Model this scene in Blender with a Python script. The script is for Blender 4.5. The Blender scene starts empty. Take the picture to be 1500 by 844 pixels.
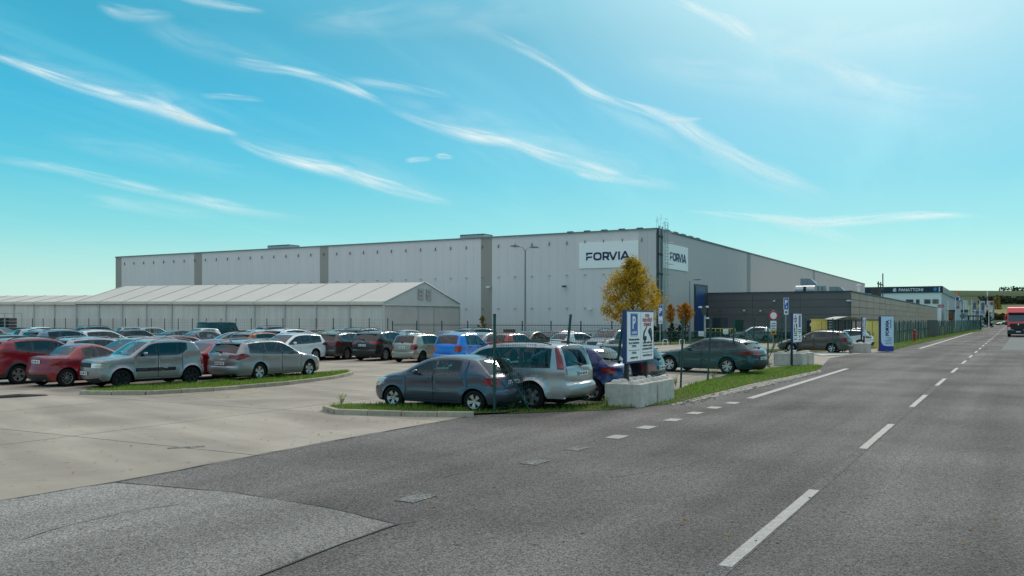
import bpy, bmesh, math, random
import numpy as np
from mathutils import Vector, Matrix
from mathutils.geometry import delaunay_2d_cdt
random.seed(7); np.random.seed(7)
SC = bpy.context.scene
COL = SC.collection
R = math.radians
# ------------------------------------------------------------------ camera
CAMH, FPX, HOR = 2.25, 1280.0, 468.0        # eye height (m), focal length and horizon row in the 1500x844 photograph
cd = bpy.data.cameras.new('camera'); cam = bpy.data.objects.new('camera', cd); COL.objects.link(cam)
cam.location = (0, 0, CAMH); cam.rotation_euler = (R(90), 0, 0)
cd.sensor_width = 36; cd.lens = 36 * FPX / 1500; cd.shift_y = (HOR - 422) / 1500
cd.clip_start = .1; cd.clip_end = 60000
SC.camera = cam
# ------------------------------------------------------------------ light
SUN_AZ, SUN_EL = R(24), R(35)              # azimuth east of +Y (to the right of straight ahead), elevation
SC.view_settings.view_transform = 'Standard'; SC.view_settings.look = 'None'
SC.view_settings.exposure = 0.22; SC.view_settings.gamma = 1
W = bpy.data.worlds.new('World'); SC.world = W; W.use_nodes = True
nt = W.node_tree; nt.nodes.clear()
def wn(t, **k):
    n = nt.nodes.new(t)
    for a, b in k.items(): setattr(n, a, b)
    return n
def lk(a, b): nt.links.new(a, b)
out = wn('ShaderNodeOutputWorld'); bg = wn('ShaderNodeBackground'); bg.inputs[1].default_value = .11
sky = wn('ShaderNodeTexSky', sky_type='NISHITA'); sky.sun_disc = False
sky.sun_elevation = SUN_EL; sky.sun_rotation = SUN_AZ; sky.air_density = 1.0; sky.dust_density = .6; sky.ozone_density = 1.0
# the photograph's sky is turquoise and pales evenly to the horizon: blend the physical sky with that measured colour by elevation, up to the top of the frame
tc = wn('ShaderNodeTexCoord'); sep = wn('ShaderNodeSeparateXYZ'); lk(tc.outputs['Generated'], sep.inputs[0])
asn = wn('ShaderNodeMath', operation='ARCSINE'); lk(sep.outputs['Z'], asn.inputs[0])
mr = wn('ShaderNodeMapRange'); lk(asn.outputs[0], mr.inputs[0]); mr.inputs[1].default_value = 0; mr.inputs[2].default_value = R(60)
rp = wn('ShaderNodeValToRGB'); lk(mr.outputs[0], rp.inputs[0])
cr = rp.color_ramp
def el_(e, c):
    x = cr.elements.new(e / 60.); x.color = (*c, 1)
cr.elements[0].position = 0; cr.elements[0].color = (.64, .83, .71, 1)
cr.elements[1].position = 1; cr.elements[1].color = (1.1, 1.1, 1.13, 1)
el_(2.2, (.50, .81, .74)); el_(5.5, (.22, .70, .74)); el_(9, (.08, .57, .73)); el_(13, (.03, .47, .70)); el_(18, (.024, .40, .59)); el_(24, (.07, .47, .65)); el_(34, (.45, .66, .80)); el_(46, (.98, 1.0, 1.05))  # stops above the frame are an added near-white fill that brightens shaded walls
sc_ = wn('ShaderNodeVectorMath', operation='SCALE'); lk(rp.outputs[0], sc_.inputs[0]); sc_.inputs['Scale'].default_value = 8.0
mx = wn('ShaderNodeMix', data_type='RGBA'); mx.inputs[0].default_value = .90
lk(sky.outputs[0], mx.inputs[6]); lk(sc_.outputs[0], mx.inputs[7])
# aureole round the sun
sd = Vector((math.sin(SUN_AZ) * math.cos(SUN_EL), math.cos(SUN_AZ) * math.cos(SUN_EL), math.sin(SUN_EL)))
dt = wn('ShaderNodeVectorMath', operation='DOT_PRODUCT'); lk(tc.outputs['Generated'], dt.inputs[0]); dt.inputs[1].default_value = sd
ac = wn('ShaderNodeMath', operation='ARCCOSINE'); lk(dt.outputs['Value'], ac.inputs[0])
g1 = wn('ShaderNodeMapRange', interpolation_type='SMOOTHERSTEP'); lk(ac.outputs[0], g1.inputs[0])
g1.inputs[1].default_value = 0; g1.inputs[2].default_value = R(37); g1.inputs[3].default_value = 1; g1.inputs[4].default_value = 0
g2 = wn('ShaderNodeMapRange', interpolation_type='SMOOTHERSTEP'); lk(ac.outputs[0], g2.inputs[0])
g2.inputs[1].default_value = 0; g2.inputs[2].default_value = R(52); g2.inputs[3].default_value = .27; g2.inputs[4].default_value = 0
# thin veil of high cirrus, streaked one way
mp0 = wn('ShaderNodeMapping'); mp = wn('ShaderNodeMapping'); dv = wn('ShaderNodeVectorMath', operation='DIVIDE'); cmb = wn('ShaderNodeCombineXYZ')
zc = wn('ShaderNodeMath', operation='ADD'); zc.inputs[1].default_value = .10; lk(sep.outputs['Z'], zc.inputs[0])
for i in range(3): lk(zc.outputs[0], cmb.inputs[i])
lk(tc.outputs['Generated'], dv.inputs[0]); lk(cmb.outputs[0], dv.inputs[1]); lk(dv.outputs[0], mp0.inputs[0]); lk(mp0.outputs[0], mp.inputs[0])
mp0.inputs['Rotation'].default_value = (0, 0, R(-68)); mp.inputs['Scale'].default_value = (.30, 1.9, 0.0)
nz = wn('ShaderNodeTexNoise'); nz.inputs['Scale'].default_value = 1.5; nz.inputs['Detail'].default_value = 9; nz.inputs['Roughness'].default_value = .58; nz.inputs['Distortion'].default_value = .5
lk(mp.outputs[0], nz.inputs['Vector'])
vm = wn('ShaderNodeMapRange', interpolation_type='SMOOTHSTEP'); lk(nz.outputs[0], vm.inputs[0]); vm.inputs[1].default_value = .46; vm.inputs[2].default_value = .82; vm.inputs[4].default_value = .22
mxg = wn('ShaderNodeMix', data_type='RGBA'); mxv = wn('ShaderNodeMix', data_type='RGBA')
sm = wn('ShaderNodeMath', operation='MAXIMUM'); lk(g1.outputs[0], sm.inputs[0]); lk(g2.outputs[0], sm.inputs[1])
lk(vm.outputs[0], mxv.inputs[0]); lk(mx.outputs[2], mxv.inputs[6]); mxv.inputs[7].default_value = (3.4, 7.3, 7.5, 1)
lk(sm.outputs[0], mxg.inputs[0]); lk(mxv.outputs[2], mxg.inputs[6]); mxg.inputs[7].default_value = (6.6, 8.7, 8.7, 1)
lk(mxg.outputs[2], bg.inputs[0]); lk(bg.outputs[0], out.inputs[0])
sl = bpy.data.lights.new('sun', 'SUN'); sl.energy = 1.6; sl.angle = R(11); sl.color = (1, .93, .82)
so = bpy.data.objects.new('sun', sl); COL.objects.link(so); so.rotation_euler = (-sd).to_track_quat('-Z', 'Y').to_euler(); so.location = (0, 0, 50)

# ------------------------------------------------------------------ helpers
def G(px, py):                       # photograph pixel of a point on the ground -> its place
    Y = CAMH * FPX / (py - HOR); return Vector(((px - 750) / FPX * Y, Y, 0))
def X_(px, Y): return (px - 750) / FPX * Y
def Z_(py, Y): return CAMH - (py - HOR) / FPX * Y
MATS = {}
def mat(name, col, rough=.6, metal=0., noise=None, bump=None, spec=.5, coat=0., emit=None, streak=None, alpha=1.0, vary=0., speck=None, tr=0.):
    """noise=(scale, amount[, second colour]); bump=(scale, strength, distance); streak=(amount) vertical dirt"""
    if name in MATS: return MATS[name]
    m = bpy.data.materials.new(name); m.use_nodes = True; MATS[name] = m
    t = m.node_tree; b = t.nodes['Principled BSDF']
    b.inputs['Base Color'].default_value = (*col, 1); b.inputs['Roughness'].default_value = rough
    b.inputs['Metallic'].default_value = metal; b.inputs['Specular IOR Level'].default_value = spec if rough < .75 else 0.04
    b.inputs['Coat Weight'].default_value = coat; b.inputs['Coat Roughness'].default_value = .04
    if emit: b.inputs['Emission Color'].default_value = (*emit[:3], 1); b.inputs['Emission Strength'].default_value = emit[3]
    src = None
    N = t.nodes.new; L = t.links.new
    if noise or bump or streak or vary or speck:
        geo = N('ShaderNodeNewGeometry')
    if noise:
        tx = N('ShaderNodeTexNoise'); tx.inputs['Scale'].default_value = noise[0]; tx.inputs['Detail'].default_value = 8; tx.inputs['Roughness'].default_value = .65
        L(geo.outputs['Position'], tx.inputs['Vector'])
        r_ = N('ShaderNodeMapRange'); r_.inputs[1].default_value = .3; r_.inputs[2].default_value = .7; L(tx.outputs[0], r_.inputs[0])
        c2 = noise[2] if len(noise) > 2 else tuple(c * (1 - noise[1]) for c in col)
        mxn = N('ShaderNodeMix'); mxn.data_type = 'RGBA'; L(r_.outputs[0], mxn.inputs[0])
        mxn.inputs[6].default_value = (*col, 1); mxn.inputs[7].default_value = (*c2, 1); src = mxn.outputs[2]
    if streak:
        mp_ = N('ShaderNodeMapping'); mp_.inputs['Scale'].default_value = (1.6, 1.6, .06); L(geo.outputs['Position'], mp_.inputs[0])
        tx = N('ShaderNodeTexNoise'); tx.inputs['Scale'].default_value = 1.6; tx.inputs['Detail'].default_value = 7; tx.inputs['Roughness'].default_value = .7; L(mp_.outputs[0], tx.inputs['Vector'])
        r_ = N('ShaderNodeMapRange'); r_.inputs[1].default_value = .42; r_.inputs[2].default_value = .72; r_.inputs[4].default_value = streak; L(tx.outputs[0], r_.inputs[0])
        mxn = N('ShaderNodeMix'); mxn.data_type = 'RGBA'; L(r_.outputs[0], mxn.inputs[0])
        if src: L(src, mxn.inputs[6])
        else: mxn.inputs[6].default_value = (*col, 1)
        mxn.inputs[7].default_value = (*[c * .45 for c in col], 1); src = mxn.outputs[2]
    if speck:
        vo = N('ShaderNodeTexVoronoi'); vo.inputs['Scale'].default_value = speck[0]; L(geo.outputs['Position'], vo.inputs['Vector'])
        hs = N('ShaderNodeSeparateColor'); L(vo.outputs['Color'], hs.inputs[0])
        r_ = N('ShaderNodeMapRange'); r_.inputs[3].default_value = 1 - speck[1]; r_.inputs[4].default_value = 1 + speck[1] * 1.3; L(hs.outputs[0], r_.inputs[0])
        mu = N('ShaderNodeVectorMath'); mu.operation = 'SCALE'; L(r_.outputs[0], mu.inputs['Scale'])
        if src: L(src, mu.inputs[0])
        else: mu.inputs[0].default_value = col
        src = mu.outputs[0]
    if vary:
        oi = N('ShaderNodeObjectInfo'); r_ = N('ShaderNodeMapRange'); r_.inputs[3].default_value = 1 - vary; r_.inputs[4].default_value = 1 + vary; L(oi.outputs['Random'], r_.inputs[0])
        mu = N('ShaderNodeVectorMath'); mu.operation = 'SCALE'; L(r_.outputs[0], mu.inputs['Scale'])
        if src: L(src, mu.inputs[0])
        else: mu.inputs[0].default_value = col
        src = mu.outputs[0]
    if src: L(src, b.inputs['Base Color'])
    if tr:
        om_ = t.nodes['Material Output']; tl_ = N('ShaderNodeBsdfTranslucent'); ms_ = N('ShaderNodeMixShader'); ms_.inputs[0].default_value = tr
        if src: L(src, tl_.inputs[0])
        else: tl_.inputs[0].default_value = (*col, 1)
        L(b.outputs[0], ms_.inputs[1]); L(tl_.outputs[0], ms_.inputs[2]); L(ms_.outputs[0], om_.inputs[0])
    if bump:
        tx = N('ShaderNodeTexNoise'); tx.inputs['Scale'].default_value = bump[0]; tx.inputs['Detail'].default_value = 4; L(geo.outputs['Position'], tx.inputs['Vector'])
        bp = N('ShaderNodeBump'); bp.inputs['Strength'].default_value = bump[1]; bp.inputs['Distance'].default_value = bump[2]; L(tx.outputs[0], bp.inputs['Height']); L(bp.outputs[0], b.inputs['Normal'])
    return m
def glassmat(name, tint, refl_rough=.02, f0=.06):
    if name in MATS: return MATS[name]
    m = bpy.data.materials.new(name); m.use_nodes = True; MATS[name] = m
    t = m.node_tree; t.nodes.clear(); N = t.nodes.new; L = t.links.new
    o = N('ShaderNodeOutputMaterial'); a = N('ShaderNodeBsdfTransparent'); a.inputs[0].default_value = (*tint, 1)
    g = N('ShaderNodeBsdfGlossy'); g.inputs['Roughness'].default_value = refl_rough; g.inputs[0].default_value = (.95, .97, 1, 1)
    f = N('ShaderNodeFresnel'); f.inputs[0].default_value = 1.5
    ad = N('ShaderNodeMath'); ad.operation = 'MULTIPLY_ADD'; ad.inputs[1].default_value = 1.1; ad.inputs[2].default_value = f0; ad.use_clamp = True; L(f.outputs[0], ad.inputs[0])
    s = N('ShaderNodeMixShader'); L(ad.outputs[0], s.inputs[0]); L(a.outputs[0], s.inputs[1]); L(g.outputs[0], s.inputs[2]); L(s.outputs[0], o.inputs[0])
    return m
def tag(o, label=None, cat=None, group=None, kind=None):
    if label: o['label'] = label
    if cat: o['category'] = cat
    if group: o['group'] = group
    if kind: o['kind'] = kind
    return o
def empty(name, loc=(0, 0, 0), rz=0., link=True):
    o = bpy.data.objects.new(name, None); o.empty_display_size = .2
    o.location = loc; o.rotation_euler = (0, 0, rz)
    if link: COL.objects.link(o)
    return o
class MB:
    """collects faces of boxes, tubes, discs... and links them as one mesh object"""
    def __init__(s): s.v = []; s.f = []; s.mi = []; s.cur = 0
    def add(s, vs, fs):
        n = len(s.v); s.v += [tuple(v) for v in vs]; s.f += [tuple(i + n for i in f) for f in fs]; s.mi += [s.cur] * len(fs); return s
    def box(s, c, d, rz=0., M=None):
        x, y, z = d[0] / 2, d[1] / 2, d[2] / 2
        vs = [Vector((a * x, b * y, e * z)) for e in (-1, 1) for a, b in ((-1, -1), (1, -1), (1, 1), (-1, 1))]
        m = Matrix.Translation(c) @ (M if M else Matrix.Rotation(rz, 4, 'Z'))
        return s.add([m @ v for v in vs], [(3, 2, 1, 0), (4, 5, 6, 7), (0, 1, 5, 4), (1, 2, 6, 5), (2, 3, 7, 6), (3, 0, 4, 7)])
    def tube(s, a, b, r, r2=None, n=8, cap=True):
        a = Vector(a); b = Vector(b); r2 = r if r2 is None else r2
        q = (b - a).to_track_quat('Z', 'Y')
        vs = []
        for p, rr in ((a, r), (b, r2)):
            vs += [p + q @ Vector((rr * math.cos(2 * math.pi * i / n), rr * math.sin(2 * math.pi * i / n), 0)) for i in range(n)]
        fs = [(i, (i + 1) % n, n + (i + 1) % n, n + i) for i in range(n)]
        if cap: fs += [tuple(range(n - 1, -1, -1)), tuple(range(n, 2 * n))]
        return s.add(vs, fs)
    def path(s, pts, r, n=6):
        for a, b in zip(pts[:-1], pts[1:]): s.tube(a, b, r, n=n)
        return s
    def lathe(s, prof, M=Matrix.Identity(4), n=24):      # prof: (radius, height) round local Z
        vs = []; k = len(prof)
        for i in range(n):
            a = 2 * math.pi * i / n
            vs += [M @ Vector((r * math.cos(a), r * math.sin(a), z)) for r, z in prof]
        fs = [(i * k + j, ((i + 1) % n) * k + j, ((i + 1) % n) * k + j + 1, i * k + j + 1) for i in range(n) for j in range(k - 1)]
        return s.add(vs, fs)
    def prism(s, poly, axis_pt, d1, d2, nrm, t):         # polygon in plane (d1,d2) at axis_pt, extruded t along nrm
        P = [Vector(axis_pt) + Vector(d1) * x + Vector(d2) * y for x, y in poly]; n = len(P); w = Vector(nrm) * t
        return s.add(P + [p + w for p in P], [tuple(range(n)), tuple(range(2 * n - 1, n - 1, -1))] + [(i, n + i, n + (i + 1) % n, (i + 1) % n) for i in range(n)])
    def mesh(s, name, mats=()):
        me = bpy.data.meshes.new(name); me.from_pydata(s.v, [], s.f)
        for m in (mats if isinstance(mats, (list, tuple)) else [mats]): me.materials.append(m)
        if any(s.mi): me.polygons.foreach_set('material_index', s.mi)
        me.update(); return me
    def build(s, name, mats=(), parent=None, smooth=False, link=True, recalc=False):
        me = s.mesh(name, mats)
        if recalc:
            b = bmesh.new(); b.from_mesh(me); bmesh.ops.recalc_face_normals(b, faces=b.faces); b.to_mesh(me); b.free()
        if smooth: me.polygons.foreach_set('use_smooth', [True] * len(me.polygons)); me.set_sharp_from_angle(angle=R(40))
        return obj(name, me, parent, link)
def obj(name, me, parent=None, link=True, loc=None, rz=None):
    o = bpy.data.objects.new(name, me)
    if parent is not None: o.parent = parent
    if loc is not None: o.location = loc
    if rz is not None: o.rotation_euler = (0, 0, rz)
    if link: COL.objects.link(o)
    return o
def bevel(o, w, seg=2):
    m = o.modifiers.new('bevel', 'BEVEL'); m.width = w; m.segments = seg; m.limit_method = 'ANGLE'; return o
KIDS = {}
def copy_tree(o, parent=None, paint=None, skip=(), swap=None):
    if o.name.split('.')[0] in skip: return None
    c = o.copy(); COL.objects.link(c); c.parent = parent
    if swap and o.type == 'MESH':
        for i, s in enumerate(o.data.materials):
            if s and s.name in swap: c.material_slots[i].link = 'OBJECT'; c.material_slots[i].material = swap[s.name]
    for ch in KIDS.get(o, ()): copy_tree(ch, c, paint, skip, swap)
    return c
# ------------------------------------------------------------------ cars
M_PAINT = mat('car_paint', (.3, .3, .32), .3, .3, coat=1)
def paint(name, c, metal=.45, rough=.30): return mat('paint_' + name, c, rough, metal, spec=.45, coat=.75, noise=(260, .12) if metal > .2 else None)
M_BLK = mat('black_plastic', (.018, .018, .02), .55)
M_TRIM = mat('pillar_black', (.008, .008, .01), .16, coat=.6)
M_TYRE = mat('tyre_rubber', (.018, .018, .018), .85, bump=(90, .3, .004))
M_RIM = mat('rim_alloy', (.55, .56, .58), .28, .85)
M_RIMB = mat('rim_black', (.02, .02, .022), .35, .3)
M_DARK = mat('underbody_dark', (.012, .012, .012), .9)
M_INT = mat('cabin_cloth', (.03, .034, .038), .9)
M_CHROME = mat('chrome', (.75, .77, .8), .12, 1)
M_GL = glassmat('car_glass', (.42, .64, .63), f0=.015)
M_GLD = glassmat('car_glass_privacy', (.045, .075, .085), f0=.02)
M_HEADL = mat('headlight_glass', (.62, .66, .7), .08, .5, coat=1)
M_TAIL = mat('taillight_red', (.26, .006, .010), .15, coat=1)
M_PLATE = mat('plate_white', (.72, .72, .70), .4)
M_PLB = mat('plate_ink', (.02, .02, .03), .5)
M_PLBLUE = mat('plate_blue', (.02, .07, .35), .5)
def catmull(P, n=4):
    P = [np.array(p, float) for p in P]; o = []
    for i in range(len(P) - 1):
        p0 = P[max(i - 1, 0)]; p1 = P[i]; p2 = P[i + 1]; p3 = P[min(i + 2, len(P) - 1)]
        d = [max(np.linalg.norm(a - b), 1e-6) ** .5 for a, b in ((p0, p1), (p1, p2), (p2, p3))]
        if i == 0: d[0] = d[1]
        if i == len(P) - 2: d[2] = d[1]
        m1 = ((p1 - p0) / d[0] - (p2 - p0) / (d[0] + d[1]) + (p2 - p1) / d[1]) * d[1] if i else p2 - p1
        m2 = ((p2 - p1) / d[1] - (p3 - p1) / (d[1] + d[2]) + (p3 - p2) / d[2]) * d[1] if i < len(P) - 2 else p2 - p1
        for k in range(n):
            t = k / n; o.append((2 * t**3 - 3 * t**2 + 1) * p1 + (t**3 - 2 * t**2 + t) * m1 + (-2 * t**3 + 3 * t**2) * p2 + (t**3 - t**2) * m2)
    o.append(P[-1]); return np.array(o)
def inpoly(poly, x, y):
    n = len(poly); c = np.zeros(len(x), bool); j = n - 1
    for i in range(n):
        xi, yi = poly[i]; xj, yj = poly[j]
        if yi != yj: c ^= ((yi > y) != (yj > y)) & (x < (xj - xi) * (y - yi) / (yj - yi) + xi)
        j = i
    return c
def segdist(P, Q):                   # distance of points P (n,2) to polyline Q
    d = np.full(len(P), 1e9)
    for a, b in zip(Q[:-1], Q[1:]):
        ab = b - a; t = np.clip(((P - a) @ ab) / max(ab @ ab, 1e-12), 0, 1)
        d = np.minimum(d, np.linalg.norm(P - (a + t[:, None] * ab), axis=1))
    return d
def wheel_meshes(r, w, style, black):
    t = MB(); k = w / 2
    t.lathe([(r * .64, -k * .8), (r * .80, -k), (r * .93, -k * .96), (r * .99, -k * .75), (r, -k * .3), (r, k * .3), (r * .99, k * .75), (r * .93, k * .96), (r * .80, k), (r * .64, k * .8)], n=28)
    tyre = t.mesh('tyre', M_TYRE); tyre.polygons.foreach_set('use_smooth', [True] * len(tyre.polygons))
    m = MB(); rr = r * .66
    m.lathe([(rr, -k * .8), (rr * .97, -k * .2), (rr * .90, k * .5), (rr * .93, k * .74), (rr, k * .8)], n=28)
    m.cur = 1
    m.lathe([(rr * .93, k * .05), (.001, k * .05)], n=20)
    m.cur = 0
    m.lathe([(.001, k * .62), (r * .10, k * .62), (r * .15, k * .45), (r * .15, 0)], n=14)
    ns, tw, wd = style
    for i in range(ns):
        a = 2 * math.pi * i / ns + .2
        for s in ((-tw, tw) if tw else (0,)):
            a1 = a + s * .4; a2 = a + s
            p1 = Vector((math.cos(a1), math.sin(a1), 0)); p2 = Vector((math.cos(a2), math.sin(a2), 0)); q = Vector((-math.sin(a), math.cos(a), 0)) * wd * r
            A = p1 * r * .10 + Vector((0, 0, k * .58)); B = p2 * rr * .95 + Vector((0, 0, k * .66)); dz = Vector((0, 0, k * .35))
            vs = [A - q, A + q, B + q * 1.15, B - q * 1.15]
            m.add([*vs, *[v - dz for v in vs]], [(0, 1, 2, 3), (0, 3, 7, 4), (1, 5, 6, 2)])
    rim = m.mesh('rim', [M_RIMB if black else M_RIM, M_RIMB])
    rim.polygons.foreach_set('use_smooth', [True] * len(rim.polygons)); rim.set_sharp_from_angle(angle=R(35))
    return tyre, rim
PLATE_ME = None
def plate_mesh():
    global PLATE_ME
    if PLATE_ME: return PLATE_ME
    m = MB(); m.box((0, 0, 0), (.012, .52, .11)); m.cur = 1
    for i, x in enumerate((-.16, -.115, -.03, .015, .06, .14, .185)): m.box((.0075, x, 0), (.003, .03, .06))
    m.cur = 2; m.box((.0075, -.235, 0), (.003, .04, .10))
    PLATE_ME = m.mesh('number_plate', [M_PLATE, M_PLB, M_PLBLUE]); return PLATE_ME
def make_car(T):
    """a car of type T: local +x forward, origin on the ground under its middle"""
    L_, W_, H_, wb, fo, r = T['L'], T['W'], T['H'], T['wb'], T['fo'], T['r']
    hw = W_ / 2; fw = fo; rw = fo + wb; Ra = r + T.get('arch', .055)
    prof = catmull(T['prof'], 4); P = len(prof)
    keys = [i * 4 for i in range(len(T['prof']))]
    belt = np.array(T['belt']); zb = lambda d: np.interp(d, belt[:, 0], belt[:, 1])
    rrE = T.get('edge', .10); tum = T.get('tumble', .17); ff = T.get('nose', .30); fr = T.get('tail', .16); box = T.get('box', 0)
    def Yf(d, z):
        d = np.asarray(d, float); z = np.asarray(z, float)
        q = np.stack([d, z], 1); dist = segdist(q, prof)
        y = np.full(len(d), hw)
        y -= ff * hw * np.clip(1 - d / (.95), 0, 1) ** 2.6
        y -= fr * hw * np.clip(1 - (L_ - d) / .75, 0, 1) ** 2.4
        y -= .055 * np.clip((.50 - z) / .32, 0, 1) ** 1.6
        b = zb(d); up = np.clip((z - b) / max(H_ - .95, .3), 0, 1.4)
        y -= tum * up + .02 * np.clip((z - b) / .05, 0, 1)
        y += .016 * np.exp(-((z - (b - .10)) / .05) ** 2) - .012 * np.exp(-((z - (b - .30)) / .10) ** 2)
        for c in (fw, rw):
            rd = np.hypot(d - c, z - r); y += T.get('flare', .018) * np.exp(-((rd - Ra) / .055) ** 2) * (z < b)
        t = np.clip(1 - dist / rrE, 0, 1); y -= rrE * .75 * (1 - np.sqrt(np.clip(1 - t * t, 0, 1)))
        return y
    # offset of the outline, for window and door tops
    def offs(g):
        t = np.gradient(prof, axis=0); n = np.stack([-t[:, 1], t[:, 0]], 1); n /= np.linalg.norm(n, axis=1)[:, None] + 1e-9
        # outline runs front -> over the roof -> rear: inside is to the right of travel
        o = prof - n * g; sel = (prof[:, 1] > belt[:, 1].min() - .12); o = o[sel]; o = o[np.argsort(o[:, 0])]
        return o
    ow = offs(T.get('frame', .085)); od = offs(.04)
    zo = lambda d: np.interp(d, ow[:, 0], ow[:, 1]); zd = lambda d: np.interp(d, od[:, 0], od[:, 1])
    sill = T.get('sill', .22)
    def archz(d):
        d = np.asarray(d, float); z = np.full(d.shape, sill)
        for c in (fw, rw):
            k = np.abs(d - c) < Ra; z = np.where(k, np.maximum(z, r + np.sqrt(np.clip(Ra**2 - (d - c)**2, 0, None))), z)
        return z
    def col(d0, d1, lo, hi, n=9, inset=0.):
        ds = np.linspace(d0, d1, n); a = np.array([lo(x) for x in ds]); b = np.array([hi(x) for x in ds]); k = b - a > .015
        ds, a, b = ds[k], a[k], b[k]
        if len(ds) < 2: return None
        return [(x, z) for x, z in zip(ds, a)] + [(x, z) for x, z in zip(ds[::-1], b[::-1])]
    wins = []
    for (a, b) in T['win']: wins.append(col(a, b, lambda x: float(zb(x)) + .012, lambda x: float(zo(x)), 14))
    dlo = col(T['win'][0][0] - .06, T['win'][-1][1] + .05, lambda x: float(zb(x)) - .008, lambda x: min(float(zo(x)) + .022, float(zd(x))), 26)
    dA, dB, dC = T['doors']; g = .008
    dtop = lambda x: max(float(zb(x)) - .02, float(zd(x)) if x > T['win'][0][0] - .10 else 0)
    dbot = lambda x: max(sill + .06, float(archz(np.array([x]))[0]) + .02)
    seam = [col(a, b, dbot, dtop, 12) for a, b in ((dA, dB), (dB, dC))]
    doors = [col(a + g, b - g, lambda x: dbot(x) + g, lambda x: dtop(x) - g * .5, 12) for a, b in ((dA, dB), (dB, dC))]
    # side outline
    ds = np.linspace(L_ - .12, .12, 60); ds = np.unique(np.concatenate([ds] + [np.linspace(c - Ra + 1e-3, c + Ra - 1e-3, 15) for c in (fw, rw)]))[::-1]
    ds = ds[(ds < prof[-1][0] - .02) & (ds > prof[0][0] + .02)]
    bot = np.stack([ds, archz(ds)], 1)
    outl = [tuple(p) for p in prof] + [tuple(p) for p in bot]
    verts = list(outl); edges = [(i, (i + 1) % len(outl)) for i in range(len(outl))]
    def addloop(pl):
        n = len(verts); verts.extend([tuple(map(float, p)) for p in pl]); edges.extend([(n + i, n + (i + 1) % len(pl)) for i in range(len(pl))])
    for pl in wins + [dlo] + seam + doors:
        if pl: addloop(pl)
    claddings = []
    if T.get('clad'):
        for c in (fw, rw): claddings.append([(c + (Ra + .075) * math.cos(a), r + (Ra + .075) * math.sin(a)) for a in np.linspace(-.6, math.pi + .6, 22)])
        zc_ = sill + T.get('clad_h', .14); claddings.append([(.0, 0), (L_, 0), (L_, zc_ + .02), (L_ - .3, zc_), (.3, zc_), (0, zc_ + .02)])
        for c in claddings: addloop(c)
    band = T.get('band')
    if band: band = [(dA + .05, band[0]), (dC - .25, band[0]), (dC - .25, band[1]), (dA + .05, band[1])]; addloop(band)
    tl = T.get('tail_side'); hl = T.get('head_side')
    if tl: addloop(tl)
    if hl: addloop(hl)
    # inner sample points
    gx, gz = np.meshgrid(np.arange(.05, L_, .13), np.arange(.25, H_, .085)); gp = np.stack([gx.ravel(), gz.ravel()], 1)
    t_ = np.gradient(prof, axis=0); n_ = np.stack([-t_[:, 1], t_[:, 0]], 1); n_ /= np.linalg.norm(n_, axis=1)[:, None] + 1e-9
    for q in (.25, .6): gp = np.concatenate([gp, prof - n_ * rrE * q])
    arcs = [np.array([(c + (Ra + e) * math.cos(a), r + (Ra + e) * math.sin(a)) for a in np.linspace(-.2, math.pi + .2, 18)]) for c in (fw, rw) for e in (.03, .08)]
    gp = np.concatenate([gp] + arcs)
    ok = inpoly(outl, gp[:, 0], gp[:, 1]) & (segdist(gp, np.array(outl + [outl[0]])) > .012)
    verts.extend([tuple(map(float, p)) for p in gp[ok]])
    V, E, F, *_ = delaunay_2d_cdt([Vector(v) for v in verts], edges, [], 0, 1e-4)
    V = np.array([tuple(v) for v in V]); F = [f for f in F if len(f) == 3]; Fa = np.array(F)
    cen = V[Fa].mean(1); keep = inpoly(outl, cen[:, 0], cen[:, 1])
    cls = np.full(len(F), 'body', dtype=object)
    ins = lambda pl: inpoly(pl, cen[:, 0], cen[:, 1])
    inseam = np.zeros(len(F), bool)
    for s in seam: inseam |= ins(s)
    cls[inseam] = 'gap'
    cls[ins(doors[0])] = 'door0'; cls[ins(doors[1])] = 'door1'
    if band: cls[ins(band)] = 'band'
    k = ins(dlo); cls[k & (cls != 'gap')] = 'trim'
    for i, w in enumerate(wins):
        if w: cls[ins(w)] = 'win%d' % i
    for c in claddings:
        k = ins(c); cls[k & np.isin(cls, ['body', 'door0', 'door1'])] = 'clad'
    if tl: cls[ins(tl) & (cls == 'body')] = 'tail'
    if hl: cls[ins(hl) & (cls == 'body')] = 'head'
    cls[~keep] = ''; Yv = Yf(V[:, 0], V[:, 1])
    root = bpy.data.objects.new(T['name'], None); root.empty_display_size = .2; KIDS[root] = []
    def part(name, me, par=None, at=None):
        o = bpy.data.objects.new(name, me); p = par or root; o.parent = p; KIDS.setdefault(p, []).append(o); KIDS[o] = []
        if at is not None: o.location = at
        return o
    def side(c, sgn, off=0.):
        idx = Fa[np.isin(cls, c)] if not isinstance(c, str) else Fa[cls == c]
        if len(idx) == 0: return [], []
        u, inv = np.unique(idx, return_inverse=True); inv = inv.reshape(idx.shape)
        vs = [(L_ / 2 - V[i][0], sgn * (Yv[i] + off), V[i][1]) for i in u]
        # the CDT is counter-clockwise in (d, z) and x = -d, so flip on one side
        fs = [tuple(int(q) for q in (f if sgn > 0 else f[::-1])) for f in inv]
        return vs, fs
    def build(name, chunks, m, par=None, weld=True, sharp=30):
        mb = MB()
        for vs, fs in chunks:
            if len(vs): mb.add(vs, fs)
        if not mb.v: return None
        me = mb.mesh(name, m)
        if weld:
            b = bmesh.new(); b.from_mesh(me); bmesh.ops.remove_doubles(b, verts=b.verts, dist=2e-4); b.to_mesh(me); b.free()
        me.polygons.foreach_set('use_smooth', [True] * len(me.polygons)); me.set_sharp_from_angle(angle=R(sharp))
        return part(name, me, par)
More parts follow.
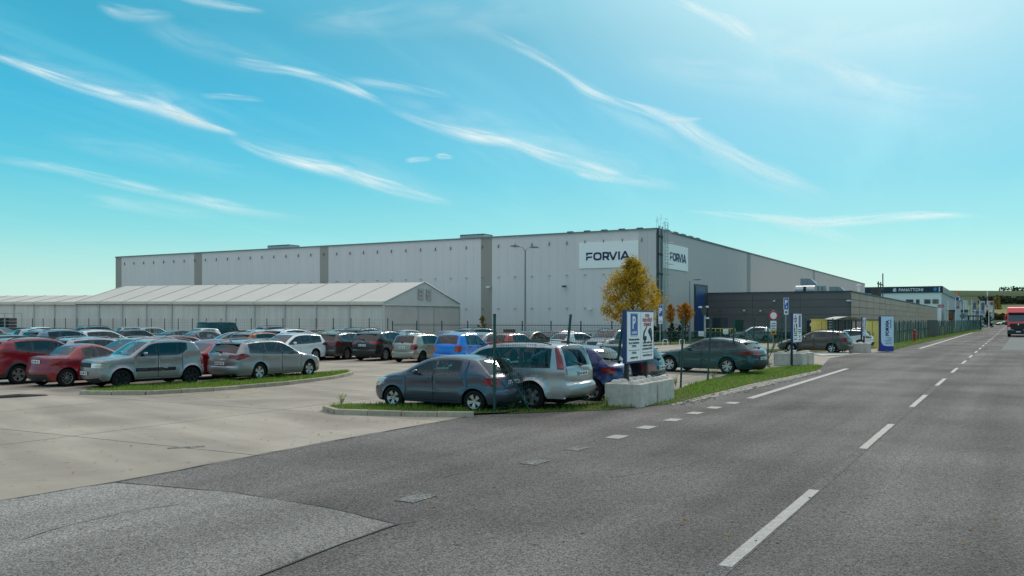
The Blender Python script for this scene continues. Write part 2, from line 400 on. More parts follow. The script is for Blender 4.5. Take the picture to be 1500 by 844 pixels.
    # ribbon over the middle
    U = np.array([-1, -.93, -.8, -.6, -.3, 0, .3, .6, .8, .93, 1]); nU = len(U)
    Yp = Yf(prof[:, 0], prof[:, 1])
    nout = n_.copy()
    nx = np.abs(n_[:, 0]); bul = .028 + .10 * nx ** 2 * (1 - .5 * box)
    frontm = (prof[:, 0] < .5); bul = bul + .05 * nx * frontm
    RV = []
    for i in range(P):
        for u in U:
            k = bul[i] * (1 - abs(u) ** 2.2); q = prof[i] + nout[i] * k
            RV.append((L_ / 2 - q[0], u * Yp[i], q[1]))
    RV = np.array(RV)
    reg = {}
    kw0, kw1, kr0, kr1 = [keys[k] for k in T['glass']]
    for i in range(P - 1):
        for j in range(nU - 1):
            uc = abs((U[j] + U[j + 1]) / 2); q = (prof[i] + prof[i + 1]) / 2; c = 'body'
            if kw0 <= i < kw1: c = 'ws' if uc < .9 else ('body')
            elif kr0 <= i < kr1: c = 'rw' if uc < .9 else T.get('rwside', 'body')
            elif i < kw0:
                if q[1] < T.get('grz', .3) or (T.get('grille') and T['grille'][0] < q[1] < T['grille'][1] and q[0] < .6 and uc < T['grille'][2]): c = 'grille'
                elif i >= keys[T.get('hood0', 4)] and uc < .95: c = 'hood'
                if T.get('hz') and T['hz'][0] < q[1] < T['hz'][1] and q[0] < .7 and uc > T['hz'][2]: c = 'headR' if U[j] < 0 else 'headL'
            else:
                if i >= kr1 and q[1] > T.get('gate', .45): c = 'gate' if uc < .94 else 'body'
                if q[1] < T.get('rb', .3) and i > kr1: c = 'lowrear'
                if T.get('tz') and i >= kr1 and T['tz'][0] < q[1] < T['tz'][1] and uc > T['tz'][2]: c = 'tailR' if U[j] < 0 else 'tailL'
                if T.get('tpil') and i >= kr0 and q[1] > T['tpil'] and uc > .9: c = 'tailR' if U[j] < 0 else 'tailL'
            reg.setdefault(c, []).append((i * nU + j, i * nU + j + 1, (i + 1) * nU + j + 1, (i + 1) * nU + j))
    def rib(c, off=0.):
        fs = [f for k in ([c] if isinstance(c, str) else c) for f in reg.get(k, [])]
        if not fs: return [], []
        u = sorted({i for f in fs for i in f}); mpv = {a: b for b, a in enumerate(u)}
        return [tuple(RV[i]) for i in u], [tuple(mpv[i] for i in f) for f in fs]
    clear, dark = M_GL, (M_GLD if T.get('privacy') else M_GL)
    build('body', [side('body', 1), side('body', -1), rib('body')], [M_PAINT])
    build('hood', [rib('hood')], [M_PAINT]); build('tailgate', [rib('gate')], [M_PAINT])
    build('windscreen', [rib('ws')], [clear]); rwo = build('rear_window', [rib('rw')], [dark])
    build('grille', [rib('grille')], [M_BLK]); build('rear_bumper_trim', [rib('lowrear')], [M_BLK])
    for n, c in (('headlight', 'head'), ('taillight', 'tail')):
        for s, k in ((1, 'L'), (-1, 'R')):
            build(n, [side(c, s), rib(c + k)], [M_HEADL if c == 'head' else M_TAIL])
    [build('cladding', [side('clad', s_, .006)], [M_BLK]) for s_ in (1, -1)]
    [build('side_moulding', [side('band', s_, .008)], [T.get('bandmat', M_BLK)]) for s_ in (1, -1)]
    [build('pillar_trim', [side('trim', s_, -.002)], [M_TRIM]) for s_ in (1, -1)]
    for s in (1, -1):
        for k in (0, 1):
            d = build('door', [side('door%d' % k, s)], [M_PAINT])
            w = build('window', [side('win%d' % k, s, -.006)], [clear if k == 0 else dark], d)
            h = MB(); hd = T['doors'][k + 1] - .20; hz = float(zb(hd)) - T.get('hdrop', .10); hy = float(Yf([hd], [hz])[0])
            h.box((L_ / 2 - hd, s * (hy + .022), hz), (.19, .022, .028)).box((L_ / 2 - hd - .08, s * (hy + .006), hz), (.02, .03, .026)).box((L_ / 2 - hd + .08, s * (hy + .006), hz), (.02, .03, .026))
            part('handle', h.mesh('handle', [T.get('handlemat', M_PAINT)]), d)
        for k in range(2, len(wins)): build('quarter_window', [side('win%d' % k, s, -.006)], [dark])
        # mirror
        m = MB(); md = T['win'][0][0] + T.get('mirror_dx', .30); mz = float(zb(md)) + .05; my = float(Yf([md], [mz])[0]) + .13
        vs = []; fs = []; nu, nv = 10, 7
        for a in range(nv + 1):
            ph = math.pi * a / nv
            for b in range(nu):
                th = 2 * math.pi * b / nu; cx = math.sin(ph) * math.cos(th); cz = math.sin(ph) * math.sin(th); cy = math.cos(ph)
                sq = lambda v: math.copysign(abs(v) ** .7, v)
                vs.append((L_ / 2 - md + sq(cx) * (.075 if cx > 0 else .03), s * (my + sq(cy) * .095), mz + .03 + sq(cz) * .065))
        for a in range(nv):
            for b in range(nu):
                f = (a * nu + b, a * nu + (b + 1) % nu, (a + 1) * nu + (b + 1) % nu, (a + 1) * nu + b); fs.append(f if s > 0 else f[::-1])
        m.add(vs, fs); m.cur = 1; m.tube((L_ / 2 - md + .01, s * (my - .16), mz - .05), (L_ / 2 - md + .01, s * (my - .02), mz + .0), .022)
        me = m.mesh('mirror', [T.get('mirmat', M_PAINT), M_BLK]); me.polygons.foreach_set('use_smooth', [True] * len(me.polygons)); part('mirror', me)
    # wheels
    ty, ri = wheel_meshes(r, .20, T.get('rim', (5, .16, .085)), T.get('rimblack'))
    for c in (fw, rw):
        for s in (1, -1):
            w = part('wheel', None, at=(L_ / 2 - c, s * (hw - .105 - T.get('track', 0)), r)); w.rotation_euler = (R(-90) if s > 0 else R(90), 0, 0)
            part('tyre', ty, w); part('rim', ri, w)
    # underbody, arches, cabin
    u = MB(); u.box((0, 0, .33), (L_ - .5, W_ - .52, .30)).box((0, 0, .30), (wb - 2 * Ra - .02, W_ - .22, .16))
    u.box((L_ / 2 - fo, 0, .55), (.9, W_ - .56, .35)).box((L_ / 2 - rw, 0, .5), (.7, W_ - .56, .3))
    for c in (fw, rw):
        for s in (1, -1):
            arc = [(math.cos(a) * (Ra + .01), math.sin(a) * (Ra + .01)) for a in np.linspace(-.15, math.pi + .15, 14)]
            vs = [(L_ / 2 - c + x, s * (hw - .03 - e), r + z) for e in (0, .28) for x, z in arc]; n = len(arc)
            u.add(vs, [(i, i + 1, n + i + 1, n + i) for i in range(n - 1)] + [tuple(range(n, 2 * n))])
    part('underbody', u.mesh('underbody', [M_DARK]))
    ca = MB(); x0 = L_ / 2 - T['win'][0][0]; fz = T.get('seat', .0)
    bz = float(zb(T['doors'][1]))
    xs = L_ / 2 - T['doors'][1] + .02
    ca.box((x0 - .15, 0, bz - .20), (.45, W_ - .30, .28))                                   # dashboard
    ca.box(((L_ / 2 - dC + x0) / 2, 0, .42 + fz), (x0 - L_ / 2 + dC + .3, W_ - .28, .06))          # floor
    def seat(x, y, w, back=.60):
        ca.box((x + .22, y, .58 + fz), (.50, w, .16)); M = Matrix.Rotation(R(-14), 4, 'Y')
        ca.box((x - .07, y, .86 + fz), (.13, w, back), M=M)
    seat(xs - .28, .37, .48); seat(xs - .28, -.37, .48)
    for y in (.37, -.37): ca.box((xs - .42, y, bz + .28), (.09, .24, .17), M=Matrix.Rotation(R(-12), 4, 'Y'))
    xr = L_ / 2 - dC + .12; seat(xr - .05, 0, W_ - .38, .55)
    for y in (.42, -.42): ca.box((xr - .20, y, bz + .17), (.08, .22, .14), M=Matrix.Rotation(R(-12), 4, 'Y'))
    if T['L'] > 4.0: ca.box((-(L_ / 2) + .55, 0, bz - .12), (.7, W_ - .4, .03))
    part('cabin_seats', ca.mesh('cabin_seats', [M_INT]))
    sw = MB(); Ms = Matrix.Translation((x0 - .46, .37, bz + .02)) @ Matrix.Rotation(R(-65), 4, 'Y')
    sw.lathe([(.165, 0), (.175, .012), (.185, 0), (.175, -.012), (.165, 0)], M=Ms, n=18); part('steering_wheel', sw.mesh('steering_wheel', [M_BLK]))
    # plates, emblem, wiper, rails, spoiler, antenna, exhaust
    def ribpt(zz, rear=True):
        best = None
        for i in range(P - 1):
            a, b = prof[i], prof[i + 1]
            if (i > kr1 if rear else i < kw0) and min(a[1], b[1]) <= zz <= max(a[1], b[1]) + 1e-6 and (rear or a[0] < .7):
                t = 0 if a[1] == b[1] else (zz - a[1]) / (b[1] - a[1]); d = a[0] + t * (b[0] - a[0]); best = (d, i); break
        return best or ((L_ if rear else 0), 0)
    pz = T.get('plate_r', .75); d, i = ribpt(pz); o = part('number_plate', plate_mesh(), at=(L_ / 2 - d - bul[i] - .012, 0, pz)); o.rotation_euler = (0, T.get('ptilt', 0), math.pi)
    pz = T.get('plate_f', .42); d, i = ribpt(pz, False); part('number_plate', plate_mesh(), at=(L_ / 2 - d + bul[i] + .012, 0, pz))
    ez = T.get('emblem', .9)
    if ez:
        d, i = ribpt(ez); e = MB(); e.lathe([(.001, .012), (.035, .010), (.045, 0)], M=Matrix.Translation((L_ / 2 - d - bul[i], 0, ez)) @ Matrix.Rotation(R(-90), 4, 'Y'), n=14); part('emblem', e.mesh('emblem', [M_CHROME]))
    gk = (kr0 + kr1) // 2; A = RV[kr1 * nU + 5]; B = RV[gk * nU + 6]; wv = MB(); up_ = Vector((-.02, 0, .012))
    wv.tube(Vector(A) + up_, Vector(B) * .35 + Vector(RV[kr1 * nU + 7]) * .65 + up_ * 1.4, .012, n=5).box(Vector(A) + up_, (.06, .08, .05)); 
    if T.get('wiper', 1): part('wiper', wv.mesh('wiper', [M_BLK]))
    if T.get('rails'):
        for s in (1, -1):
            m = MB(); pts = []
            for d in np.linspace(T['rails'][0], T['rails'][1], 9):
                zt = float(np.interp(d, prof[kw1:kr0 + 1, 0], prof[kw1:kr0 + 1, 1])); t = (d - T['rails'][0]) / (T['rails'][1] - T['rails'][0])
                yy = float(Yf([d], [zt])[0]); pts.append((L_ / 2 - d, s * (yy - .015), zt + .018 + .045 * min(1, 6 * t, 6 * (1 - t))))
            m.path(pts, .016, 6); part('roof_rail', m.mesh('roof_rail', [T.get('railmat', M_BLK)]))
    if T.get('spoiler'):
        i0 = kr0; m = MB(); a = prof[i0]; w = Yp[i0] * .93; ln, th = T['spoiler'][:2]
        xx = L_ / 2 - a[0]; vs = [(xx + .06, -w, a[1] + .028), (xx + .06, w, a[1] + .028), (xx - ln, w * .94, a[1] - .01), (xx - ln, -w * .94, a[1] - .01), (xx - .0, -w, a[1] - th), (xx - .0, w, a[1] - th), (xx - ln, w * .94, a[1] - .035), (xx - ln, -w * .94, a[1] - .035)]
        m.add(vs, [(0, 1, 2, 3), (3, 2, 6, 7), (7, 6, 5, 4), (0, 3, 7, 4), (1, 5, 6, 2)]); part('spoiler', m.mesh('spoiler', [M_TRIM if T['spoiler'][2] else M_PAINT]))
    if T.get('antenna', 1):
        i0 = kr0 - 3; a = RV[i0 * nU + 5]; m = MB(); m.tube(a, (a[0] - .10, a[1], a[2] + .03), .022, .012, 6); m.tube((a[0] - .05, 0, a[2] + .02), (a[0] - .05 - .18 * T.get('antl', .5), 0, a[2] + .02 + .28 * T.get('antl', .5)), .005, n=4); part('antenna', m.mesh('antenna', [M_BLK]))
    ex = MB(); ex.tube((-L_ / 2 + .25, -hw * .5, .24), (-L_ / 2 + .04, -hw * .5, .23), .03); part('exhaust', ex.mesh('exhaust', [M_RIM]))
    if T.get('extra'): T['extra'](part, T, RV, nU, keys, Yf, prof)
    return root
def scale_prof(p, sx=1, sz=1): return [(a * sx, b * sz) for a, b in p]
TYPES = {}
# small rounded hatchback (four doors, swept glass)
TYPES['hatch_round'] = dict(name='parked_car', L=3.83, W=1.66, H=1.43, wb=2.44, fo=.78, r=.29,
    prof=[(.16, .19), (.05, .30), (.01, .46), (.06, .62), (.22, .76), (.60, .91), (1.02, 1.00), (1.40, 1.20), (1.80, 1.375), (2.15, 1.43), (2.60, 1.435), (3.02, 1.385), (3.20, 1.33), (3.40, 1.16), (3.60, .97), (3.70, .88), (3.76, .74), (3.79, .60), (3.83, .52), (3.81, .34), (3.74, .24)],
    glass=(6, 8, 12, 14), belt=[(0, .80), (.9, .90), (1.5, .93), (2.9, .97), (3.2, 1.02), (3.83, 1.0)], win=[(1.28, 2.00), (2.09, 2.80)], doors=(1.18, 2.03, 3.02), frame=.10,
    band=(.505, .53), bandmat=M_PAINT, hz=(.58, .78, .5), head_side=[(.02, .56), (.30, .60), (.62, .83), (.40, .84), (.05, .70)],
    tz=(.68, .90, .72), tail_side=[(3.46, .83), (3.50, .90), (3.74, .88), (3.78, .70), (3.64, .70)], plate_r=.78, emblem=.93, grille=(.30, .44, .7), rim=(5, .17, .075), spoiler=(.05, .05, 1), gate=.56, antl=1)
# upright hatchback with squarer tail
TYPES['hatch'] = dict(name='parked_car', L=3.98, W=1.67, H=1.46, wb=2.46, fo=.80, r=.295,
    prof=[(.14, .19), (.03, .30), (.0, .50), (.05, .68), (.25, .80), (.70, .91), (1.10, .98), (1.48, 1.20), (1.85, 1.40), (2.2, 1.45), (2.8, 1.46), (3.42, 1.42), (3.58, 1.38), (3.70, 1.22), (3.84, .99), (3.88, .90), (3.91, .72), (3.92, .58), (3.98, .52), (3.96, .32), (3.88, .24)],
    glass=(6, 8, 12, 14), belt=[(0, .80), (.9, .90), (1.4, .92), (3.0, .96), (3.98, .98)], win=[(1.32, 2.06), (2.14, 2.86), (2.94, 3.12)], doors=(1.2, 2.10, 3.0), frame=.085, edge=.085, tumble=.15,
    hz=(.60, .80, .45), head_side=[(.02, .58), (.40, .62), (.50, .82), (.05, .76)], tz=(.68, .95, .70), tail_side=[(3.70, .70), (3.68, .93), (3.88, .95), (3.92, .66)], plate_r=.80, emblem=.95, rim=(8, 0, .06), rimblack=1, handlemat=M_BLK, mirmat=M_BLK, gate=.56)
TYPES['hatch_modern'] = dict(TYPES['hatch'], rimblack=0, rim=(5, .15, .08), privacy=1, spoiler=(.12, .06, 0), L=4.0,
    belt=[(0, .80), (.9, .90), (1.4, .93), (2.6, .99), (3.2, 1.08), (4, 1.05)], tz=(.72, .92, .55))
# tall narrow city car
TYPES['city'] = dict(TYPES['hatch'], L=3.6, W=1.60, H=1.54, wb=2.42, fo=.66, r=.28,
    prof=[(.14, .19), (.03, .30), (.0, .52), (.05, .72), (.22, .86), (.50, .96), (.82, 1.04), (1.2, 1.28), (1.55, 1.48), (1.9, 1.53), (2.5, 1.54), (3.06, 1.50), (3.20, 1.46), (3.34, 1.26), (3.46, 1.04), (3.50, .94), (3.53, .74), (3.54, .58), (3.60, .50), (3.58, .30), (3.5, .22)],
    belt=[(0, .88), (.9, .95), (1.4, .98), (3.0, 1.03), (3.6, 1.05)], win=[(1.04, 1.80), (1.88, 2.55), (2.63, 2.80)], doors=(.98, 1.84, 2.72), tz=(.68, .98, .74), tail_side=[(3.32, .70), (3.25, .98), (3.5, 1.0), (3.54, .66)], hz=(.70, .90, .5), head_side=[(.02, .66), (.35, .70), (.55, .95), (.05, .86)], rimblack=0, rim=(5, .16, .08), plate_r=.50, emblem=.92, mirmat=M_PAINT)
# micro crossover: boxy, flared arches, black side mouldings
TYPES['micro_suv'] = dict(name='parked_car', L=3.70, W=1.69, H=1.60, wb=2.435, fo=.70, r=.315, sill=.27, flare=.05, arch=.07,
    prof=[(.16, .24), (.04, .34), (.0, .52), (.01, .76), (.05, .92), (.38, 1.01), (.98, 1.08), (1.32, 1.30), (1.66, 1.52), (2.0, 1.575), (2.6, 1.59), (3.12, 1.56), (3.28, 1.51), (3.42, 1.32), (3.56, 1.10), (3.62, 1.00), (3.66, .80), (3.66, .64), (3.70, .56), (3.69, .38), (3.60, .28)],
    glass=(6, 8, 12, 14), belt=[(0, .92), (.9, 1.05), (1.4, 1.07), (2.6, 1.08), (2.78, 1.12), (2.98, 1.30), (3.7, 1.34)], win=[(1.14, 1.88), (1.97, 2.60), (2.66, 2.92)], doors=(1.10, 1.93, 2.80), frame=.085, edge=.075, tumble=.11, nose=.15,
    band=(.54, .66), bandmat=M_TRIM, hz=(.70, .86, .5), head_side=[(.0, .70), (.28, .70), (.34, .84), (.0, .87)], grille=(.70, .86, .5), grz=.40, tz=(.70, .98, .8), tail_side=[(3.52, .72), (3.48, .96), (3.66, .98), (3.68, .70)], privacy=1, rimblack=1, rim=(6, .12, .06), rails=(1.75, 3.2), railmat=M_PAINT, plate_r=.72, emblem=.92, plate_f=.52, handlemat=M_PAINT)
# modern estate
TYPES['wagon'] = dict(name='parked_car', L=4.60, W=1.80, H=1.47, wb=2.66, fo=.90, r=.325,
    prof=[(.16, .19), (.04, .28), (.0, .46), (.05, .62), (.24, .74), (.70, .87), (1.32, .97), (1.80, 1.22), (2.20, 1.40), (2.60, 1.46), (3.2, 1.47), (4.02, 1.42), (4.20, 1.37), (4.34, 1.20), (4.50, 1.00), (4.54, .90), (4.56, .74), (4.55, .58), (4.60, .50), (4.58, .32), (4.50, .24)],
    glass=(6, 8, 12, 14), belt=[(0, .78), (.9, .88), (1.5, .93), (3.0, .96), (3.9, 1.02), (4.6, 1.08)], win=[(1.58, 2.36), (2.44, 3.18), (3.24, 4.00)], doors=(1.38, 2.40, 3.42), frame=.085, edge=.10, tumble=.19,
    hz=(.56, .72, .5), head_side=[(.02, .58), (.35, .62), (.75, .80), (.40, .80), (.05, .70)], tz=(.82, .96, .5), tail_side=[(4.05, .90), (4.15, .98), (4.53, .97), (4.56, .80), (4.35, .82)], plate_r=.66, emblem=.95, grille=(.30, .62, .6), rim=(5, .20, .08), rails=(2.2, 4.05), railmat=M_PAINT, spoiler=(.16, .05, 1), gate=.50)
TYPES['wagon_dark'] = dict(TYPES['wagon'], privacy=1, railmat=M_BLK, rim=(6, .10, .05))
TYPES['wagon_swept'] = dict(TYPES['wagon'], privacy=1, L=4.64, r=.34, railmat=M_BLK, rim=(5, .24, .06), tz=(.80, .92, .3), rb=.58, frame=.10,
    prof=[(.16, .19), (.04, .28), (.0, .46), (.04, .66), (.22, .78), (.75, .90), (1.42, .99), (1.92, 1.24), (2.30, 1.40), (2.7, 1.455), (3.2, 1.45), (3.90, 1.37), (4.14, 1.30), (4.32, 1.16), (4.50, 1.02), (4.57, .95), (4.62, .84), (4.60, .66), (4.64, .56), (4.62, .34), (4.54, .24)])
# saloon with short boot, also the folding hardtop coupe
TYPES['sedan'] = dict(name='parked_car', L=4.65, W=1.80, H=1.46, wb=2.68, fo=.92, r=.325,
    prof=[(.16, .19), (.04, .28), (.0, .46), (.05, .62), (.24, .74), (.75, .87), (1.40, .96), (1.90, 1.22), (2.30, 1.39), (2.65, 1.45), (3.1, 1.45), (3.50, 1.38), (3.72, 1.31), (4.05, 1.16), (4.30, 1.04), (4.50, 1.01), (4.60, .96), (4.63, .74), (4.65, .54), (4.63, .34), (4.54, .24)],
    glass=(6, 8, 12, 14), belt=[(0, .78), (.9, .88), (1.5, .93), (3.0, .96), (4.0, 1.0), (4.6, 1.0)], win=[(1.66, 2.44), (2.52, 3.24), (3.30, 3.62)], doors=(1.48, 2.48, 3.46), frame=.085, edge=.10, tumble=.20,
    hz=(.56, .72, .5), head_side=[(.02, .58), (.35, .62), (.75, .80), (.40, .80), (.05, .70)], tz=(.76, .93, .5), tail_side=[(4.25, .82), (4.30, .93), (4.59, .94), (4.62, .74)], plate_r=.64, emblem=.9, grille=(.30, .62, .6), rim=(5, .22, .09), wiper=0, gate=.50)
TYPES['coupe'] = dict(TYPES['sedan'], L=3.84, W=1.67, H=1.38, wb=2.44, fo=.80, r=.30,
    prof=[(.16, .19), (.05, .28), (.01, .46), (.06, .62), (.24, .76), (.62, .88), (1.05, .95), (1.45, 1.17), (1.80, 1.32), (2.0, 1.37), (2.3, 1.38), (2.55, 1.35), (2.72, 1.29), (2.95, 1.14), (3.14, 1.03), (3.50, 1.01), (3.68, .97), (3.74, .80), (3.84, .55), (3.82, .34), (3.74, .24)],
    belt=[(0, .78), (.9, .88), (1.5, .90), (3.0, .94), (3.84, .95)], win=[(1.30, 2.10), (2.16, 2.62)], doors=(1.2, 2.25, 2.30), frame=.09, tz=(.72, .90, .74), tail_side=[(3.42, .76), (3.44, .90), (3.70, .92), (3.76, .72)], rb=.44, plate_r=.84, emblem=0, rim=(9, 0, .05), antenna=0)
# estate-like soft SUV
TYPES['suv'] = dict(name='parked_car', L=4.48, W=1.85, H=1.64, wb=2.67, fo=.88, r=.35, sill=.26, arch=.06,
    prof=[(.16, .24), (.04, .34), (.0, .54), (.04, .76), (.18, .90), (.62, 1.02), (1.18, 1.10), (1.62, 1.36), (2.0, 1.56), (2.4, 1.63), (3.0, 1.64), (3.82, 1.58), (4.02, 1.52), (4.16, 1.34), (4.32, 1.12), (4.38, 1.02), (4.43, .84), (4.42, .66), (4.48, .58), (4.46, .38), (4.38, .28)],
    glass=(6, 8, 12, 14), belt=[(0, .92), (.9, 1.02), (1.5, 1.06), (2.8, 1.10), (3.5, 1.20), (3.8, 1.30), (4.5, 1.32)], win=[(1.44, 2.20), (2.28, 3.00), (3.06, 3.62)], doors=(1.26, 2.24, 3.22), frame=.085, edge=.10, tumble=.19, flare=.03,
    hz=(.68, .84, .5), head_side=[(.02, .70), (.35, .74), (.70, .92), (.40, .94), (.05, .82)], tz=(.94, 1.08, .45), tail_side=[(3.95, .96), (4.05, 1.10), (4.36, 1.08), (4.42, .92)], clad=1, privacy=1, grille=(.40, .84, .5), grz=.42, plate_r=.88, emblem=1.06, rails=(1.95, 3.85), spoiler=(.16, .05, 1), gate=.62, rb=.56, rim=(5, .18, .08))
# squarer older SUV with tall lamps beside the rear glass
TYPES['suv_boxy'] = dict(name='parked_car', L=4.50, W=1.77, H=1.68, wb=2.625, fo=.86, r=.34, sill=.30, arch=.08, flare=.06, box=1,
    prof=[(.16, .27), (.04, .36), (.0, .56), (.03, .78), (.14, .92), (.60, 1.02), (1.16, 1.08), (1.56, 1.36), (1.92, 1.58), (2.3, 1.655), (3.0, 1.68), (3.98, 1.66), (4.16, 1.62), (4.28, 1.40), (4.36, 1.12), (4.39, 1.06), (4.42, .86), (4.42, .72), (4.50, .64), (4.50, .42), (4.40, .34)],
    glass=(6, 8, 12, 14), belt=[(0, .92), (.9, 1.00), (1.5, 1.04), (4.5, 1.10)], win=[(1.42, 2.24), (2.36, 3.10), (3.20, 3.96)], doors=(1.26, 2.30, 3.26), frame=.10, edge=.075, tumble=.13, tail=.10,
    hz=(.72, .88, .5), head_side=[(.02, .72), (.35, .76), (.40, .92), (.05, .90)], tpil=1.02, tail_side=[(4.20, 1.05), (4.08, 1.60), (4.15, 1.61), (4.28, 1.38), (4.38, 1.05)], tz=(.90, 1.06, .9), grille=(.40, .84, .5), grz=.42, plate_r=.93, emblem=0, rails=(1.9, 3.95), railmat=M_BLK, gate=.72, rim=(5, 0, .14), hdrop=.13, rwside='body')
# square off-roader
TYPES['offroad'] = dict(TYPES['suv_boxy'], L=4.25, W=1.82, H=1.83, wb=2.75, fo=.65, r=.40, tumble=.08, nose=.08, tail=.03, flare=.09, edge=.05, rails=None,
    prof=[(.10, .40), (.02, .50), (.0, .64), (.0, .92), (.05, 1.06), (.5, 1.12), (1.18, 1.16), (1.36, 1.46), (1.52, 1.74), (1.72, 1.81), (2.6, 1.83), (4.0, 1.82), (4.12, 1.78), (4.16, 1.5), (4.19, 1.22), (4.20, 1.15), (4.20, 1.0), (4.20, .8), (4.25, .72), (4.25, .5), (4.15, .42)],
    belt=[(0, 1.1), (1.2, 1.14), (4.25, 1.2)], win=[(1.46, 2.15), (2.25, 2.95), (3.05, 4.05)], doors=(1.28, 2.2, 3.1), frame=.07, tpil=None, tail_side=None, tz=(.9, 1.1, .85), head_side=None, privacy=1, clad=1)
PROTO = {}
COARSE = ('steering_wheel', 'exhaust', 'wiper', 'emblem', 'antenna')
def park(typ, pcol, loc, ang, label, far=0, rimm=None, extra_swap=None, cat='car', group='cars parked in the lot', mirror=None, s=1.0, sz=1.0):
    if typ not in PROTO: PROTO[typ] = make_car(TYPES[typ])
    skip = set()
    if far >= 1: skip |= set(COARSE)
    if far >= 2: skip |= {'handle', 'underbody', 'number_plate', 'side_moulding'}
    swap = {'car_paint': pcol}
    if rimm: swap['rim_alloy'] = rimm; 
    if extra_swap: swap.update(extra_swap)
    c = copy_tree(PROTO[typ], None, None, skip, swap)
    c.name = 'parked_car'; c.location = (loc[0], loc[1], 0); c.rotation_euler = (0, 0, ang); c.scale = (s, s, s * sz)
    tag(c, label, cat, group); return c
# ------------------------------------------------------------------ setting: ground, road, lot, hill, clouds
UV = Vector((-.874, .486, 0)); VV = Vector((.486, .874, 0))        # the two directions the buildings and the lot are laid out in
A_U, A_V = math.atan2(UV.y, UV.x), math.atan2(VV.y, VV.x)
RD = Vector((.498, .867, 0)); RN = Vector((.867, -.498, 0))          # along the road, across it to the right
def sheet(name, poly, z, m, kind='structure', parent=None, sub=None):
    me = bpy.data.meshes.new(name); b = bmesh.new()
    vs = [b.verts.new((p[0], p[1], z)) for p in poly]; f = b.faces.new(vs); f.normal_update()
    if f.normal.z < 0: f.normal_flip()
    bmesh.ops.triangulate(b, faces=b.faces)
    b.to_mesh(me); b.free(); me.materials.append(m); o = obj(name, me, parent)
    if kind and parent is None: o['kind'] = kind
    return o
def asphalt_mat(name, base, patchy, warm=0.):
    m = bpy.data.materials.new(name); m.use_nodes = True; t = m.node_tree; b = t.nodes['Principled BSDF']; N = t.nodes.new; L = t.links.new
    g = N('ShaderNodeNewGeometry')
    vo = N('ShaderNodeTexVoronoi'); vo.inputs['Scale'].default_value = 78; L(g.outputs['Position'], vo.inputs[0])
    vc = N('ShaderNodeSeparateColor'); L(vo.outputs['Color'], vc.inputs[0])
    n1 = N('ShaderNodeTexNoise'); n1.inputs['Scale'].default_value = .22; n1.inputs['Detail'].default_value = 6; L(g.outputs['Position'], n1.inputs[0])
    m0 = N('ShaderNodeMapping'); m0.inputs['Rotation'].default_value = (0, 0, -math.atan2(RD.y, RD.x)); L(g.outputs['Position'], m0.inputs[0]); mp = N('ShaderNodeMapping'); mp.inputs['Scale'].default_value = (.05, 1.0, 1); L(m0.outputs[0], mp.inputs[0])
    n2 = N('ShaderNodeTexNoise'); n2.inputs['Scale'].default_value = .75; n2.inputs['Detail'].default_value = 5; L(mp.outputs[0], n2.inputs[0])
    n3 = N('ShaderNodeTexNoise'); n3.inputs['Scale'].default_value = 18; n3.inputs['Detail'].default_value = 3; L(g.outputs['Position'], n3.inputs[0])
    def mrn(x, a, c_, lo, hi, sm=False):
        r = N('ShaderNodeMapRange'); r.inputs[1].default_value = a; r.inputs[2].default_value = c_; r.inputs[3].default_value = lo; r.inputs[4].default_value = hi
        L(x, r.inputs[0]); return r.outputs[0]
    def mul(a, c_):
        r = N('ShaderNodeMath'); r.operation = 'MULTIPLY'; L(a, r.inputs[0]); L(c_, r.inputs[1]); return r.outputs[0]
    s = mul(mul(mrn(vc.outputs[0], .0, 1, .42, 1.85), mrn(n1.outputs[0], .32, .68, 1 - patchy, 1 + patchy)), mul(mrn(n2.outputs[0], .35, .65, .80, 1.20), mrn(n3.outputs[0], .3, .7, .86, 1.14)))
    cr_ = N('ShaderNodeVectorMath'); cr_.operation = 'SCALE'; cr_.inputs[0].default_value = base; L(s, cr_.inputs['Scale']); L(cr_.outputs[0], b.inputs['Base Color'])
    b.inputs['Roughness'].default_value = .85; b.inputs['Specular IOR Level'].default_value = .05
    bp = N('ShaderNodeBump'); bp.inputs['Strength'].default_value = .55; bp.inputs['Distance'].default_value = .006; L(vo.outputs['Distance'], bp.inputs['Height']); L(bp.outputs[0], b.inputs['Normal'])
    return m
M_ASPH = asphalt_mat('asphalt', (.124, .113, .107), .30)
M_ASPH2 = asphalt_mat('asphalt_patch', (.186, .175, .163), .16)
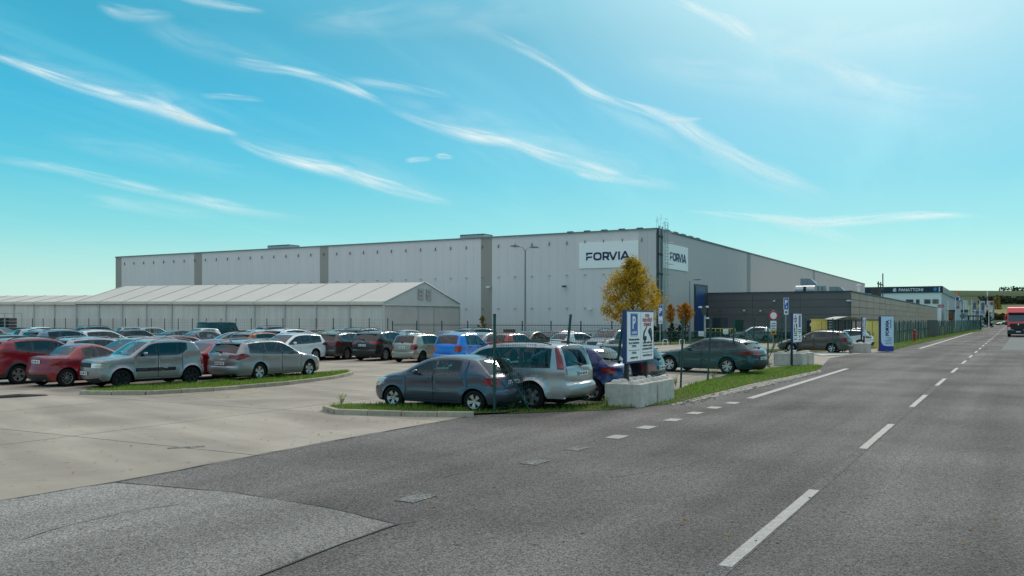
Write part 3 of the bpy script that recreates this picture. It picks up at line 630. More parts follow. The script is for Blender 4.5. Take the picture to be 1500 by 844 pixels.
def concrete_mat(name, base):
    m = bpy.data.materials.new(name); m.use_nodes = True; t = m.node_tree; b = t.nodes['Principled BSDF']; N = t.nodes.new; L = t.links.new
    g = N('ShaderNodeNewGeometry'); oi = N('ShaderNodeObjectInfo')
    def noise(sc, det, dist=0., mp=None):
        n = N('ShaderNodeTexNoise'); n.inputs['Scale'].default_value = sc; n.inputs['Detail'].default_value = det; n.inputs['Distortion'].default_value = dist; L(mp or g.outputs['Position'], n.inputs[0]); return n.outputs[0]
    def mrn(x, a, c_, lo, hi):
        r = N('ShaderNodeMapRange'); r.inputs[1].default_value = a; r.inputs[2].default_value = c_; r.inputs[3].default_value = lo; r.inputs[4].default_value = hi; L(x, r.inputs[0]); return r.outputs[0]
    def mul(a, c_):
        r = N('ShaderNodeMath'); r.operation = 'MULTIPLY'; L(a, r.inputs[0]); L(c_, r.inputs[1]); return r.outputs[0]
    m0 = N('ShaderNodeMapping'); m0.inputs['Rotation'].default_value = (0, 0, -A_U + .3); L(g.outputs['Position'], m0.inputs[0]); mp = N('ShaderNodeMapping'); mp.inputs['Scale'].default_value = (.12, 1, 1); L(m0.outputs[0], mp.inputs[0])
    s = mul(mul(mrn(noise(.35, 7, .6), .35, .65, .84, 1.12), mrn(noise(1.1, 5, .3, mp.outputs[0]), .36, .66, .88, 1.1)), mul(mrn(noise(40, 3), .3, .7, .90, 1.1), mrn(oi.outputs['Random'], 0, 1, .94, 1.05)))
    sp = mrn(noise(6, 2), .66, .72, 1, .72); s = mul(s, sp)
    cr_ = N('ShaderNodeVectorMath'); cr_.operation = 'SCALE'; cr_.inputs[0].default_value = base; L(s, cr_.inputs['Scale']); L(cr_.outputs[0], b.inputs['Base Color'])
    b.inputs['Roughness'].default_value = .85; b.inputs['Specular IOR Level'].default_value = .08
    return m
M_LOT = concrete_mat('lot_concrete', (.345, .297, .247))
M_BLOCK = mat('cast_concrete', (.64, .575, .51), .85, noise=(5, .3), streak=.55, bump=(30, .4, .01))
M_KERB = mat('kerb_concrete', (.44, .37, .29), .85, noise=(6, .35), bump=(40, .3, .005), vary=.12)
M_LINE = mat('road_paint', (.29, .28, .265), .7, noise=(9, .35), speck=(70, .35))
M_LINEW = mat('road_paint_worn', (.21, .205, .195), .75, noise=(7, .5), speck=(60, .6))
M_GHOST = mat('road_paint_ghost', (.135, .13, .125), .8, noise=(4, .3), speck=(62, .6))
M_YEL = mat('bay_paint', (.50, .40, .14), .7, noise=(3, .35))
M_GRASSG = mat('grass_soil', (.055, .085, .022), .95, noise=(3, .5, (.10, .085, .045)))
M_FIELD = mat('field_green', (.060, .095, .030), .95, noise=(.05, .5, (.085, .10, .045)))
M_DIRT = mat('rubble_verge', (.36, .33, .28), .95, noise=(4, .4), speck=(18, .45), bump=(25, .8, .03))
M_CRACK = mat('joint_tar', (.02, .02, .02), .7)
EXPAND = 60
ground = sheet('ground', [(-9000, -300), (9000, -300), (9000, 30000), (-9000, 30000)], -.06, M_FIELD)
# parking lot bed and its cast slabs
def P2(a, b): return UV * a + VV * b
lotp = [Vector((-4.5, -2, 0)), Vector((-60, -2, 0)), Vector((-150, 60, 0)), Vector((-95, 150, 0)), Vector((-13, 101, 0)), Vector((47, 66, 0)), Vector((31, 48, 0)), Vector((6, 22, 0))]
lot = sheet('parking_lot', lotp, -.018, M_CRACK)
S_ = 5.6; sl_bm = MB(); sl_bm.box((0, 0, -.008), (S_ - .035, S_ - .035, .016), rz=A_U); slab_me = sl_bm.mesh('concrete_slab', [M_LOT])
def inp(pl, p):
    return bool(inpoly([(q[0], q[1]) for q in pl], np.array([p[0]]), np.array([p[1]]))[0])
far_sl = MB(); ns = 0
for i in range(-9, 26):
    for j in range(-6, 30):
        p = P2(i * S_ + 1.6, j * S_ + 2.2)
        if p.y < 1 or not inp(lotp, p): continue
        s = p.x / max(p.y, .1)
        if p.y < 46 and -.80 < s < .45 and p.y > 5: obj('concrete_slab', slab_me, lot, loc=(p.x, p.y, 0)); ns += 1
        else: far_sl.box((p.x, p.y, -.008), (S_ - .035, S_ - .035, .016), rz=A_U)
fs_ = far_sl.build('concrete_slab', [M_LOT], lot); fs_['kind'] = 'stuff'
# the road
edge = [(1500, 466), (1484, 471), (1440, 484), (1400, 491.5), (1338, 505), (1300, 515), (1250, 519), (1215, 525), (1203, 538), (1185, 549), (1120, 565), (1040, 582), (985, 592), (890, 601), (760, 606), (700, 608)]
def GX(p): return G(p[0], max(p[1], 469.2))
roadl = [G(1483, 470.3)] + [GX(p) for p in edge[2:]] + [G(480, 648), G(170, 707), G(0, 735), G(-320, 789), G(-900, 900), Vector((-14, 2, 0)), Vector((-14, -60, 0))]
rl = G(1483, 470.3)
roadr = [Vector((rl.x + 60, rl.y, 0)), Vector((18, -60, 0)), ]
cl0 = G(1196, 716); cl1 = G(1371, 566); CD = (cl1 - cl0).normalized(); CN = Vector((CD.y, -CD.x, 0))
rr0 = cl0 + CN * 7.2
roadr = [rr0 + CD * 1300, rr0 - CD * 40]
roadl[0] = cl0 + CD * 1300 - CN * 4.1
road = sheet('road', roadl[:1] + roadl[1:] + [roadr[1], roadr[0]], .008, M_ASPH)
apron = sheet('concrete_apron', [G(1466, 513), G(1481, 494), G(1500, 494) + CN * 20, G(1500, 514) + CN * 14], .013, mat('apron_concrete', (.20, .205, .20), .8, noise=(.8, .25)))
patch = sheet('asphalt_patch', [G(2, 735.5), G(90, 720), G(172, 708.3), G(240, 714), G(350, 724), G(420, 734), G(480, 745), G(535, 758), G(582, 770), G(480, 806), G(380, 846), G(250, 905), G(60, 1010), G(-900, 1150), G(-900, 905)], .013, M_ASPH2)
def strip(name, pts, w, z, m, kind='structure', jitter=0.):
    mb = MB(); pts = [Vector(p) for p in pts]
    if jitter:
        q = []
        for a, b in zip(pts[:-1], pts[1:]):
            n = max(2, int((b - a).length / .25)); q += [a.lerp(b, k / n) + Vector((random.uniform(-1, 1), random.uniform(-1, 1), 0)) * jitter for k in range(n)]
        pts = q + [pts[-1]]
    L = []
    for i, p in enumerate(pts):
        d = (pts[min(i + 1, len(pts) - 1)] - pts[max(i - 1, 0)]).normalized(); n = Vector((d.y, -d.x, 0)); ww = w * (random.uniform(.5, 1.3) if jitter else 1) / 2
        L += [p - n * ww + Vector((0, 0, z)), p + n * ww + Vector((0, 0, z))]
    mb.add(L, [(2 * i, 2 * i + 2, 2 * i + 3, 2 * i + 1)[::-1] for i in range(len(pts) - 1)])
    o = mb.build(name, [m]); o['kind'] = kind; return o
strip('tar_seam', [G(0, 735), G(170, 707.5), G(480, 648), G(700, 608.5)], .035, .017, M_CRACK, jitter=.02)
strip('tar_seam', [G(172, 708.3), G(240, 714), G(350, 724), G(480, 745), G(582, 770), G(612, 765)], .022, .018, M_CRACK, jitter=.012)
strip('tar_seam', [G(582, 770), G(480, 806), G(380, 846), G(250, 905)], .028, .018, M_CRACK, jitter=.012)
# centre line: worn dashes, older line showing faintly between them
def dash(a, b, w, z, m, name='road_marking'):
    d = (b - a).normalized(); n = Vector((d.y, -d.x, 0)) * w / 2; Z = Vector((0, 0, z))
    mb = MB(); k = 14; vs = []
    for i in range(k + 1):
        p = a.lerp(b, i / k); j1, j2 = random.uniform(-.008, .008), random.uniform(-.008, .008)
        vs += [p - n * (1 + j1 / w) + Z, p + n * (1 + j2 / w) + Z]
    mb.add(vs, [(2 * i, 2 * i + 1, 2 * i + 3, 2 * i + 2) for i in range(k)]); o = mb.build(name, [m]); o['kind'] = 'structure'; return o
per = (G(1306, 621) - G(1196, 716)).length; ln = (G(1196, 716) - G(1062, 832)).length
c_near = G(1062, 832); cdir = (G(1400, 541.5) - c_near).normalized()
strip('worn_centre_line', [c_near - cdir * 3, c_near + cdir * 300], .17, .0125, M_GHOST)
for k in range(-1, 50):
    a = c_near + cdir * (per * k); dash(a, a + cdir * ln * .96, .13, .016, M_LINE if k < 14 else M_LINE)
dash(G(1098, 584.5), G(1241, 540.5), .22, .016, M_LINE)
dash(G(1347, 511), G(1444, 481.5), .24, .016, M_LINE); dash(G(1444, 481.5), cl0 + CD * 1200 - CN * 3.7, .24, .016, M_LINE)
dd = (G(1073, 591) - G(904, 641)).normalized()
for (x, y, m) in [(1073, 591, M_LINE), (1046, 598, M_LINE), (1018, 606, M_LINE), (986, 616, M_LINE), (947, 627, M_LINE), (904, 641, M_LINE), (846, 658, M_LINEW), (784, 678, M_LINEW), (610, 731, M_LINEW)]:
    p = G(x, y); dash(p - dd * .26, p + dd * .26, .30, .016, m)
for a, b in [((285, 578), (333, 582)), ((333, 582), (386, 572)), ((530, 563), (590, 560)), ((245, 657), (300, 654))]:
    strip('bay_marking', [G(*a), G(*b)], .10 if a[1] < 600 else .16, .004, M_YEL if a[1] < 600 else M_LINEW)
# kerbed grass islands and the verge along the fence
def blades(name, poly, dens, h=(.04, .10), mats=None, parent=None, z=0., weeds=0, bend=.5):
    xs = [p[0] for p in poly]; ys = [p[1] for p in poly]; A = (max(xs) - min(xs)) * (max(ys) - min(ys)); n = int(A * dens)
    P = np.random.rand(n, 2) * [max(xs) - min(xs), max(ys) - min(ys)] + [min(xs), min(ys)]
    k = inpoly([(p[0], p[1]) for p in poly], P[:, 0], P[:, 1]); P = P[k]; n = len(P)
    cl = np.sin(P[:, 0] * 3.1 + 1.3 * np.sin(P[:, 1] * 2.3)) * np.cos(P[:, 1] * 2.7 + np.sin(P[:, 0] * 1.9))
    keepp = np.random.rand(n) < (.60 + .40 * cl); P = P[keepp]; cl = cl[keepp]; n = len(P)
    hh = np.random.uniform(h[0], h[1], n) * (1 + .45 * cl); th = np.random.uniform(0, 6.283, n); w = np.random.uniform(.006, .012, n) * 1.3
    lean = np.random.uniform(0, bend, n) * hh; la = np.random.uniform(0, 6.283, n)
    V = np.zeros((n, 3, 3)); c, s = np.cos(th) * w, np.sin(th) * w
    V[:, 0] = np.stack([P[:, 0] - c, P[:, 1] - s, np.full(n, z)], 1); V[:, 1] = np.stack([P[:, 0] + c, P[:, 1] + s, np.full(n, z)], 1)
    V[:, 2] = np.stack([P[:, 0] + lean * np.cos(la), P[:, 1] + lean * np.sin(la), z + hh], 1)
    me = bpy.data.meshes.new(name); me.from_pydata(V.reshape(-1, 3).tolist(), [], np.arange(3 * n).reshape(-1, 3).tolist())
    for m in mats: me.materials.append(m)
    me.polygons.foreach_set('material_index', np.random.choice(len(mats), n, p=[.56, .24, .20][:len(mats)] if len(mats) == 3 else None)); me.update()
    o = obj(name, me, parent); o['kind'] = 'stuff'; return o
def leafmat(name, col, tr=.45, noise=None):
    m = bpy.data.materials.new(name); m.use_nodes = True; t = m.node_tree; t.nodes.clear(); N = t.nodes.new; L = t.links.new
    o = N('ShaderNodeOutputMaterial'); d = N('ShaderNodeBsdfDiffuse'); tl = N('ShaderNodeBsdfTranslucent'); mx_ = N('ShaderNodeMixShader'); mx_.inputs[0].default_value = tr
    L(d.outputs[0], mx_.inputs[1]); L(tl.outputs[0], mx_.inputs[2]); L(mx_.outputs[0], o.inputs[0])
    d.inputs[0].default_value = (*col, 1); tl.inputs[0].default_value = (*[min(c * 1.25, 1) for c in col], 1)
    if noise:
        g = N('ShaderNodeNewGeometry'); n = N('ShaderNodeTexNoise'); n.inputs['Scale'].default_value = noise[0]; n.inputs['Detail'].default_value = 3; L(g.outputs['Position'], n.inputs[0])
        r = N('ShaderNodeValToRGB'); L(n.outputs[0], r.inputs[0]); cols = noise[1]; e = r.color_ramp.elements
        for i, c in enumerate(cols):
            x = .3 + .4 * i / (len(cols) - 1)
            if i == 0: q = e[0]; q.position = x
            elif i == len(cols) - 1: q = e[len(e) - 1]; q.position = x
            else: q = e.new(x)
            q.color = (*c, 1)
        L(r.outputs[0], d.inputs[0]); L(r.outputs[0], tl.inputs[0])
    return m
GR = [leafmat('grass_green', (.115, .23, .03)), leafmat('grass_lush', (.18, .30, .045)), leafmat('grass_straw', (.30, .27, .10))]
def island(name, poly_px, dens, z=.05):
    poly = [G(*p) for p in poly_px]
    o = sheet(name, poly, z, M_GRASSG); blades('grass', poly, dens, mats=GR, parent=o, z=z); return poly, o
def kerbs(parent, pts, h=.12, w=.14, ln=1.0):
    pts = [Vector(p) for p in pts]; seg = []; 
    cum = [0]
    for a, b in zip(pts[:-1], pts[1:]): cum.append(cum[-1] + (b - a).length)
    def at(s):
        for i in range(len(cum) - 1):
            if s <= cum[i + 1] or i == len(cum) - 2: return pts[i].lerp(pts[i + 1], (s - cum[i]) / max(cum[i + 1] - cum[i], 1e-6))
    n = max(1, round(cum[-1] / ln)); st = cum[-1] / n
    mb = MB(); mb.box((0, 0, (h - .03) / 2), (st - .012, w, h + .03)); 
    me = mb.mesh('kerb_stone', [M_KERB]); b = bmesh.new(); b.from_mesh(me); bmesh.ops.bevel(b, geom=b.edges[:], offset=.012, segments=1, affect='EDGES'); b.to_mesh(me); b.free()
    for k in range(n):
        a, b2 = at(st * k), at(st * (k + 1)); d = b2 - a
        o = obj('kerb_stone', me, parent, loc=((a + b2) / 2 + Vector((0, 0, random.uniform(-.006, .006)))), rz=math.atan2(d.y, d.x) + random.uniform(-.01, .01)); o.scale.x = d.length / st
ipA = [(118, 577), (200, 578), (300, 573), (420, 563), (490, 554), (517, 548), (510, 545), (480, 546), (400, 552), (300, 561), (200, 567), (130, 572)]
pA, oA = island('grass_island', ipA, 520)
kerbs(oA, [G(x, y + 1) for x, y in ipA[:7]])
ipB = [(475, 602), (480, 605), (600, 608.5), (690, 609), (740, 607), (762, 603), (700, 597), (600, 594), (510, 594), (484, 597)]
pB, oB = island('grass_island', ipB, 520)
kerbs(oB, [G(486, 597), G(476, 600), G(477, 604), G(490, 606.5), G(600, 610), G(694, 611)], ln=.9)
vA = [(740, 607.5), (820, 604), (890, 601.5), (985, 592.5), (985, 575), (930, 575), (890, 590), (820, 596), (760, 600)]
pC, oC = island('grass_verge', vA, 360, .019)
vB = [(985, 592), (1020, 583), (1100, 563), (1160, 551), (1198, 543), (1205, 536), (1165, 536), (1140, 538), (1075, 548), (1025, 560), (985, 574)]
pD, oD = island('grass_verge', vB, 380, .019)
vC = [(1300, 515), (1338, 505.5), (1400, 492), (1440, 484.5), (1430, 483), (1380, 490), (1320, 500), (1290, 507), (1285, 514)]
poly = [G(*p) for p in vC]; o = sheet('grass_verge', poly, .03, M_GRASSG); blades('grass', poly, 60, (.06, .16), GR, o, .03)
for q in ([(1100, 517), (1240, 514.5), (1242, 511.5), (1100, 512.5)], [(925, 508), (1000, 504), (1120, 503), (1120, 501), (1000, 502), (925, 505)]):
    poly = [G(*p) for p in q]; o = sheet('grass_verge', poly, .03, M_GRASSG); blades('grass', poly, 60, (.05, .12), GR, o, .03)
# rubble strip between asphalt and verge
sheet('gravel_shoulder', [G(1205, 545), G(1120, 566), G(1040, 584), G(985, 594.5), G(975, 592.5), G(1010, 581), G(1100, 559), G(1195, 539.5)], .014, M_DIRT)
sheet('entrance_kerb_strip', [G(1185, 517.5), G(1245, 516), G(1243, 520), G(1203, 522)], .03, mat('pale_concrete', (.5, .49, .44), .8, noise=(3, .2)))
pb = MB()
pp = [G(1205, 545), G(1120, 566), G(1040, 584), G(985, 594)]
for k in range(260):
    t = random.random() * 3; i = int(t); p = pp[i].lerp(pp[i + 1], t - i) + Vector((random.uniform(-.5, .3), random.uniform(-.3, .3), .016)); r = random.uniform(.012, .04)
    pb.box(p, (r * 1.6, r, r), M=Matrix.Rotation(random.random() * 6, 4, 'Z') @ Matrix.Rotation(random.uniform(-.5, .5), 4, 'X'))
o = pb.build('pebbles', [mat('pebble_grey', (.34, .32, .28), .9, noise=(8, .4))]); o['kind'] = 'stuff'
# weeds with tall stalks by the kerb and the fence
def weed(p, h=.35, n=9, label=None):
    m = MB(); q = MB()
    for k in range(n):
        a = random.uniform(0, 6.28); l = random.uniform(.1, .45) * h; t = Vector((math.cos(a) * l, math.sin(a) * l, random.uniform(.6, 1) * h))
        m.tube(p, p + t, .004, .002, 3, False)
        for j in range(5):
            f = random.uniform(.3, 1); c = p + t * f; b_ = random.uniform(0, 6.28); s = random.uniform(.02, .05)
            q.add([c, c + Vector((math.cos(b_), math.sin(b_), .4)) * s, c + Vector((math.cos(b_ + .8), math.sin(b_ + .8), .7)) * s], [(0, 1, 2)])
    r = empty('weed_plant', p); m2 = m.build('stem', [GR[2]], r); m2.matrix_parent_inverse = Matrix.Translation(-p); q2 = q.build('leaf', [GR[1]], r); q2.matrix_parent_inverse = Matrix.Translation(-p); q2['kind'] = 'stuff'
    return r
for (x, y, h, l) in [(500, 594, .30, 'tall weeds sprouting at the tip of the kerbed grass strip beside the dark blue hatchback'), (748, 602, .55, 'dry branching weeds between the fence brace and the dark blue hatchback'), (888, 599, .35, 'small weeds with yellow flowers against the left end of the lettered board\'s concrete blocks'),
                     (990, 566, .4, 'dry weeds behind the right end of the near concrete blocks'), (1045, 556, .45, 'dead brown weeds at the fence beside the dark teal estate car'), (1128, 540, .5, 'brown weed clump at the fence left of the middle concrete block')]:
    tag(weed(G(x, y), h, 16), l, 'plant', 'weeds along the verge')
# fallen leaves and grit, hairline cracks
mb = MB(); lf = MB()
for k in range(420):
    if k % 3 == 0: p = G(random.uniform(-50, 700), random.uniform(585, 700))
    elif k % 3 == 1: q_ = random.choice([(760, 607), (860, 604), (985, 594), (1100, 566), (600, 612), (480, 610), (300, 578), (420, 566)]); p = G(q_[0] + random.uniform(-60, 60), q_[1] + random.uniform(2, 9))
    else: p = G(random.uniform(600, 1500), random.uniform(560, 800))
    s_ = random.uniform(.015, .04); a_ = random.uniform(0, 6.28); z_ = Vector((0, 0, .022)); u_ = Vector((math.cos(a_), math.sin(a_), .2)) * s_; w_ = Vector((-math.sin(a_), math.cos(a_), .1)) * s_ * .6
    (lf if k % 2 else mb).add([p + z_ - u_, p + z_ + w_, p + z_ + u_, p + z_ - w_ * .8], [(0, 1, 2, 3)])
o = mb.build('fallen_leaves', [leafmat('leaf_litter', (.30, .17, .05), .2)]); o['kind'] = 'stuff'
o = lf.build('grit', [mat('grit_grey', (.22, .21, .19), .9)]); o['kind'] = 'stuff'
for pts in ([(30, 792), (110, 770), (180, 752), (262, 741)], [(900, 700), (960, 690), (1040, 672)], [(1310, 700), (1340, 664), (1352, 652)], [(650, 700), (700, 688), (780, 684)], [(1420, 610), (1438, 590), (1445, 560)]):
    strip('hairline_crack', [G(*q) for q in pts], .012, .0185, M_CRACK, jitter=.03)
# rubber bump on the lot
m = MB(); a, b = G(-30, 585), G(72, 579.5); d = (b - a).normalized(); m.lathe([(.001, 0), (.07, .1), (.10, 1.0), (.10, (b - a).length - .8), (.04, (b - a).length - .1), (.001, (b - a).length)], M=Matrix.Translation(a) @ d.to_track_quat('Z', 'Y').to_matrix().to_4x4(), n=12)
tag(m.build('rubber_bump', [M_BLK], smooth=True), 'black rubber bump lying on the concrete at the left edge before the red car', 'speed bump')
# far hill with fields
def hz(X, Y):
    s = X / max(Y, 1); f = min(max((s - .30) / .16, 0), 1); f = f * f * (3 - 2 * f); t = min(max((Y - 420) / 2000, 0), 1); t = t * t * (3 - 2 * t)
    return -.1 + f * (10 * min(max((Y - 380) / 500, 0), 1) + 66 * t) + f * 2.2 * math.sin(X / 310) * t
def terr(name, y0, y1, s0, s1, m, dz=0., n=(26, 30), zj=0):
    mb = MB(); vs = []
    for i in range(n[0] + 1):
        Y = y0 + (y1 - y0) * i / n[0]
        for j in range(n[1] + 1):
            X = (s0 + (s1 - s0) * j / n[1]) * Y; vs.append((X, Y, hz(X, Y) + dz + (random.uniform(0, zj) if zj else 0)))
    k = n[1] + 1; mb.add(vs, [(i * k + j, i * k + j + 1, (i + 1) * k + j + 1, (i + 1) * k + j) for i in range(n[0]) for j in range(n[1])])
    o = mb.build(name, [m], smooth=True); o['kind'] = 'structure'; return o
terr('hill', 385, 2700, .28, 1.1, mat('hill_meadow', (.052, .085, .036), .95, noise=(.012, .45, (.040, .055, .026))), n=(60, 60))
terr('stubble_field', 560, 700, .52, .9, mat('stubble', (.26, .20, .085), .95, noise=(.05, .25)), .5)
terr('green_field', 702, 800, .52, .9, mat('young_crop', (.12, .16, .05), .95, noise=(.05, .3)), .5)
terr('ploughed_field', 1250, 1500, .50, 1.0, mat('dark_meadow', (.045, .075, .028), .95, noise=(.02, .3)), .6)
def wood(name, x0, x1, Y, hgt, dep, m, n, label):
    mb = MB(); 
    for k in range(n):
        Y1 = Y + random.uniform(0, dep); s = ((x0 + (x1 - x0) * random.random()) - 750) / FPX; X = s * Y1; h = hgt * random.uniform(.6, 1.1); z0 = hz(X, Y1)
        for q in range(9):
            c = Vector((X + random.uniform(-.6, .6) * h, Y1 + random.uniform(-.5, .5) * h, z0 + h * random.uniform(.05, .85))); r = h * random.uniform(.08, .24)
            vs = [c + Vector((random.gauss(0, 1), random.gauss(0, 1), random.gauss(0, 1))).normalized() * r * random.uniform(.6, 1.2) for _ in range(9)]
            mb.add(vs, [tuple(random.sample(range(9), 3)) for _ in range(14)])
    o = mb.build(name, [m]); tag(o, label, 'woodland', kind='stuff'); return o
M_WOOD = leafmat('wood_dark', (.035, .050, .022), .2, (.15, [(.045, .06, .035), (.08, .085, .045), (.10, .08, .05)]))
wood('hedgerow', 1440, 1900, 840, 8, 26, M_WOOD, 520, 'dark bare hedgerow along the top of the pale fields')
wood('woodland', 1468, 1720, 2050, 12, 70, M_WOOD, 300, 'dark wood near the crest of the far hill')
wood('hedgerow', 1452, 1800, 470, 4.2, 14, leafmat('hedge_green', (.04, .06, .02), .2, (.3, [(.03, .05, .015), (.08, .08, .03)])), 240, 'low green hedge where the road ends, below the stubble field')
# high cirrus streaks, at their altitude
CZ = 1500.0
NCL = [0]
def skyp(px, py):
    e = (HOR - py) / FPX; Z = CZ + NCL[0] * 9; Y = Z / e; return Vector(((px - 750) / FPX * Y, Y, Z + CAMH))
mc = bpy.data.materials.new('cirrus'); mc.use_nodes = True; t = mc.node_tree; t.nodes.clear(); N = t.nodes.new; Lk = t.links.new
uvn = N('ShaderNodeUVMap'); sp = N('ShaderNodeSeparateXYZ'); Lk(uvn.outputs[0], sp.inputs[0])
mpp = N('ShaderNodeMapping'); mpp.inputs['Scale'].default_value = (.0095, 2.6, 1); Lk(uvn.outputs[0], mpp.inputs[0])
nn = N('ShaderNodeTexNoise'); nn.inputs['Scale'].default_value = 1.0; nn.inputs['Detail'].default_value = 7; nn.inputs['Roughness'].default_value = .55; nn.inputs['Distortion'].default_value = .8; Lk(mpp.outputs[0], nn.inputs[0])
def mth(op, a, b=None, c=None, clamp=False):
    n = N('ShaderNodeMath'); n.operation = op; n.use_clamp = clamp
    for i, v in enumerate((a, b, c)):
        if v is None: continue
        if isinstance(v, (int, float)): n.inputs[i].default_value = v
        else: Lk(v, n.inputs[i])
    return n.outputs[0]
fr = mth('FRACT', sp.outputs[1]); v2 = mth('MULTIPLY_ADD', fr, 2.0, -1.0)
wob = mth('MULTIPLY_ADD', nn.outputs[0], 1.3, -.65); v3 = mth('ADD', v2, wob)
pr = mth('SUBTRACT', 1.0, mth('MULTIPLY', v3, v3), clamp=True); pr = mth('MULTIPLY', mth('POWER', pr, 2.3), mth('SUBTRACT', 1.0, mth('POWER', mth('ABSOLUTE', v2), 4), clamp=True))
at = N('ShaderNodeAttribute'); at.attribute_name = 'cirrus_amount'
rr_ = N('ShaderNodeMapRange'); rr_.inputs[1].default_value = .34; rr_.inputs[2].default_value = .66; rr_.inputs[3].default_value = .18; Lk(nn.outputs[0], rr_.inputs[0])
al = mth('MULTIPLY', mth('MULTIPLY', mth('MULTIPLY', pr, 1.0), rr_.outputs[0]), at.outputs['Fac'], clamp=True)
ads = N('ShaderNodeBsdfTranslucent'); ads.inputs[0].default_value = (.80, .82, .82, 1); nv = N('ShaderNodeCombineXYZ'); Lk(nv.outputs[0], ads.inputs[1])   # ice crystals scatter forward: light the sheet as if it faced the sun
for i_ in range(3): nv.inputs[i_].default_value = -sd[i_]
tr = N('ShaderNodeBsdfTransparent'); ms = N('ShaderNodeMixShader'); Lk(al, ms.inputs[0]); Lk(tr.outputs[0], ms.inputs[1]); Lk(ads.outputs[0], ms.inputs[2]); om = N('ShaderNodeOutputMaterial'); Lk(ms.outputs[0], om.inputs[0])
def cloud(pts, den=1.0):
    NCL[0] += 1; pts = [np.array(p, float) for p in pts]; q = catmull(pts, 6); n = len(q); vs = []; uv = []; de = []; s = random.uniform(0, 900)
    for i in range(n):
        d = q[min(i + 1, n - 1)][:2] - q[max(i - 1, 0)][:2]; d /= np.linalg.norm(d); nr = np.array([-d[1], d[0]])
        if i: s += np.linalg.norm(q[i][:2] - q[i - 1][:2])
        t = i / (n - 1); f = min(1, 4 * t, 4 * (1 - t)) * den * (.85 + .15 * math.sin(i * .6))
        for k in (-1, -.5, 0, .5, 1):
            p = q[i][:2] + nr * q[i][2] * 1.2 * k; vs.append(skyp(p[0], min(p[1], HOR - 40))); uv.append((s, (k + 1) / 2 * .999)); de.append(f)
    fs = [(i * 5 + j, i * 5 + j + 1, (i + 1) * 5 + j + 1, (i + 1) * 5 + j) for i in range(n - 1) for j in range(4)]
    me = bpy.data.meshes.new('cloud'); me.from_pydata(vs, [], fs); me.materials.append(mc)
    ul = me.uv_layers.new(name='UVMap'); idx = np.empty(len(me.loops), int); me.loops.foreach_get('vertex_index', idx); ul.data.foreach_set('uv', np.array(uv)[idx].ravel())
    a = me.attributes.new('cirrus_amount', 'FLOAT', 'POINT'); a.data.foreach_set('value', de)
    o = obj('cloud', me); o['kind'] = 'structure'; o.visible_shadow = True; return o
for pts, den in [
    ([(-40, 72, 5), (0, 85, 7), (60, 106, 9), (120, 128, 10), (180, 144, 12), (235, 160, 14), (300, 184, 9), (352, 200, 4)], 1.0),
    ([(240, 160, 5), (290, 178, 8), (350, 198, 5)], .9),
    ([(332, 200, 6), (380, 222, 9), (440, 240, 10), (500, 252, 13), (550, 268, 13), (610, 286, 10), (668, 300, 5)], 1.0),
    ([(340, 88, 9), (380, 97, 10), (430, 105, 8), (480, 118, 9), (530, 138, 8), (572, 157, 4)], .8),
    ([(562, 158, 4), (620, 180, 8), (690, 200, 12), (750, 210, 10), (800, 228, 12), (850, 243, 13), (920, 263, 12), (1010, 278, 8)], 1.0),
    ([(840, 252, 4), (870, 260, 6), (905, 265, 4)], .9),
    ([(-30, 232, 8), (90, 248, 9), (170, 268, 10), (260, 288, 10), (340, 305, 12), (460, 324, 8)], .55),
    ([(120, 290, 10), (200, 302, 14), (330, 318, 10)], .3),
    ([(660, 28, 12), (720, 50, 12), (775, 76, 10), (828, 108, 7), (862, 132, 12), (900, 148, 8), (950, 163, 10), (995, 182, 16), (1035, 205, 15), (1085, 232, 12), (1130, 255, 13), (1165, 268, 12), (1225, 294, 6)], .85),
    ([(965, 175, 3), (1000, 176, 5), (1030, 174, 3)], .6),
    ([(850, 140, 14), (960, 190, 20), (1100, 250, 26), (1230, 300, 20)], .30),
    ([(980, -5, 8), (1030, 18, 10), (1080, 40, 16), (1115, 70, 6)], .85),
    ([(1110, 72, 10), (1180, 82, 12), (1250, 115, 24), (1330, 140, 22), (1450, 150, 14)], .45),
    ([(1000, 308, 4), (1100, 318, 7), (1200, 326, 9), (1300, 320, 9), (1380, 316, 6), (1450, 317, 3)], .9),
    ([(1110, 318, 8), (1180, 332, 15), (1260, 356, 8)], .45),
    ([(255, -6, 6), (310, 6, 8), (390, 18, 5)], .6), ([(140, 5, 8), (185, 22, 14), (260, 24, 8)], .4),
    ([(592, 236, 4), (612, 234, 5), (636, 233, 3)], .7), ([(636, 229, 3), (650, 229, 6), (665, 231, 3)], .8),
    ([(290, 140, 5), (340, 142, 6), (390, 148, 4)], .5), ([(500, 114, 8), (580, 126, 10), (665, 143, 6)], .45),
    ([(-20, 70, 22), (120, 118, 30), (260, 158, 34), (370, 205, 20)], .20), ([(330, 195, 14), (450, 228, 26), (560, 262, 30), (690, 300, 16)], .20), ([(540, 140, 14), (680, 182, 30), (820, 218, 34), (1000, 270, 22)], .22), ([(420, 40, 16), (600, 30, 34), (820, 20, 30)], .20), ([(60, 200, 14), (220, 230, 22), (420, 270, 16)], .16),
    ([(200, 30, 20), (300, 70, 24), (420, 108, 14)], .22), ([(1050, 60, 30), (1250, 60, 40), (1480, 30, 30)], .25), ([(900, 90, 25), (1150, 130, 34), (1400, 190, 30)], .22)]:
    cloud(pts, den)
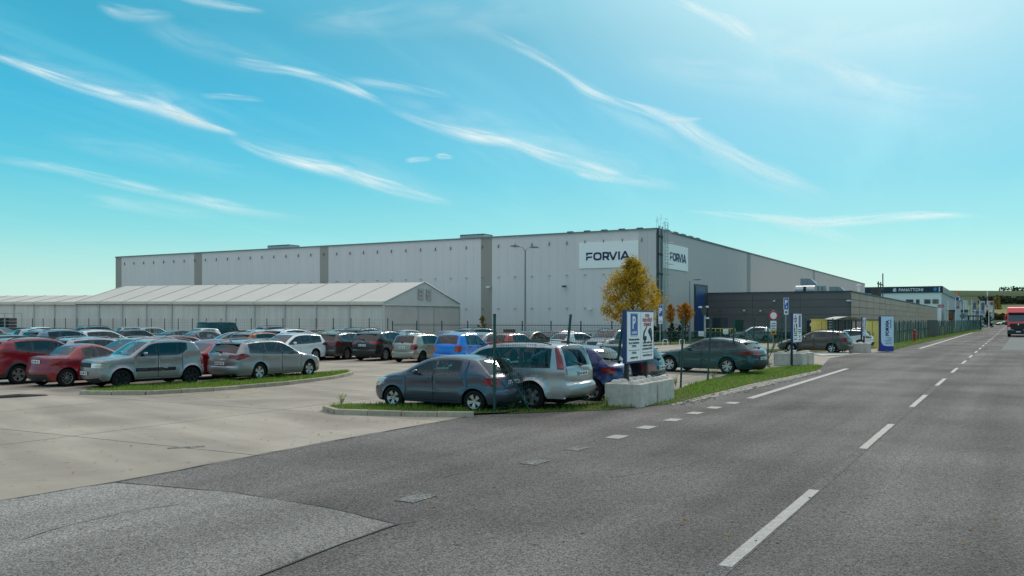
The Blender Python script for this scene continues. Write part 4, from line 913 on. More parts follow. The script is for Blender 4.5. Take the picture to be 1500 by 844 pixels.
# ------------------------------------------------------------------ buildings
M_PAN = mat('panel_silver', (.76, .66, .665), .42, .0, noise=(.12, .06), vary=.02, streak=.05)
M_PAN2 = mat('panel_silver_corner', (.60, .54, .54), .45, .0, vary=.03, streak=.10)
M_BAND = mat('panel_taupe', (.36, .30, .27), .5, .1, vary=.03)
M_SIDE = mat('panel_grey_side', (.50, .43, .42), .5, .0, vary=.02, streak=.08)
M_ANX = mat('panel_anthracite', (.155, .133, .137), .5, .1, vary=.04, noise=(.4, .15))
M_ANXR = mat('panel_bronze', (.48, .30, .24), .5, .1, vary=.08, noise=(.3, .2))
M_STEEL = mat('galvanised', (.42, .44, .45), .45, .7, noise=(3, .2))
M_DSTEEL = mat('dark_steel', (.06, .065, .07), .5, .3)
M_WHITE = mat('white_sheet', (.74, .76, .78), .5)
M_SIGN = mat('sign_white', (.93, .89, .89), .45)
M_NAVY = mat('logo_navy', (.012, .018, .09), .5)
M_BLUE = mat('sign_blue', (.03, .09, .38), .45)
M_INK = mat('print_black', (.015, .015, .018), .6)
M_RED = mat('print_red', (.42, .02, .03), .5)
M_YELL = mat('cabin_yellow', (.80, .58, .15), .55, noise=(1.5, .12))
M_GREEN = mat('fence_green', (.010, .060, .045), .45, vary=.1)
M_WIN = mat('window_glass', (.03, .045, .06), .05, spec=.8, coat=.5)
def font_mesh(s, size, sx=1.0, extr=.004, bold=0., align='LEFT'):
    c = bpy.data.curves.new('lettering', 'FONT'); c.body = s; c.size = size; c.extrude = extr; c.offset = bold; c.align_x = align; c.resolution_u = 2
    o = bpy.data.objects.new('lettering', c); me = bpy.data.meshes.new_from_object(o); bpy.data.objects.remove(o)
    if sx != 1:
        for v in me.vertices: v.co.x *= sx
    return me
def frame(right, up, at):
    r = Vector(right).normalized(); u = Vector(up).normalized(); n = r.cross(u); M = Matrix((r, u, n)).transposed().to_4x4(); M.translation = at; return M
def letter(s, size, at, right, m, parent, sx=1.0, bold=0., align='LEFT', up=(0, 0, 1), extr=.004, fit=None):
    me = font_mesh(s, size, sx, extr, bold, align)
    if fit:
        xs = [v.co.x for v in me.vertices]; k = fit / (max(xs) - min(xs))
        for v in me.vertices: v.co.x *= k
    me.materials.append(m); o = obj('lettering', me, parent)
    o.matrix_basis = frame(right, up, at); o.matrix_parent_inverse = (Matrix.Translation(parent.location) @ parent.rotation_euler.to_matrix().to_4x4()).inverted() if parent else Matrix.Identity(4); return o
def wobj(mb, name, m, parent, root_inv, **k):
    o = mb.build(name, m, parent, **k); o.matrix_parent_inverse = root_inv; return o
C0 = Vector((16.3, 98.6, 0)); HB = 12.5; LB = 93.3
def tL(px): s = (px - 750) / FPX; return (C0.x - C0.y * s) / (.874 + .486 * s)
def tR(px, o=C0): s = (px - 750) / FPX; return (o.y * s - o.x) / (.486 - .874 * s)
hall = empty('warehouse', C0); tag(hall, 'long silver-grey panelled warehouse with FORVIA lettering on both sides of its corner', 'warehouse')
HI = Matrix.Translation(-C0)
NL = -VV; NR = -UV                     # outward normals of the left and the right facade
def walls(name, a, b, h, m, th=.3, z0=0, parent=hall, inv=HI, n=None):
    mb = MB(); d = (b - a); L = d.length; c = (a + b) / 2 + Vector((0, 0, z0 + h / 2)); mb.box(c - (n or Vector((0, 0, 0))) * th / 2, (L, th, h), rz=math.atan2(d.y, d.x)); return wobj(mb, name, m, parent, inv)
back = C0 + UV * LB
walls('wall', C0 - VV * -.3, back + VV * .3, HB - .2, [M_PAN], .4, n=NL)
RL = 176.0
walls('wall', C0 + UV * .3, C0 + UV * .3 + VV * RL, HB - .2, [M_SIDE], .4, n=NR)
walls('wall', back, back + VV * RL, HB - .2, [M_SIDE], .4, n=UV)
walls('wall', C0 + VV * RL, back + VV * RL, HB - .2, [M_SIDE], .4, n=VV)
rf = MB(); q = [C0, back, back + VV * RL, C0 + VV * RL]; mid = [(C0 + VV * RL / 2), (back + VV * RL / 2)]
Zr = Vector((0, 0, HB - .35)); rf.add([p + Zr for p in q] + [p + Zr + Vector((0, 0, .25)) for p in mid], [(0, 4, 5, 1), (4, 3, 2, 5)]); wobj(rf, 'roof', [mat('roof_membrane', (.35, .35, .34), .8)], hall, HI)
# facade panels: left facade, one box each, grouped by tone
tones = [(170, 178.5, M_BAND), (285, 296.5, M_BAND), (469, 481.5, M_BAND), (705, 721, M_BAND), (936, 962, M_PAN2)]
def tone(t):
    for a, b, m in tones:
        if tL(b) - .01 <= t <= tL(a) + .01: return m
    return M_PAN
cuts = sorted({0.0, LB} | {round(tL(b), 3) for a, b, m in tones if b < 961} | {round(tL(a), 3) for a, b, m in tones if a > 171})
PME = {}
for c0_, c1_ in zip(cuts[:-1], cuts[1:]):
    m = tone((c0_ + c1_) / 2); n = max(1, round((c1_ - c0_) / 1.15)) if m is not M_BAND else 1; w = (c1_ - c0_) / n
    key = (round(w, 3), m.name)
    if key not in PME:
        mb = MB(); mb.box((0, 0, (HB - .1) / 2), (w - .010, .04, HB - .1)); PME[key] = mb.mesh('wall_panel', [m])
    for k in range(n):
        p = C0 + UV * (c0_ + w * (k + .5)) + NL * .045
        o = obj('wall_panel', PME[key], hall, rz=A_U); o.matrix_parent_inverse = HI; o.location = p
# right facade: wide bays
tonesR = [(1093, 1098.5), (1190, 1193)]; cR = [0.0]
for a, b in tonesR: cR += [tR(a), tR(b)]
cR += [RL]
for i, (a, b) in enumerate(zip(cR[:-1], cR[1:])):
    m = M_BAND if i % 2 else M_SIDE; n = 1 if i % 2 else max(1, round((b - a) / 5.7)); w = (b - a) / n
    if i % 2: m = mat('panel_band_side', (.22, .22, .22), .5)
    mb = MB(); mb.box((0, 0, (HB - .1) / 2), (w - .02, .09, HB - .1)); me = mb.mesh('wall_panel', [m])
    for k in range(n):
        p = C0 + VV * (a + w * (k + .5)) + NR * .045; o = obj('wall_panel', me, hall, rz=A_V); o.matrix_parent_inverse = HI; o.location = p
# coping along the roof edge
def barw(a, b, w, h, m, name, parent=hall, inv=HI, off=0):
    mb = MB(); d = b - a; mb.box((a + b) / 2, (d.length, w, h), rz=math.atan2(d.y, d.x)); return wobj(mb, name, m, parent, inv)
Zt = Vector((0, 0, HB)); M_COP = mat('coping_grey', (.20, .20, .20), .6)
barw(C0 + NL * .06 + Zt, back + NL * .06 + Zt, .28, .16, [M_COP], 'coping'); barw(C0 + NR * .06 + Zt, C0 + NR * .06 + VV * RL + Zt, .28, .16, [M_COP], 'coping')
# hooks in rows on the left facade
hm = MB(); hm.box((0, 0, 0), (.05, .14, .36)).box((.06, -.08, -.17), (.24, .08, .06)); hook = hm.mesh('hook_bracket', [mat('hook_grey', (.20, .20, .205), .6)])
hs_ = MB(); hs_.box((0, 0, 0), (.28, .10, .05)); hook2 = hs_.mesh('hook_bracket', [mat('hook_grey', (.20, .20, .205), .6)])
k = 0; t = 1.7
while t < LB - 1:
    for z, me in ((HB - 1.15, hook), (HB - 5.0, hook2), (HB - 8.9, hook2)):
        if z < 5 and t > 36: continue
        o = obj('hook_bracket', me, hall, rz=A_U); o.matrix_parent_inverse = HI; o.location = C0 + UV * t + NL * .16 + Vector((0, 0, z))
    t += 2.35
# sign panels
def sign_panel(a_t, b_t, z0, z1, org, dr, nr, sx, right):
    p0 = org + dr * a_t; p1 = org + dr * b_t; mb = MB(); d = p1 - p0; mb.box((p0 + p1) / 2 + nr * .16 + Vector((0, 0, (z0 + z1) / 2)), (d.length, .06, z1 - z0), rz=math.atan2(d.y, d.x))
    s = mb.build('sign_panel', [M_SIGN], None); return s
def zL(px, py): return CAMH + (HOR - py) / FPX * (C0 + UV * tL(px)).y
sp1 = empty('company_sign', C0 + UV * tL(936) + NL * .12); tag(sp1, 'white FORVIA lettered panel on the left facade behind the yellow tree top', 'sign', 'FORVIA panels on the warehouse')
sp2 = empty('company_sign', C0 + VV * tR(973) + NR * .12); tag(sp2, 'white FORVIA lettered panel on the right facade beside the roof ladder', 'sign', 'FORVIA panels on the warehouse')
def forvia(root, start, right, nrm, W_, z0, z1, x0, x1, zb_, zt_):
    inv = Matrix.Translation(-root.location); right = Vector(right)
    mb = MB(); c = start + right * W_ / 2 + nrm * .13 + Vector((0, 0, (z0 + z1) / 2)); mb.box(c, (W_, .08, z1 - z0), rz=math.atan2(right.y, right.x)); wobj(mb, 'panel', [M_SIGN], root, inv)
    H = zt_ - zb_; w = x1 - x0; st = .22 * H; base = start + nrm * .175 + Vector((0, 0, zb_))
    def poly(pts, x): 
        mb = MB(); mb.prism([(x + a, b) for a, b in pts], base, right, (0, 0, 1), nrm, .03); wobj(mb, 'lettering', [M_NAVY], root, inv)
    def strokes(lines, x, sc, ws=st):
        mb = MB()
        for (a, b) in lines:
            A = Vector((x + a[0] * sc, a[1] * H)); B = Vector((x + b[0] * sc, b[1] * H)); d = (B - A).normalized(); n = Vector((-d.y, d.x)) * ws / 2
            mb.prism([tuple(A - n), tuple(B - n), tuple(B + n), tuple(A + n)], base, right, (0, 0, 1), nrm, .03)
        wobj(mb, 'lettering', [M_NAVY], root, inv)
    cw = w / 6.35; h5 = .11
    def ring(cx, rx, x, gap=None):
        pts = []
        n = 28
        for rxx, ryy in ((rx, .5), (rx - st / 1.0, .5 - st / H)):
            pts.append([(cx + rxx * math.copysign(abs(math.cos(t)) ** .62, math.cos(t)), (.5 + ryy * math.copysign(abs(math.sin(t)) ** .62, math.sin(t))) * H) for t in np.linspace(0, 2 * math.pi, n, endpoint=False)])
        mb = MB()
        for i in range(n):
            j = (i + 1) % n; mb.prism([pts[0][i], pts[0][j], pts[1][j], pts[1][i]], base + right * x, right, (0, 0, 1), nrm, .03)
        wobj(mb, 'lettering', [M_NAVY], root, inv)
    x = x0
    # F with a cut double bar
    poly([(0, .62 * H), (0, H), (cw * 1.0, H), (cw * .86, .80 * H), (.22 * cw, .80 * H), (.22 * cw, .62 * H)], x)
    poly([(0, 0), (0, .54 * H), (cw * .92, .54 * H), (cw * .96, .70 * H), (cw * .86, .70 * H), (cw * .86, .62 * H), (.0, .62 * H), (0, .54 * H), (cw * .92, .54 * H), (cw * .80, .34 * H), (.22 * cw, .34 * H), (.20 * cw, .10 * H)][:1] + [(0, .52 * H), (cw * .93, .52 * H), (cw * .80, .33 * H), (.22 * cw, .33 * H), (.20 * cw, .10 * H)], x)
    ring(cw * .62, cw * .60, x + cw * 1.05)
    xr = x + cw * 2.42
    strokes([((.11, 0), (.11, 1)), ((0, h5 * 8.2), (.72, h5 * 8.2)), ((0, .40), (.72, .40)), ((.80, .34), (.80, .96)), ((.50, .40), (.90, 0))], xr, cw)
    strokes([((.08, 1), (.58, 0)), ((.58, 0), (1.08, 1))], x + cw * 3.35, cw)
    strokes([((.1, 0), (.1, 1))], x + cw * 4.68, cw)
    strokes([((0, 0), (.56, 1)), ((.56, 1), (1.12, 0)), ((.25, .28), (.9, .28))], x + cw * 5.08, cw)
ta, tb_ = tL(849), tL(936); W1 = ta - tb_
forvia(sp1, C0 + UV * ta, -UV, NL, W1, zL(936, 391), zL(936, 352), (W1 * .125), (W1 * .865), zL(893, 381), zL(893, 369.2))
ra, rb_ = tR(967), tR(1006); W2 = rb_ - ra
zz = lambda px, py: CAMH + (HOR - py) / FPX * (C0 + VV * tR(px)).y
forvia(sp2, C0 + VV * ra, VV, NR, W2, zz(1006, 398), zz(1006, 363.5), W2 * .30, W2 * .92, zz(990, 383.5), zz(990, 371.5))
# pipes, caged ladder and aerials at the corner
lad = empty('roof_ladder', C0 + VV * 2.2 + NR * .5); tag(lad, 'tall galvanised cage ladder climbing the warehouse corner', 'ladder'); LI = Matrix.Translation(-lad.location)
b0 = C0 + VV * 1.9 + NR * .35
for s in (0, .5):
    mb = MB(); p = b0 + VV * s * 2; mb.tube(p + Vector((0, 0, 1)), p + Vector((0, 0, HB + .9)), .04, n=6); wobj(mb, 'rail', [M_STEEL], lad, LI)
for i in range(36):
    mb = MB(); z = 1.2 + i * .36; mb.tube(b0 + Vector((0, 0, z)), b0 + VV + Vector((0, 0, z)), .025, n=5); wobj(mb, 'rung', [M_STEEL], lad, LI)
for i in range(9):
    z = 2.6 + i * 1.2; mb = MB(); pts = [b0 + VV * .5 + (VV * math.cos(a) * .55 + NR * math.sin(a) * .85) + Vector((0, 0, z)) for a in np.linspace(math.pi, 0, 8)]; mb.path(pts, .022, 5); wobj(mb, 'cage_hoop', [M_STEEL], lad, LI)
gt = empty('rainwater_pipe', C0 + NR * .3); tag(gt, 'pair of dark rainwater pipes down the warehouse corner', 'drainpipe'); GI = Matrix.Translation(-gt.location)
mb = MB(); mb.box(C0 + VV * .35 + NR * .2 + Vector((0, 0, HB / 2)), (.9, .3, HB), rz=A_V); wobj(mb, 'duct', [M_DSTEEL], gt, GI)
for s in (.05, 1.1): mb = MB(); mb.tube(C0 + VV * s + NR * .32 + Vector((0, 0, 0)), C0 + VV * s + NR * .32 + Vector((0, 0, HB + .3)), .10, n=8); wobj(mb, 'pipe', [M_STEEL], gt, GI)
for z in (3, 5.2, 7.4, 9.6, 11.6): mb = MB(); mb.box(C0 + VV * .35 + NR * .36 + Vector((0, 0, z)), (1.4, .12, .22), rz=A_V); wobj(mb, 'clamp', [M_INK], gt, GI)
for i, (s, h, lean) in enumerate([(.1, 1.2, 0), (.9, 1.5, -.25), (1.3, 1.8, .1), (1.8, 1.1, .3)]):
    mb = MB(); p = C0 + VV * s + Vector((0, 0, HB)); mb.tube(p, p + Vector((lean, 0, h)), .016, n=5).tube(p + Vector((lean * .6 - .2, 0, h * .7)), p + Vector((lean * .6 + .2, 0, h * .7)), .012, n=4)
    tag(mb.build('roof_aerial', [M_STEEL]), ['short rod aerial at the corner of the warehouse roof', 'aerial leaning left on the warehouse corner', 'tallest aerial on the warehouse corner roof', 'aerial leaning right beside the ladder head'][i], 'antenna', 'aerials on the warehouse corner')
# rooftop louvred units
for px0, px1, hh, lab in ((378, 410, .45, 'far louvred roof unit on the left part of the warehouse roof'), (662, 698, .45, 'louvred roof unit on the middle of the warehouse roof')):
    c = C0 + UV * (tL(px0) + tL(px1)) / 2 + VV * 3 + Vector((0, 0, HB + .3)); L = abs(tL(px0) - tL(px1)); u = empty('roof_unit', c, A_U); tag(u, lab, 'roof unit', 'louvred roof units')
    mb = MB(); mb.box((0, 0, .15), (L, 2.2, hh * .8)); mb.build('housing', [M_STEEL], u)
    for k in range(6):
        mb = MB(); mb.box((-L / 2 + L * (k + .5) / 6, 1.12 if False else 0, .15 + hh * .5), (L / 6 - .12, 2.3, .12)); mb.build('slat', [M_DSTEEL], u)
for i in range(5):
    p = C0 + UV * (2.2 + i * 2.2) + VV * .6 + Vector((0, 0, HB + .15)); 
    mb = MB(); mb.box(p, (.7, .4, .22), rz=A_U); tag(mb.build('roof_vent', [M_DSTEEL]), ['first', 'second', 'third', 'fourth', 'fifth'][i] + ' low roof vent counted leftwards from the aerials on the warehouse edge', 'roof vent', 'low vents along the roof edge')
for i in range(5):
    p = C0 + VV * (5 + i * 3.0) + UV * .5 + Vector((0, 0, HB + .2)); 
    mb = MB(); mb.box(p, (1.3, .4, .26), rz=A_V); tag(mb.build('roof_hatch', [M_DSTEEL]), ['first', 'second', 'third', 'fourth', 'fifth'][i] + ' dark roof hatch counted rightwards from the ladder on the warehouse edge', 'roof hatch', 'hatches along the right roof edge')
# floodlights and alarm boxes on the facade
def wall_lamp(px, z, lab, side='L', m=M_WHITE):
    if side == 'L': p = C0 + UV * tL(px) + NL * .1; n = NL; rz = A_U
    else: p = C0 + VV * tR(px) + NR * .1; n = NR; rz = A_V
    r = empty('wall_light', p + Vector((0, 0, z))); I = Matrix.Translation(-r.location)
    mb = MB(); mb.box(r.location + n * .12, (.1, .24, .08), rz=rz); wobj(mb, 'bracket', [M_DSTEEL], r, I)
    mb = MB(); mb.box(r.location + n * .38 - Vector((0, 0, .06)), (.42, .36, .2), rz=rz); wobj(mb, 'lamp_head', [m], r, I); tag(r, lab, 'wall light', 'lights on the warehouse wall')
wall_lamp(829, zL(829, 419), 'dark floodlight on the left facade below the left FORVIA panel', m=M_DSTEEL)
wall_lamp(866, zL(866, 452), 'small white light on the warehouse wall left of the yellow tree')
wall_lamp(718, zL(718, 420), 'small light on the taupe strip of the warehouse wall right of the tent gable')
# big blue gate
g0, g1 = tR(1016.5), tR(1030); gz = 6.45
gate = empty('blue_gate', C0 + VV * g0); tag(gate, 'tall blue roller gate in the right facade with a dark reveal', 'gate'); GI = Matrix.Translation(-gate.location)
mb = MB(); mb.box(C0 + VV * (g0 + g1 + 1.2) / 2 + NR * .14 + Vector((0, 0, gz / 2 + .15)), (g1 - g0 + 1.7, .12, gz + .3), rz=A_V); wobj(mb, 'frame', [M_DSTEEL], gate, GI)
for k in range(9):
    mb = MB(); h = gz / 9; mb.box(C0 + VV * (g0 + g1) / 2 + NR * .22 + Vector((0, 0, h * (k + .5))), (g1 - g0 - .1, .06, h - .02), rz=A_V); wobj(mb, 'panel', [mat('gate_blue', (.015, .05, .16), .4)], gate, GI)
# ---- annex
A0 = Vector((25.9, 115.8, 0)); A1 = Vector((41.5, 107.1, 0)); HA = 5.75
anx = empty('office_annex', A1); tag(anx, 'low anthracite annex with a flat roof in front of the right end of the warehouse', 'building'); AI = Matrix.Translation(-A1)
LA = (A1 - A0).length; LR = 178.0
mb = MB(); mb.box((A0 + A1) / 2 + VV * 10 + Vector((0, 0, HA / 2 - .1)), (LA - .4, 19.8, HA - .4), rz=A_U); wobj(mb, 'wall', [M_ANX], anx, AI)
mb = MB(); mb.box(A1 + UV * 8.2 + VV * LR / 2 + Vector((0, 0, HA / 2 - .1)), (LR - .4, 16, HA - .4), rz=A_V); wobj(mb, 'wall', [M_ANXR], anx, AI)
rows = 6; rh = (HA - .25) / rows; nc = 3; pw = LA / nc; mb = MB(); mb.box((0, 0, 0), (pw - .03, .08, rh - .03)); pm = mb.mesh('wall_panel', [M_ANX])
for i in range(nc):
    for j in range(rows):
        o = obj('wall_panel', pm, anx, rz=A_U); o.matrix_parent_inverse = AI; o.location = A1 + UV * pw * (i + .5) - VV * .04 + Vector((0, 0, .12 + rh * (j + .5)))
pw2 = 7.4; mb = MB(); mb.box((0, 0, 0), (pw2 - .22, .08, rh - .05)); pm2 = mb.mesh('wall_panel', [M_ANXR])
for i in range(24):
    for j in range(rows):
        o = obj('wall_panel', pm2, anx, rz=A_V); o.matrix_parent_inverse = AI; o.location = A1 + VV * pw2 * (i + .5) + NR * .04 + Vector((0, 0, .12 + rh * (j + .5)))
barw(A0 - VV * .02 + Vector((0, 0, HA - .05)), A1 - VV * .02 + Vector((0, 0, HA - .05)), .34, .16, [M_DSTEEL], 'coping', anx, AI)
barw(A1 + NR * .02 + Vector((0, 0, HA - .05)), A1 + NR * .02 + VV * LR + Vector((0, 0, HA - .05)), .34, .16, [M_DSTEEL], 'coping', anx, AI)
def onA(px): s = (px - 750) / FPX; t = (A1.x - A1.y * s) / (.874 + .486 * s); return A1 + UV * t
def open_(name, px0, px1, z0, z1, m, fm=M_DSTEEL, mull=1):
    a, b = onA(px0), onA(px1); c = (a + b) / 2 - VV * .10 + Vector((0, 0, (z0 + z1) / 2)); L = (a - b).length
    mb = MB(); mb.box(c, (L, .12, z1 - z0), rz=A_U); f = wobj(mb, name, [fm], anx, AI)
    for k in range(mull):
        w = L / mull; mb = MB(); mb.box(a.lerp(b, (k + .5) / mull) - VV * .17 + Vector((0, 0, (z0 + z1) / 2)), (w - .12, .03, z1 - z0 - .12), rz=A_U); mb.build('pane' if m is M_WIN else 'leaf', [m], f)
open_('window', 1044, 1066, .2, 2.45, M_WIN, mull=2); open_('door', 1075, 1089, .05, 2.2, M_GREEN); open_('door', 1182, 1194, .05, 2.15, M_INK)
mb = MB(); mb.box(onA(1189) - VV * .22 + Vector((0, 0, 1.6)), (.35, .02, .4), rz=A_U); tag(mb.build('door_notice', [M_WHITE]), 'small white notice on the black door behind the brown car', 'notice')
for px, z, lab in ((1135, 4.6, 'tilted security camera on the anthracite wall near the top'), (1056, 3.4, 'small dark camera above the annex window'), (1091, 3.4, 'white camera on the annex wall right of the window'), (1115, 3.35, 'white camera on the middle of the annex wall'), (1244, 4.55, 'white twin floodlight on the corner of the annex')):
    r = empty('wall_camera', onA(px) - VV * .1 + Vector((0, 0, z))); I = Matrix.Translation(-r.location); mb = MB(); mb.box(r.location - VV * .15, (.06, .3, .06), rz=A_U); wobj(mb, 'bracket', [M_DSTEEL], r, I)
    mb = MB(); mb.box(r.location - VV * .38, (.2 if px < 1200 else .5, .3, .16), rz=A_U + .5); wobj(mb, 'camera_head', [M_WHITE if px > 1060 else M_DSTEEL], r, I); tag(r, lab, 'camera', 'cameras on the annex wall')
# plant on the annex roof
def roofthing(name, lab, px, py, Yf_, w, d, h, m=M_STEEL, rz=A_U, cat='roof unit'):
    p = Vector((X_(px, Yf_), Yf_, HA - .3)); r = empty(name, p, rz); tag(r, lab, cat, 'plant on the annex roof'); return r
r = roofthing('air_duct', 'grey horizontal air duct lying on the annex roof', 1180, 420, 122, 0, 0, 0)
mb = MB(); mb.tube((-1.3, 0, .75), (1.3, 0, .75), .75, n=16); mb.build('duct', [M_STEEL], r, smooth=True); mb = MB(); mb.box((0, 0, .75), (.35, 1.55, 1.2)); mb.build('clamp', [M_INK], r); mb = MB(); mb.box((0, 0, 0), (2.6, 1.2, .2)); mb.build('base', [M_DSTEEL], r)
for px, w, z, lab in ((1184, 1.9, 1.5, 'upper silver air intake with a slanted hood behind the roof duct'), (1227, 2.3, .3, 'silver air intake with a slanted hood near the annex corner')):
    r = roofthing('air_intake', lab, px, 412, 128, 0, 0, 0); M_H = mat('hood_silver', (.30, .33, .35), .4, .3)
    mb = MB(); mb.box((.5, 0, z + .65), (w * .5, 1.4, 1.25)); mb.build('housing', [M_H], r)
    mb = MB(); mb.prism([(0, 0), (0, 1.25), (.5, 1.15), (1.2, .5), (1.3, 0)], (-.0, -.7, z + .02), (-1, 0, 0), (0, 0, 1), (0, 1, 0), 1.4); mb.build('hood', [M_H], r); mb = MB()
    for x in (-.9, .9): mb.box((x, 0, z / 2), (.1, 1.2, z + .1))
    mb.build('stand', [M_DSTEEL], r)
for k, px in enumerate((1196, 1202, 1208)):
    r = roofthing('roof_cabinet', ['left', 'middle', 'right'][k] + ' narrow cabinet of three on the annex roof between the two hoods', px, 418, 124, 0, 0, 0)
    mb = MB(); mb.box((0, 0, .8), (.42, .8, 1.5)); mb.build('housing', [M_STEEL], r); mb = MB(); mb.box((0, -.42, .8), (.2, .04, 1.1)); mb.build('door', [M_DSTEEL], r)
e = C0 + VV * RL
r = empty('pipe_rack', A1 + VV * 42 + UV * 1.5); r.location.z = HA - .2; tag(r, 'steel pipe rack with rails on the annex roof beside the end of the warehouse', 'pipe rack'); I = Matrix.Identity(4)
for x in (0, 3.2, 6.4):
    mb = MB(); mb.tube((x * .486, x * .874, 0), (x * .486, x * .874, 3.0 if x < 6 else 4.6), .10, n=6); mb.build('post', [M_DSTEEL], r)
mb = MB(); mb.tube((-.5, -.9, 2.6), (3.4, 6.1, 2.6), .12, n=6).tube((-.5, -.9, 1.9), (3.4, 6.1, 1.9), .07, n=6).box((-1, -1.5, 1.0), (.7, 1.4, 1.9), rz=.5); mb.build('rail', [M_DSTEEL], r)
r = empty('vent_pipe', A1 + VV * 30 + UV * 3 + Vector((0, 0, HA - .2))); tag(r, 'white vent pipe with a cap standing on the annex roof', 'vent pipe')
mb = MB(); mb.tube((0, 0, 0), (0, 0, 1.9), .2, n=10); mb.build('pipe', [M_WHITE], r, smooth=True); mb = MB(); mb.tube((0, 0, 1.9), (0, 0, 2.15), .34, .25, 10); mb.build('cap', [M_WHITE], r)
# ---- marquee hall
M_TENTW = mat('tent_wall', (.86, .81, .77), .6, noise=(.5, .12), streak=.30, tr=.35)
M_TENTR = mat('tent_roof', (.84, .77, .69), .55, noise=(.25, .08), tr=.3)
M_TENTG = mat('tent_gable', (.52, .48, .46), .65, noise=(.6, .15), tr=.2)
T0 = Vector((X_(563, 88), 88, 0)); TB = 4.45; NT = 11; TW = 14.0; EH = 4.0; RH = 6.25; RIS = .010
tent = empty('storage_tent', T0); tag(tent, 'long white storage tent with a ribbed pale roof in front of the warehouse', 'tent'); TI = Matrix.Translation(-T0)
def tp(a, b, z): return T0 + UV * a + VV * b + Vector((0, 0, z + RIS * a))
wl = MB(); nx_, nz_ = 8, 1
def rumple(a0, a1, z0, z1, b, seed, sgn=-1):
    mb = MB(); vs = []; nx, nz = 12, 5; rnd = random.Random(seed)
    ph = [rnd.uniform(0, 6) for _ in range(3)]
    for i in range(nx + 1):
        for j in range(nz + 1):
            a = a0 + (a1 - a0) * i / nx; z = z0 + (z1 - z0) * j / nz; e_ = math.sin(math.pi * i / nx)
            d = e_ * (.05 * math.sin(9 * i / nx + ph[0] + j * .5) + .03 * math.sin(23 * i / nx + ph[1]) + .05)
            vs.append(tp(a, b + sgn * d, z))
    mb.add(vs, [(i * (nz + 1) + j, i * (nz + 1) + j + 1, (i + 1) * (nz + 1) + j + 1, (i + 1) * (nz + 1) + j) for i in range(nx) for j in range(nz)]); return mb
for k in range(NT):
    a0, a1 = k * TB, (k + 1) * TB
    wobj(rumple(a0 + .06, a1 - .06, 0, EH - .35, 0, k), 'wall_sheet', [M_TENTW], tent, TI, smooth=True)
    mb = MB(); ov = .12
    mb.add([tp(a0 + .03, -ov, EH), tp(a1 - .03, -ov, EH), tp(a1 - .03, TW / 2, RH), tp(a0 + .03, TW / 2, RH), tp(a1 - .03, TW + ov, EH), tp(a0 + .03, TW + ov, EH), tp((a0 + a1) / 2, TW / 4, (EH + RH) / 2 - .025), tp((a0 + a1) / 2, TW * .75, (EH + RH) / 2 - .025)],
           [(0, 1, 6), (1, 2, 6), (2, 3, 6), (3, 0, 6), (3, 2, 7), (2, 4, 7), (4, 5, 7), (5, 3, 7)])
    wobj(mb, 'roof_sheet', [M_TENTR], tent, TI)
for k in range(NT + 1):
    a = k * TB; mb = MB()
    mb.box(tp(a, -.10, EH / 2), (.14, .18, EH), rz=A_U); wobj(mb, 'post', [mat('tent_post', (.50, .49, .48), .6)], tent, TI)
    mb = MB(); P0, P1 = tp(a, -.14, EH + .03), tp(a, TW / 2, RH + .04); mb.tube(P0, P1, .04, n=4); wobj(mb, 'roof_rib', [mat('tent_seam', (.50, .47, .43), .6)], tent, TI)
mb = MB(); mb.box(tp(NT * TB / 2, -.16, EH - .10), (NT * TB, .06, .34), M=Matrix.Rotation(A_U, 4, 'Z') @ Matrix.Rotation(-math.atan(RIS), 4, 'Y')); wobj(mb, 'eave_flap', [M_TENTR], tent, TI)
mb = MB(); mb.box(tp(NT * TB / 2, -.17, EH - .36), (NT * TB, .08, .07), M=Matrix.Rotation(A_U, 4, 'Z') @ Matrix.Rotation(-math.atan(RIS), 4, 'Y')); wobj(mb, 'eave_rail', [M_DSTEEL], tent, TI)
# gable: three wall sheets, triangle, beam, vents
gx = [0, TW * .42, TW * .63, TW]
for i in range(3):
    mb = MB(); vs = []; n = 12
    for s in range(n + 1):
        b = gx[i] + .06 + (gx[i + 1] - gx[i] - .12) * s / n
        for j in range(4): vs.append(tp(-.02 - .05 * math.sin(s * 1.4 + j * (1.1 if i == 2 else .3)) * math.sin(math.pi * s / n), b, (EH - .3) * j / 3))
    mb.add(vs, [(s * 4 + j, (s + 1) * 4 + j, (s + 1) * 4 + j + 1, s * 4 + j + 1) for s in range(n) for j in range(3)]); wobj(mb, 'gable_sheet', [M_TENTG], tent, TI, smooth=True)
for b in gx[1:]: mb = MB(); mb.tube(tp(-.05, b, 0), tp(-.05, b, EH - .2), .07, n=6); wobj(mb, 'gable_post', [M_STEEL], tent, TI)
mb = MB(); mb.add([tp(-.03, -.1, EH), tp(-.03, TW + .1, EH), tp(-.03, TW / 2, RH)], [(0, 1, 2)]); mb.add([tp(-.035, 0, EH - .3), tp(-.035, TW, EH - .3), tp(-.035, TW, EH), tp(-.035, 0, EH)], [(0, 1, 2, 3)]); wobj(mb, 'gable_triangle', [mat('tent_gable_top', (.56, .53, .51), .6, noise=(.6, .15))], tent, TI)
mb = MB(); mb.tube(tp(-.08, 0, EH - .3), tp(-.08, TW, EH - .3), .07, n=6).tube(tp(-.08, -.1, EH), tp(-.08, TW / 2, RH + .03), .05, n=5).tube(tp(-.08, TW + .1, EH), tp(-.08, TW / 2, RH + .03), .05, n=5); wobj(mb, 'gable_beam', [M_STEEL], tent, TI)
for b in (TW / 2 - .75, TW / 2 + .75):
    for z in range(3):
        mb = MB(); mb.box(tp(-.12, b, EH + .55 + z * .42), (.95, .10, .30), rz=A_V); wobj(mb, 'vent_flap', [M_TENTG], tent, TI)
